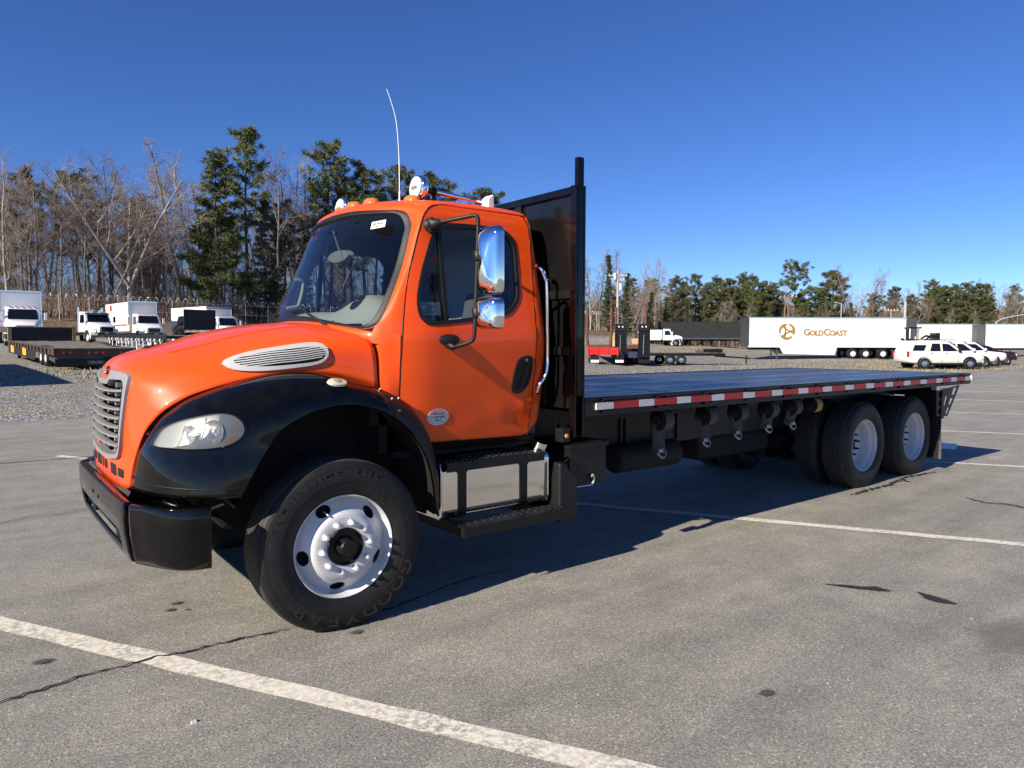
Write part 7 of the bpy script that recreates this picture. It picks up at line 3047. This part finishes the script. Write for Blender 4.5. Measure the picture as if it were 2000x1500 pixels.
TREES = [
    (3.2, 93.9, 19.4, 'birch', None),
    (4.9, 98.8, 17.9, 'bare', 'third front row leafless tree from the left above the leftmost box truck'),
    (6.1, 94.7, 16.1, 'bare', 'rightmost front row leafless tree rising above the leftmost box truck'),
    (8.1, 102.6, 18.4, 'bare', 'leftmost front row leafless tree rising above the open gap left of the day cab'),
    (8.7, 94.0, 16.7, 'bare', 'rightmost front row leafless tree rising above the open gap left of the day cab'),
    (10.6, 100.3, 18.7, 'bare', 'leftmost front row leafless tree rising above the white day cab tractor'),
    (12.6, 98.0, 20.3, 'bare', 'rightmost front row leafless tree rising above the white day cab tractor'),
    (15.3, 103.7, 21.4, 'bare', 'leftmost front row leafless tree rising above the red striped box truck'),
    (15.8, 94.0, 20.7, 'sycamore', None),
    (19.6, 100.9, 20.5, 'bare', 'fourth front row leafless tree from the left above the red striped box truck'),
    (21.6, 104.6, 20.4, 'bare', 'rightmost front row leafless tree rising above the red striped box truck'),
    (21.9, 95.3, 22.6, 'poplar', 'leftmost front row upswept bare tree rising above the white box behind the black panel'),
    (24.0, 97.8, 22.8, 'poplar', 'rightmost front row upswept bare tree rising above the white box behind the black panel'),
    (27.2, 103.2, 19.9, 'bare', 'second front row leafless tree from the left above the white box behind the black panel'),
    (29.9, 100.3, 18.4, 'bare', 'rightmost front row leafless tree rising above the white box behind the black panel'),
    (34.4, 94.1, 23.9, 'bare', 'rightmost front row leafless tree rising above the green tractor'),
    (36.9, 94.8, 24.0, 'bare', 'leftmost front row leafless tree rising above the orange cab windshield'),
    (38.5, 94.1, 22.8, 'bare', 'second front row leafless tree from the left above the orange cab windshield'),
    (41.8, 98.2, 21.2, 'bare', 'third front row leafless tree from the left above the orange cab windshield'),
    (35.6, 100.6, 22.2, 'bare', 'second front row leafless tree from the left above the green tractor'),
    (1.8, 96.9, 17.6, 'bare', 'leftmost front row leafless tree rising above the leftmost box truck'),
    (2.9, 104.9, 18.0, 'bare', 'second front row leafless tree from the left above the leftmost box truck'),
    (17.4, 94.2, 17.1, 'bare', 'third front row leafless tree from the left above the red striped box truck'),
    (11.0, 94.2, 14.9, 'bare', 'second front row leafless tree from the left above the white day cab tractor'),
    (5.3, 94.3, 13.0, 'bare', 'fourth front row leafless tree from the left above the leftmost box truck'),
    (20.1, 94.1, 14.8, 'bare', 'leftmost front row leafless tree rising above the white box behind the black panel'),
    (31.5, 94.1, 16.2, 'bare', 'leftmost front row leafless tree rising above the green tractor'),
    (14.2, 94.2, 14.1, 'bare', 'second front row leafless tree from the left above the red striped box truck'),
    (5.9, 101.7, 17.8, 'pine', 'the front row clump crowned pine rising above the leftmost box truck'),
    (11.9, 106.2, 19.0, 'pine', 'the front row clump crowned pine rising above the white day cab tractor'),
    (26.4, 94.1, 21.9, 'fullpine', None),
    (30.2, 94.0, 25.8, 'tallpine', None),
    (32.6, 94.2, 17.0, 'cedar', 'leftmost front row low bushy evergreen rising above the green tractor'),
    (42.3, 94.2, 26.0, 'pine', 'leftmost front row clump crowned pine rising above the orange cab windshield'),
    (47.5, 93.9, 24.0, 'pine', 'leftmost front row clump crowned pine rising above the orange cab roof'),
    (45.8, 94.2, 19.8, 'pine', 'rightmost front row clump crowned pine rising above the orange cab windshield'),
    (53.9, 93.9, 24.4, 'pine', 'second front row clump crowned pine from the left above the orange cab roof'),
    (36.2, 96.1, 17.1, 'pine', 'the front row clump crowned pine rising above the green tractor'),
    (26.8, 99.2, 14.9, 'pine', 'the front row clump crowned pine rising above the white box behind the black panel'),
    (34.4, 94.1, 14.5, 'cedar', 'rightmost front row low bushy evergreen rising above the green tractor'),
    (38.0, 93.8, 15.7, 'cedar', 'the front row low bushy evergreen rising above the orange cab windshield'),
    (51.0, 96.1, 24.8, 'bare', 'leftmost front row leafless tree rising above the orange cab roof'),
    (55.5, 94.2, 25.3, 'bare', 'second front row leafless tree from the left above the orange cab roof'),
    (60.3, 94.2, 24.4, 'pine', 'third front row clump crowned pine from the left above the orange cab roof'),
    (65.2, 94.0, 23.3, 'bare', 'fourth front row leafless tree from the left above the orange cab roof'),
    (70.5, 93.9, 23.0, 'pine', 'fourth front row clump crowned pine from the left above the orange cab roof'),
    (76.2, 94.0, 22.8, 'bare', 'fifth front row leafless tree from the left above the orange cab roof'),
    (81.9, 93.8, 19.8, 'bare', 'sixth front row leafless tree from the left above the orange cab roof'),
    (87.1, 94.0, 18.5, 'pine', 'rightmost front row clump crowned pine rising above the orange cab roof'),
    (78.9, 81.1, 14.7, 'bare', 'rightmost front row leafless tree rising above the orange cab roof'),
    (45.9, 96.3, 21.6, 'bare', 'rightmost front row leafless tree rising above the orange cab windshield'),
    (43.3, 94.3, 17.9, 'bare', 'fourth front row leafless tree from the left above the orange cab windshield'),
    (52.6, 94.0, 17.6, 'cedar', 'the front row low bushy evergreen rising above the orange cab roof'),
    (58.4, 94.2, 18.3, 'bare', 'third front row leafless tree from the left above the orange cab roof'),
    (80.9, 79.2, 12.8, 'poplar', 'leftmost front row upswept bare tree rising above the rusty stakes'),
    (84.8, 81.0, 13.8, 'poplar', 'rightmost front row upswept bare tree rising above the rusty stakes'),
    (78.6, 73.0, 11.7, 'spruce', None),
    (86.8, 78.9, 13.8, 'bare', 'the front row leafless tree rising above the rusty stakes'),
    (81.3, 71.7, 9.4, 'cedar', 'the front row low bushy evergreen rising above the rusty stakes'),
    (91.8, 79.4, 12.3, 'bare', 'leftmost front row leafless tree rising above the white tank truck'),
    (91.1, 77.2, 14.6, 'bare', 'second front row leafless tree from the left above the white tank truck'),
    (94.1, 76.8, 14.9, 'bare', 'third front row leafless tree from the left above the white tank truck'),
    (99.7, 79.5, 14.2, 'bare', 'fourth front row leafless tree from the left above the white tank truck'),
    (102.7, 79.0, 12.2, 'bushpine', 'the front row bushy pine rising above the white tank truck'),
    (110.0, 82.6, 10.6, 'bare', 'rightmost front row leafless tree rising above the white tank truck'),
    (109.5, 80.0, 13.3, 'tallpine', None),
    (109.1, 77.2, 11.4, 'bushpine', 'leftmost front row bushy pine rising above the black tarp trailer'),
    (113.4, 78.1, 12.9, 'bushpine', 'second front row bushy pine from the left above the black tarp trailer'),
    (113.0, 75.2, 12.5, 'bushpine', 'third front row bushy pine from the left above the black tarp trailer'),
    (117.7, 75.4, 13.7, 'bushpine', 'rightmost front row bushy pine rising above the black tarp trailer'),
    (117.1, 72.7, 13.3, 'bushpine', 'leftmost front row bushy pine rising above the round gold emblem'),
    (121.6, 73.1, 12.7, 'bushpine', 'second front row bushy pine from the left above the round gold emblem'),
    (125.9, 73.8, 12.6, 'bushpine', 'rightmost front row bushy pine rising above the round gold emblem'),
    (128.5, 73.3, 12.3, 'bare', 'second front row leafless tree from the left above the round gold emblem'),
    (133.1, 73.4, 17.5, 'umbrella', None),
    (136.3, 71.9, 11.2, 'bare', 'leftmost front row leafless tree rising above the gold lettering'),
    (139.0, 71.1, 12.3, 'bare', 'second front row leafless tree from the left above the gold lettering'),
    (140.0, 69.3, 15.9, 'bushpine', 'the front row bushy pine rising above the gold lettering'),
    (144.5, 69.1, 14.4, 'bare', 'rightmost front row leafless tree rising above the gold lettering'),
    (142.1, 65.0, 17.6, 'bare', 'leftmost front row leafless tree rising above the lettered trailer wheels'),
    (146.8, 64.4, 15.6, 'bare', 'third front row leafless tree from the left above the lettered trailer wheels'),
    (151.4, 64.1, 13.3, 'bare', 'fourth front row leafless tree from the left above the lettered trailer wheels'),
    (154.0, 63.2, 10.6, 'bare', 'fifth front row leafless tree from the left above the lettered trailer wheels'),
    (151.7, 58.2, 10.9, 'bare', 'leftmost front row leafless tree rising above the ribbed container trailer'),
    (156.7, 62.0, 8.6, 'bare', 'rightmost front row leafless tree rising above the lettered trailer wheels'),
    (156.8, 56.3, 10.6, 'bushpine', 'leftmost front row bushy pine rising above the ribbed container trailer'),
    (159.2, 55.5, 10.8, 'bushpine', 'second front row bushy pine from the left above the ribbed container trailer'),
    (159.9, 53.7, 10.8, 'bushpine', 'third front row bushy pine from the left above the ribbed container trailer'),
    (160.6, 51.7, 11.1, 'bushpine', 'fourth front row bushy pine from the left above the ribbed container trailer'),
    (163.1, 50.7, 10.7, 'bushpine', 'rightmost front row bushy pine rising above the ribbed container trailer'),
    (165.5, 49.7, 10.3, 'bushpine', 'leftmost front row bushy pine rising above the plain white trailer at right'),
    (168.0, 48.6, 11.0, 'bare', 'leftmost front row leafless tree rising above the plain white trailer at right'),
    (170.4, 47.6, 10.8, 'bare', 'third front row leafless tree from the left above the plain white trailer at right'),
    (170.9, 45.9, 10.4, 'bare', 'fourth front row leafless tree from the left above the plain white trailer at right'),
    (173.4, 44.4, 11.0, 'bare', 'rightmost front row leafless tree rising above the plain white trailer at right'),
    (174.0, 42.3, 10.6, 'bushpine', 'rightmost front row bushy pine rising above the plain white trailer at right'),
    (152.1, 51.9, 7.2, 'bare', 'second front row leafless tree from the left above the ribbed container trailer'),
    (153.5, 47.9, 6.8, 'bare', 'rightmost front row leafless tree rising above the ribbed container trailer'),
    (156.7, 44.6, 6.3, 'bare', 'second front row leafless tree from the left above the plain white trailer at right'),
    (159.5, 42.1, 5.8, 'bare', 'fifth front row leafless tree from the left above the plain white trailer at right'),
    (99.1, 73.9, 7.5, 'cedar', 'rightmost front row low bushy evergreen rising above the white tank truck'),
    (104.1, 73.8, 7.8, 'cedar', 'the front row low bushy evergreen rising above the black tarp trailer'),
    (87.6, 72.1, 8.5, 'cedar', 'leftmost front row low bushy evergreen rising above the white tank truck'),
    (92.2, 72.8, 8.0, 'cedar', 'second front row low bushy evergreen from the left above the white tank truck'),
    (107.3, 72.9, 8.3, 'bare', 'leftmost front row leafless tree rising above the black tarp trailer'),
    (110.2, 72.2, 8.5, 'bare', 'rightmost front row leafless tree rising above the black tarp trailer'),
    (113.4, 71.1, 8.2, 'bare', 'leftmost front row leafless tree rising above the round gold emblem'),
    (118.7, 70.2, 8.7, 'cedar', 'the front row low bushy evergreen rising above the round gold emblem'),
    (124.0, 69.2, 9.0, 'bare', 'rightmost front row leafless tree rising above the round gold emblem'),
    (128.8, 68.8, 9.2, 'cedar', 'leftmost front row low bushy evergreen rising above the gold lettering'),
    (132.4, 66.5, 9.3, 'bare', 'third front row leafless tree from the left above the gold lettering'),
    (136.2, 63.4, 9.2, 'cedar', 'rightmost front row low bushy evergreen rising above the gold lettering'),
    (139.2, 61.8, 9.3, 'bare', 'second front row leafless tree from the left above the lettered trailer wheels'),
]

LAB = {
    'sycamore': ('spreading bare tree with pale forked limbs behind the two left box trucks', 'tree', None),
    'birch': ('slender bare tree at the left edge of the picture, thin and upright', 'tree', None),
    'fullpine': ('full green pine branching almost to the ground, left of the tallest pine', 'pine tree', None),
    'umbrella': ('lone tall pine with a broad flat crown above the gold lettered trailer', 'pine tree', None),
    'spruce': ('narrow dark conifer among bare trees just behind the utility pole', 'conifer', None),
}
rng = random.Random(5)
tall_seen = 0
for k, (x, y, h, kind, lab_u) in enumerate(TREES):
    right = x > 62 and y < 92
    mid = 44 < x < 82 and y > 80
    side = 'behind the orange cab' if mid else ('beyond the parked trailers on the right' if right else 'behind the left fence')
    if kind in LAB:
        lab, cat, grp = LAB[kind]
    elif kind == 'tallpine':
        lab, cat, grp = (('tallest pine of all, bare trunked, to the left of the orange cab', 'pine tree', None) if not right else ('small crowned tall pine standing apart above the black tarp trailer', 'pine tree', None))
    elif kind == 'poplar':
        lab, cat, grp = 'slim bare tree with upswept branches ' + side, 'tree', 'upswept bare trees ' + side
    elif kind == 'bare':
        lab, cat, grp = 'leafless grey brown tree in the woods ' + side, 'tree', 'leafless trees ' + side
    elif kind == 'cedar':
        lab, cat, grp = 'low bushy evergreen foliated to the ground ' + side, 'evergreen tree', 'bushy evergreens ' + side
    else:
        lab, cat, grp = 'dark green pine with a clumped crown ' + side, 'pine tree', 'pines ' + side
    if lab_u:
        lab = lab_u
    nm = {'pine': 'pine_tree', 'bushpine': 'pine_tree', 'tallpine': 'pine_tree', 'fullpine': 'pine_tree', 'umbrella': 'pine_tree', 'cedar': 'evergreen_tree', 'spruce': 'conifer'}.get(kind, 'bare_tree')
    vmesh = PROTO[kind][k % len(PROTO[kind])]
    t = thing(nm, lab, cat, (x, y, ground(x, y)), rng.random() * 6.28 if kind != 'sycamore' else 1.0, grp)
    s = h / 20.0
    w_ = s * rng.uniform(.85, 1.2)
    t.scale = (w_, w_ * rng.uniform(.9, 1.1), s)
    inst('trunk', vmesh[0], t)
    inst('crown', vmesh[1], t)
# deeper rows of the same woods
for k in range(200):
    if k < 80:
        x, y = rng.uniform(-12, 64), rng.uniform(101, 128)
        s = rng.uniform(.62, .98)
        side = 'behind the left fence'
    else:
        q = rng.uniform(0, 1)
        x = 78 + 120 * q + rng.uniform(-5, 5)
        y = 98 - 66 * q + rng.uniform(0, 30)
        s = rng.uniform(.38, .62) if q < .85 else rng.uniform(.35, .55)
        side = 'beyond the parked trailers on the right'
    kind = 'bare' if rng.random() < (.93 if k < 80 else .55) else ('bushpine' if rng.random() < .7 else 'cedar')
    vmesh = PROTO[kind][rng.randrange(len(PROTO[kind]))]
    lab, cat, nm, grp = {'bare': ('leafless grey brown tree in the woods ' + side, 'tree', 'bare_tree', 'leafless trees ' + side),
                         'bushpine': ('dark green pine with a clumped crown ' + side, 'pine tree', 'pine_tree', 'pines ' + side),
                         'cedar': ('low bushy evergreen foliated to the ground ' + side, 'evergreen tree', 'evergreen_tree', 'bushy evergreens ' + side)}[kind]
    t = thing(nm, lab, cat, (x, y, ground(x, y)), rng.random() * 6.28, grp)
    if kind == 'cedar':
        s *= .7
    t.scale = (s, s, s)
    inst('trunk', vmesh[0], t)
    inst('crown', vmesh[1], t)


# thickets and far woods: nobody could count the stems
def thicket(name, label, n, place, h0, h1, r, m, seed, twigs=5):
    rg = random.Random(seed)
    b = MB()
    for _ in range(n):
        x, y = place(rg)
        z = ground(x, y) - .1
        h = rg.uniform(h0, h1)
        p = Vector((x, y, z))
        d = Vector((rg.gauss(0, .16), rg.gauss(0, .16), 1)).normalized()
        q = p + d * h
        cone3(b, p, q, r * rg.uniform(.6, 1.4))
        for k in range(twigs):
            t = rg.uniform(.2, .9)
            a = p.lerp(q, t)
            e = a + Vector((rg.gauss(0, .5), rg.gauss(0, .5), rg.uniform(.1, .9))) * h * .28
            cone3(b, a, e, r * .45)
    return tag(b.build(name, m, smooth=None), label, kind='stuff')


def along(p0, p1, depth, p2=None):
    def f(rg):
        t = rg.random()
        x, y = p0[0] + (p1[0] - p0[0]) * t, p0[1] + (p1[1] - p0[1]) * t
        nx, ny = (p1[1] - p0[1]), -(p1[0] - p0[0])
        L = hypot(nx, ny)
        dd = rg.random() ** 1.4 * depth
        return x - nx / L * dd, y - ny / L * dd
    return f


SCRUB = mat('brown_scrub', (.30, .215, .145), .95, noise=(.3, (.16, .11, .078), .9, 3))
SCRUBD = mat('grey_scrub', (.185, .145, .118), .95, noise=(.3, (.29, .235, .19), .8, 3))
thicket('undergrowth', 'tangled brown undergrowth behind the left fence', 5200, along((-14, 92.6), (84, 92.6), 9), 1.0, 4.2, .035, SCRUB, 41)
thicket('sapling_wood', 'dense grey wood of saplings behind the left fence', 5200, along((-20, 96), (86, 96), 34), 4, 11.0, .030, SCRUBD, 42, 8)
thicket('undergrowth', 'brown undergrowth beyond the trailers on the right', 4200, along((88, 82), (215, 22), 14), 1.0, 3.8, .04, SCRUB, 43)
thicket('sapling_wood', 'dense grey wood of saplings beyond the trailers on the right', 8500, along((84, 90), (235, 22), 45), 3.0, 8.0, .075, SCRUBD, 44, 7)
# dry grass and weeds along the lot edge
b = MB()
rg = random.Random(77)
for _ in range(16000):
    q = rg.random()
    if q < .62:
        x = rg.uniform(14, 72)
        y = lerp_tab([(14, 13.4), (30, 11.6), (53, 11.6), (72, 13.5)], x) + abs(rg.gauss(0, 1)) * (3 + .12 * x)
    elif q < .68:
        x, y = rg.uniform(-4, 8), 22.2 + rg.gauss(0, 1.0)
    else:
        x, y = rg.uniform(60, 100), rg.uniform(45, 66)
    z = ground(x, y) - .03
    a = rg.random() * 6.28
    h = rg.uniform(.05, .16)
    b.add([(x - .03 * cos(a), y - .03 * sin(a), z), (x + .03 * cos(a), y + .03 * sin(a), z), (x + rg.gauss(0, .07), y + rg.gauss(0, .07), z + h)], [(0, 1, 2)])
tag(b.build('dry_grass', mat('dry_grass', (.34, .27, .145), .9, noise=(.4, (.20, .18, .08), .8, 2)), smooth=None), 'short dry grass along the edge of the asphalt', kind='stuff')

# security fence with coiled razor wire
def fence(name, label, path, h, coil, rcoil, step=3.0):
    t = thing(name, label, 'fence', (path[0][0], path[0][1], 0))
    o = Vector((path[0][0], path[0][1], 0))
    P = []
    for (x0, y0), (x1, y1) in zip(path, path[1:]):
        n = max(1, int(hypot(x1 - x0, y1 - y0) / .15))
        P += [(x0 + (x1 - x0) * k / n, y0 + (y1 - y0) * k / n) for k in range(n)]
    P.append(path[-1])
    pb = MB()
    pb.cyl((0, 0, -.2), (0, 0, h + .35), .045, 8)
    pm = pb.mesh('post', GALV, 40)
    n = int(step / .15)
    for i in range(0, len(P), n):
        inst('post', pm, t, Matrix.Translation(Vector((P[i][0], P[i][1], ground(*P[i]))) - o))
    for z in (h, h * .5, .15):
        b = MB()
        b.tube([Vector((x, y, ground(x, y) + z)) - o for x, y in P[::6]], .02, 4)
        b.build('fence_wire', GALV, t, smooth=None)
    b = MB()
    pts = []
    for i, (x, y) in enumerate(P):
        for k in range(3):
            a = (i + k / 3) * .15 / coil * 2 * pi
            xx, yy = x, y
            pts.append(Vector((xx + .3 * rcoil * cos(a), yy + rcoil * cos(a), ground(x, y) + h + .30 + rcoil * sin(a))) - o)
    b.tube(pts, .022, 3, caps=False)
    b.build('razor_wire', GALV, t, smooth=None)


fence('security_fence', 'tall galvanised fence topped with razor wire in front of the left woods', [(-16, 91.6), (48, 91.6)], 2.5, .85, .30)
fence('security_fence', 'fence with a bright razor wire coil running down behind the rusty stakes', [(66, 77), (74.6, 74.2), (95, 75.6)], 2.3, .5, .28)

# utility poles
def pole(name, label, x, y, h, r, m, arms=(), cat='utility pole', transformer=False, rz=0.0):
    t = thing(name, label, cat, (x, y, ground(x, y)), RIGHT + rz)
    b = MB()
    b.tube([(0, 0, -.3), (0, 0, h * .5), (0, 0, h)], [r, r * .88, r * .7], 10)
    b.build('pole', m, t)
    for z, w in arms:
        b = MB()
        b.box(-w, w, -.10, .02, z - .07, z + .07)
        am = b.build('cross_arm', m, t, smooth=None)
        for q in (-.9, -.45, .45, .9):
            b = MB()
            b.cyl((w * q, -.04, z + .07), (w * q, -.04, z + .28), .05, 6)
            b.build('insulator', PAPER, am)
    if transformer:
        for dx, z in ((.42, h - 2.3), (-.38, h - .9)):
            b = MB()
            b.cyl((dx, -.1, z - .45), (dx, -.1, z + .45), .24, 12)
            b.build('transformer', GALV, t)
    return t


pole('utility_pole', 'pale utility pole with cross arm and transformer behind the rusty stakes', 70.9, 63.7, 10.5, .19, POLEW, ((9.7, 1.3), (9.1, .9)), transformer=True)
BROWNP = mat('brown_pole', (.20, .125, .085), .85)
t = pole('utility_pole', 'brown twin leg pole with crossarm above the lettered trailer', 118.4, 66.2, 10.0, .16, BROWNP, ((9.7, 1.6),))
b = MB()
b.tube([(-1.0, 0, 0), (-.45, 0, 9.6)], [.15, .11], 8)
b.build('leg', BROWNP, t)
pole('utility_pole', 'small tan pole with a t shaped arm right of the lettered trailer emblem', 117.2, 47.5, 6.9, .12, TANWOOD, ((6.6, 1.1),))
pole('utility_pole', 'thick plain pale pole rising at the right end of the lettered trailer', 99.6, 37.9, 7.0, .22, POLEW)
t = pole('street_lamp', 'street lamp with long curved arm above the right white trailer', 118.6, 33.2, 4.6, .10, GALV, cat='street lamp')
b = MB()
b.tube(spline([(0, 0, 4.5), (.9, 0, 5.0), (2.4, 0, 5.35), (4.0, 0, 5.6)], 5), .07, 6)
b.build('lamp_arm', GALV, t)
b = MB()
b.box(3.8, 4.6, -.14, .14, 5.52, 5.66)
b.build('lamp_head', GALV, t, bevel=.03)
t = pole('street_lamp', 'slim pole lamp above the gold lettering of the white trailer', 131.9, 63.2, 9.0, .09, GALV, cat='street lamp')
b = MB()
b.tube([(0, 0, 8.9), (-.9, 0, 9.1)], .05, 6)
b.box(-1.3, -.8, -.12, .12, 9.02, 9.14)
b.build('lamp_head', GALV, t, smooth=None)
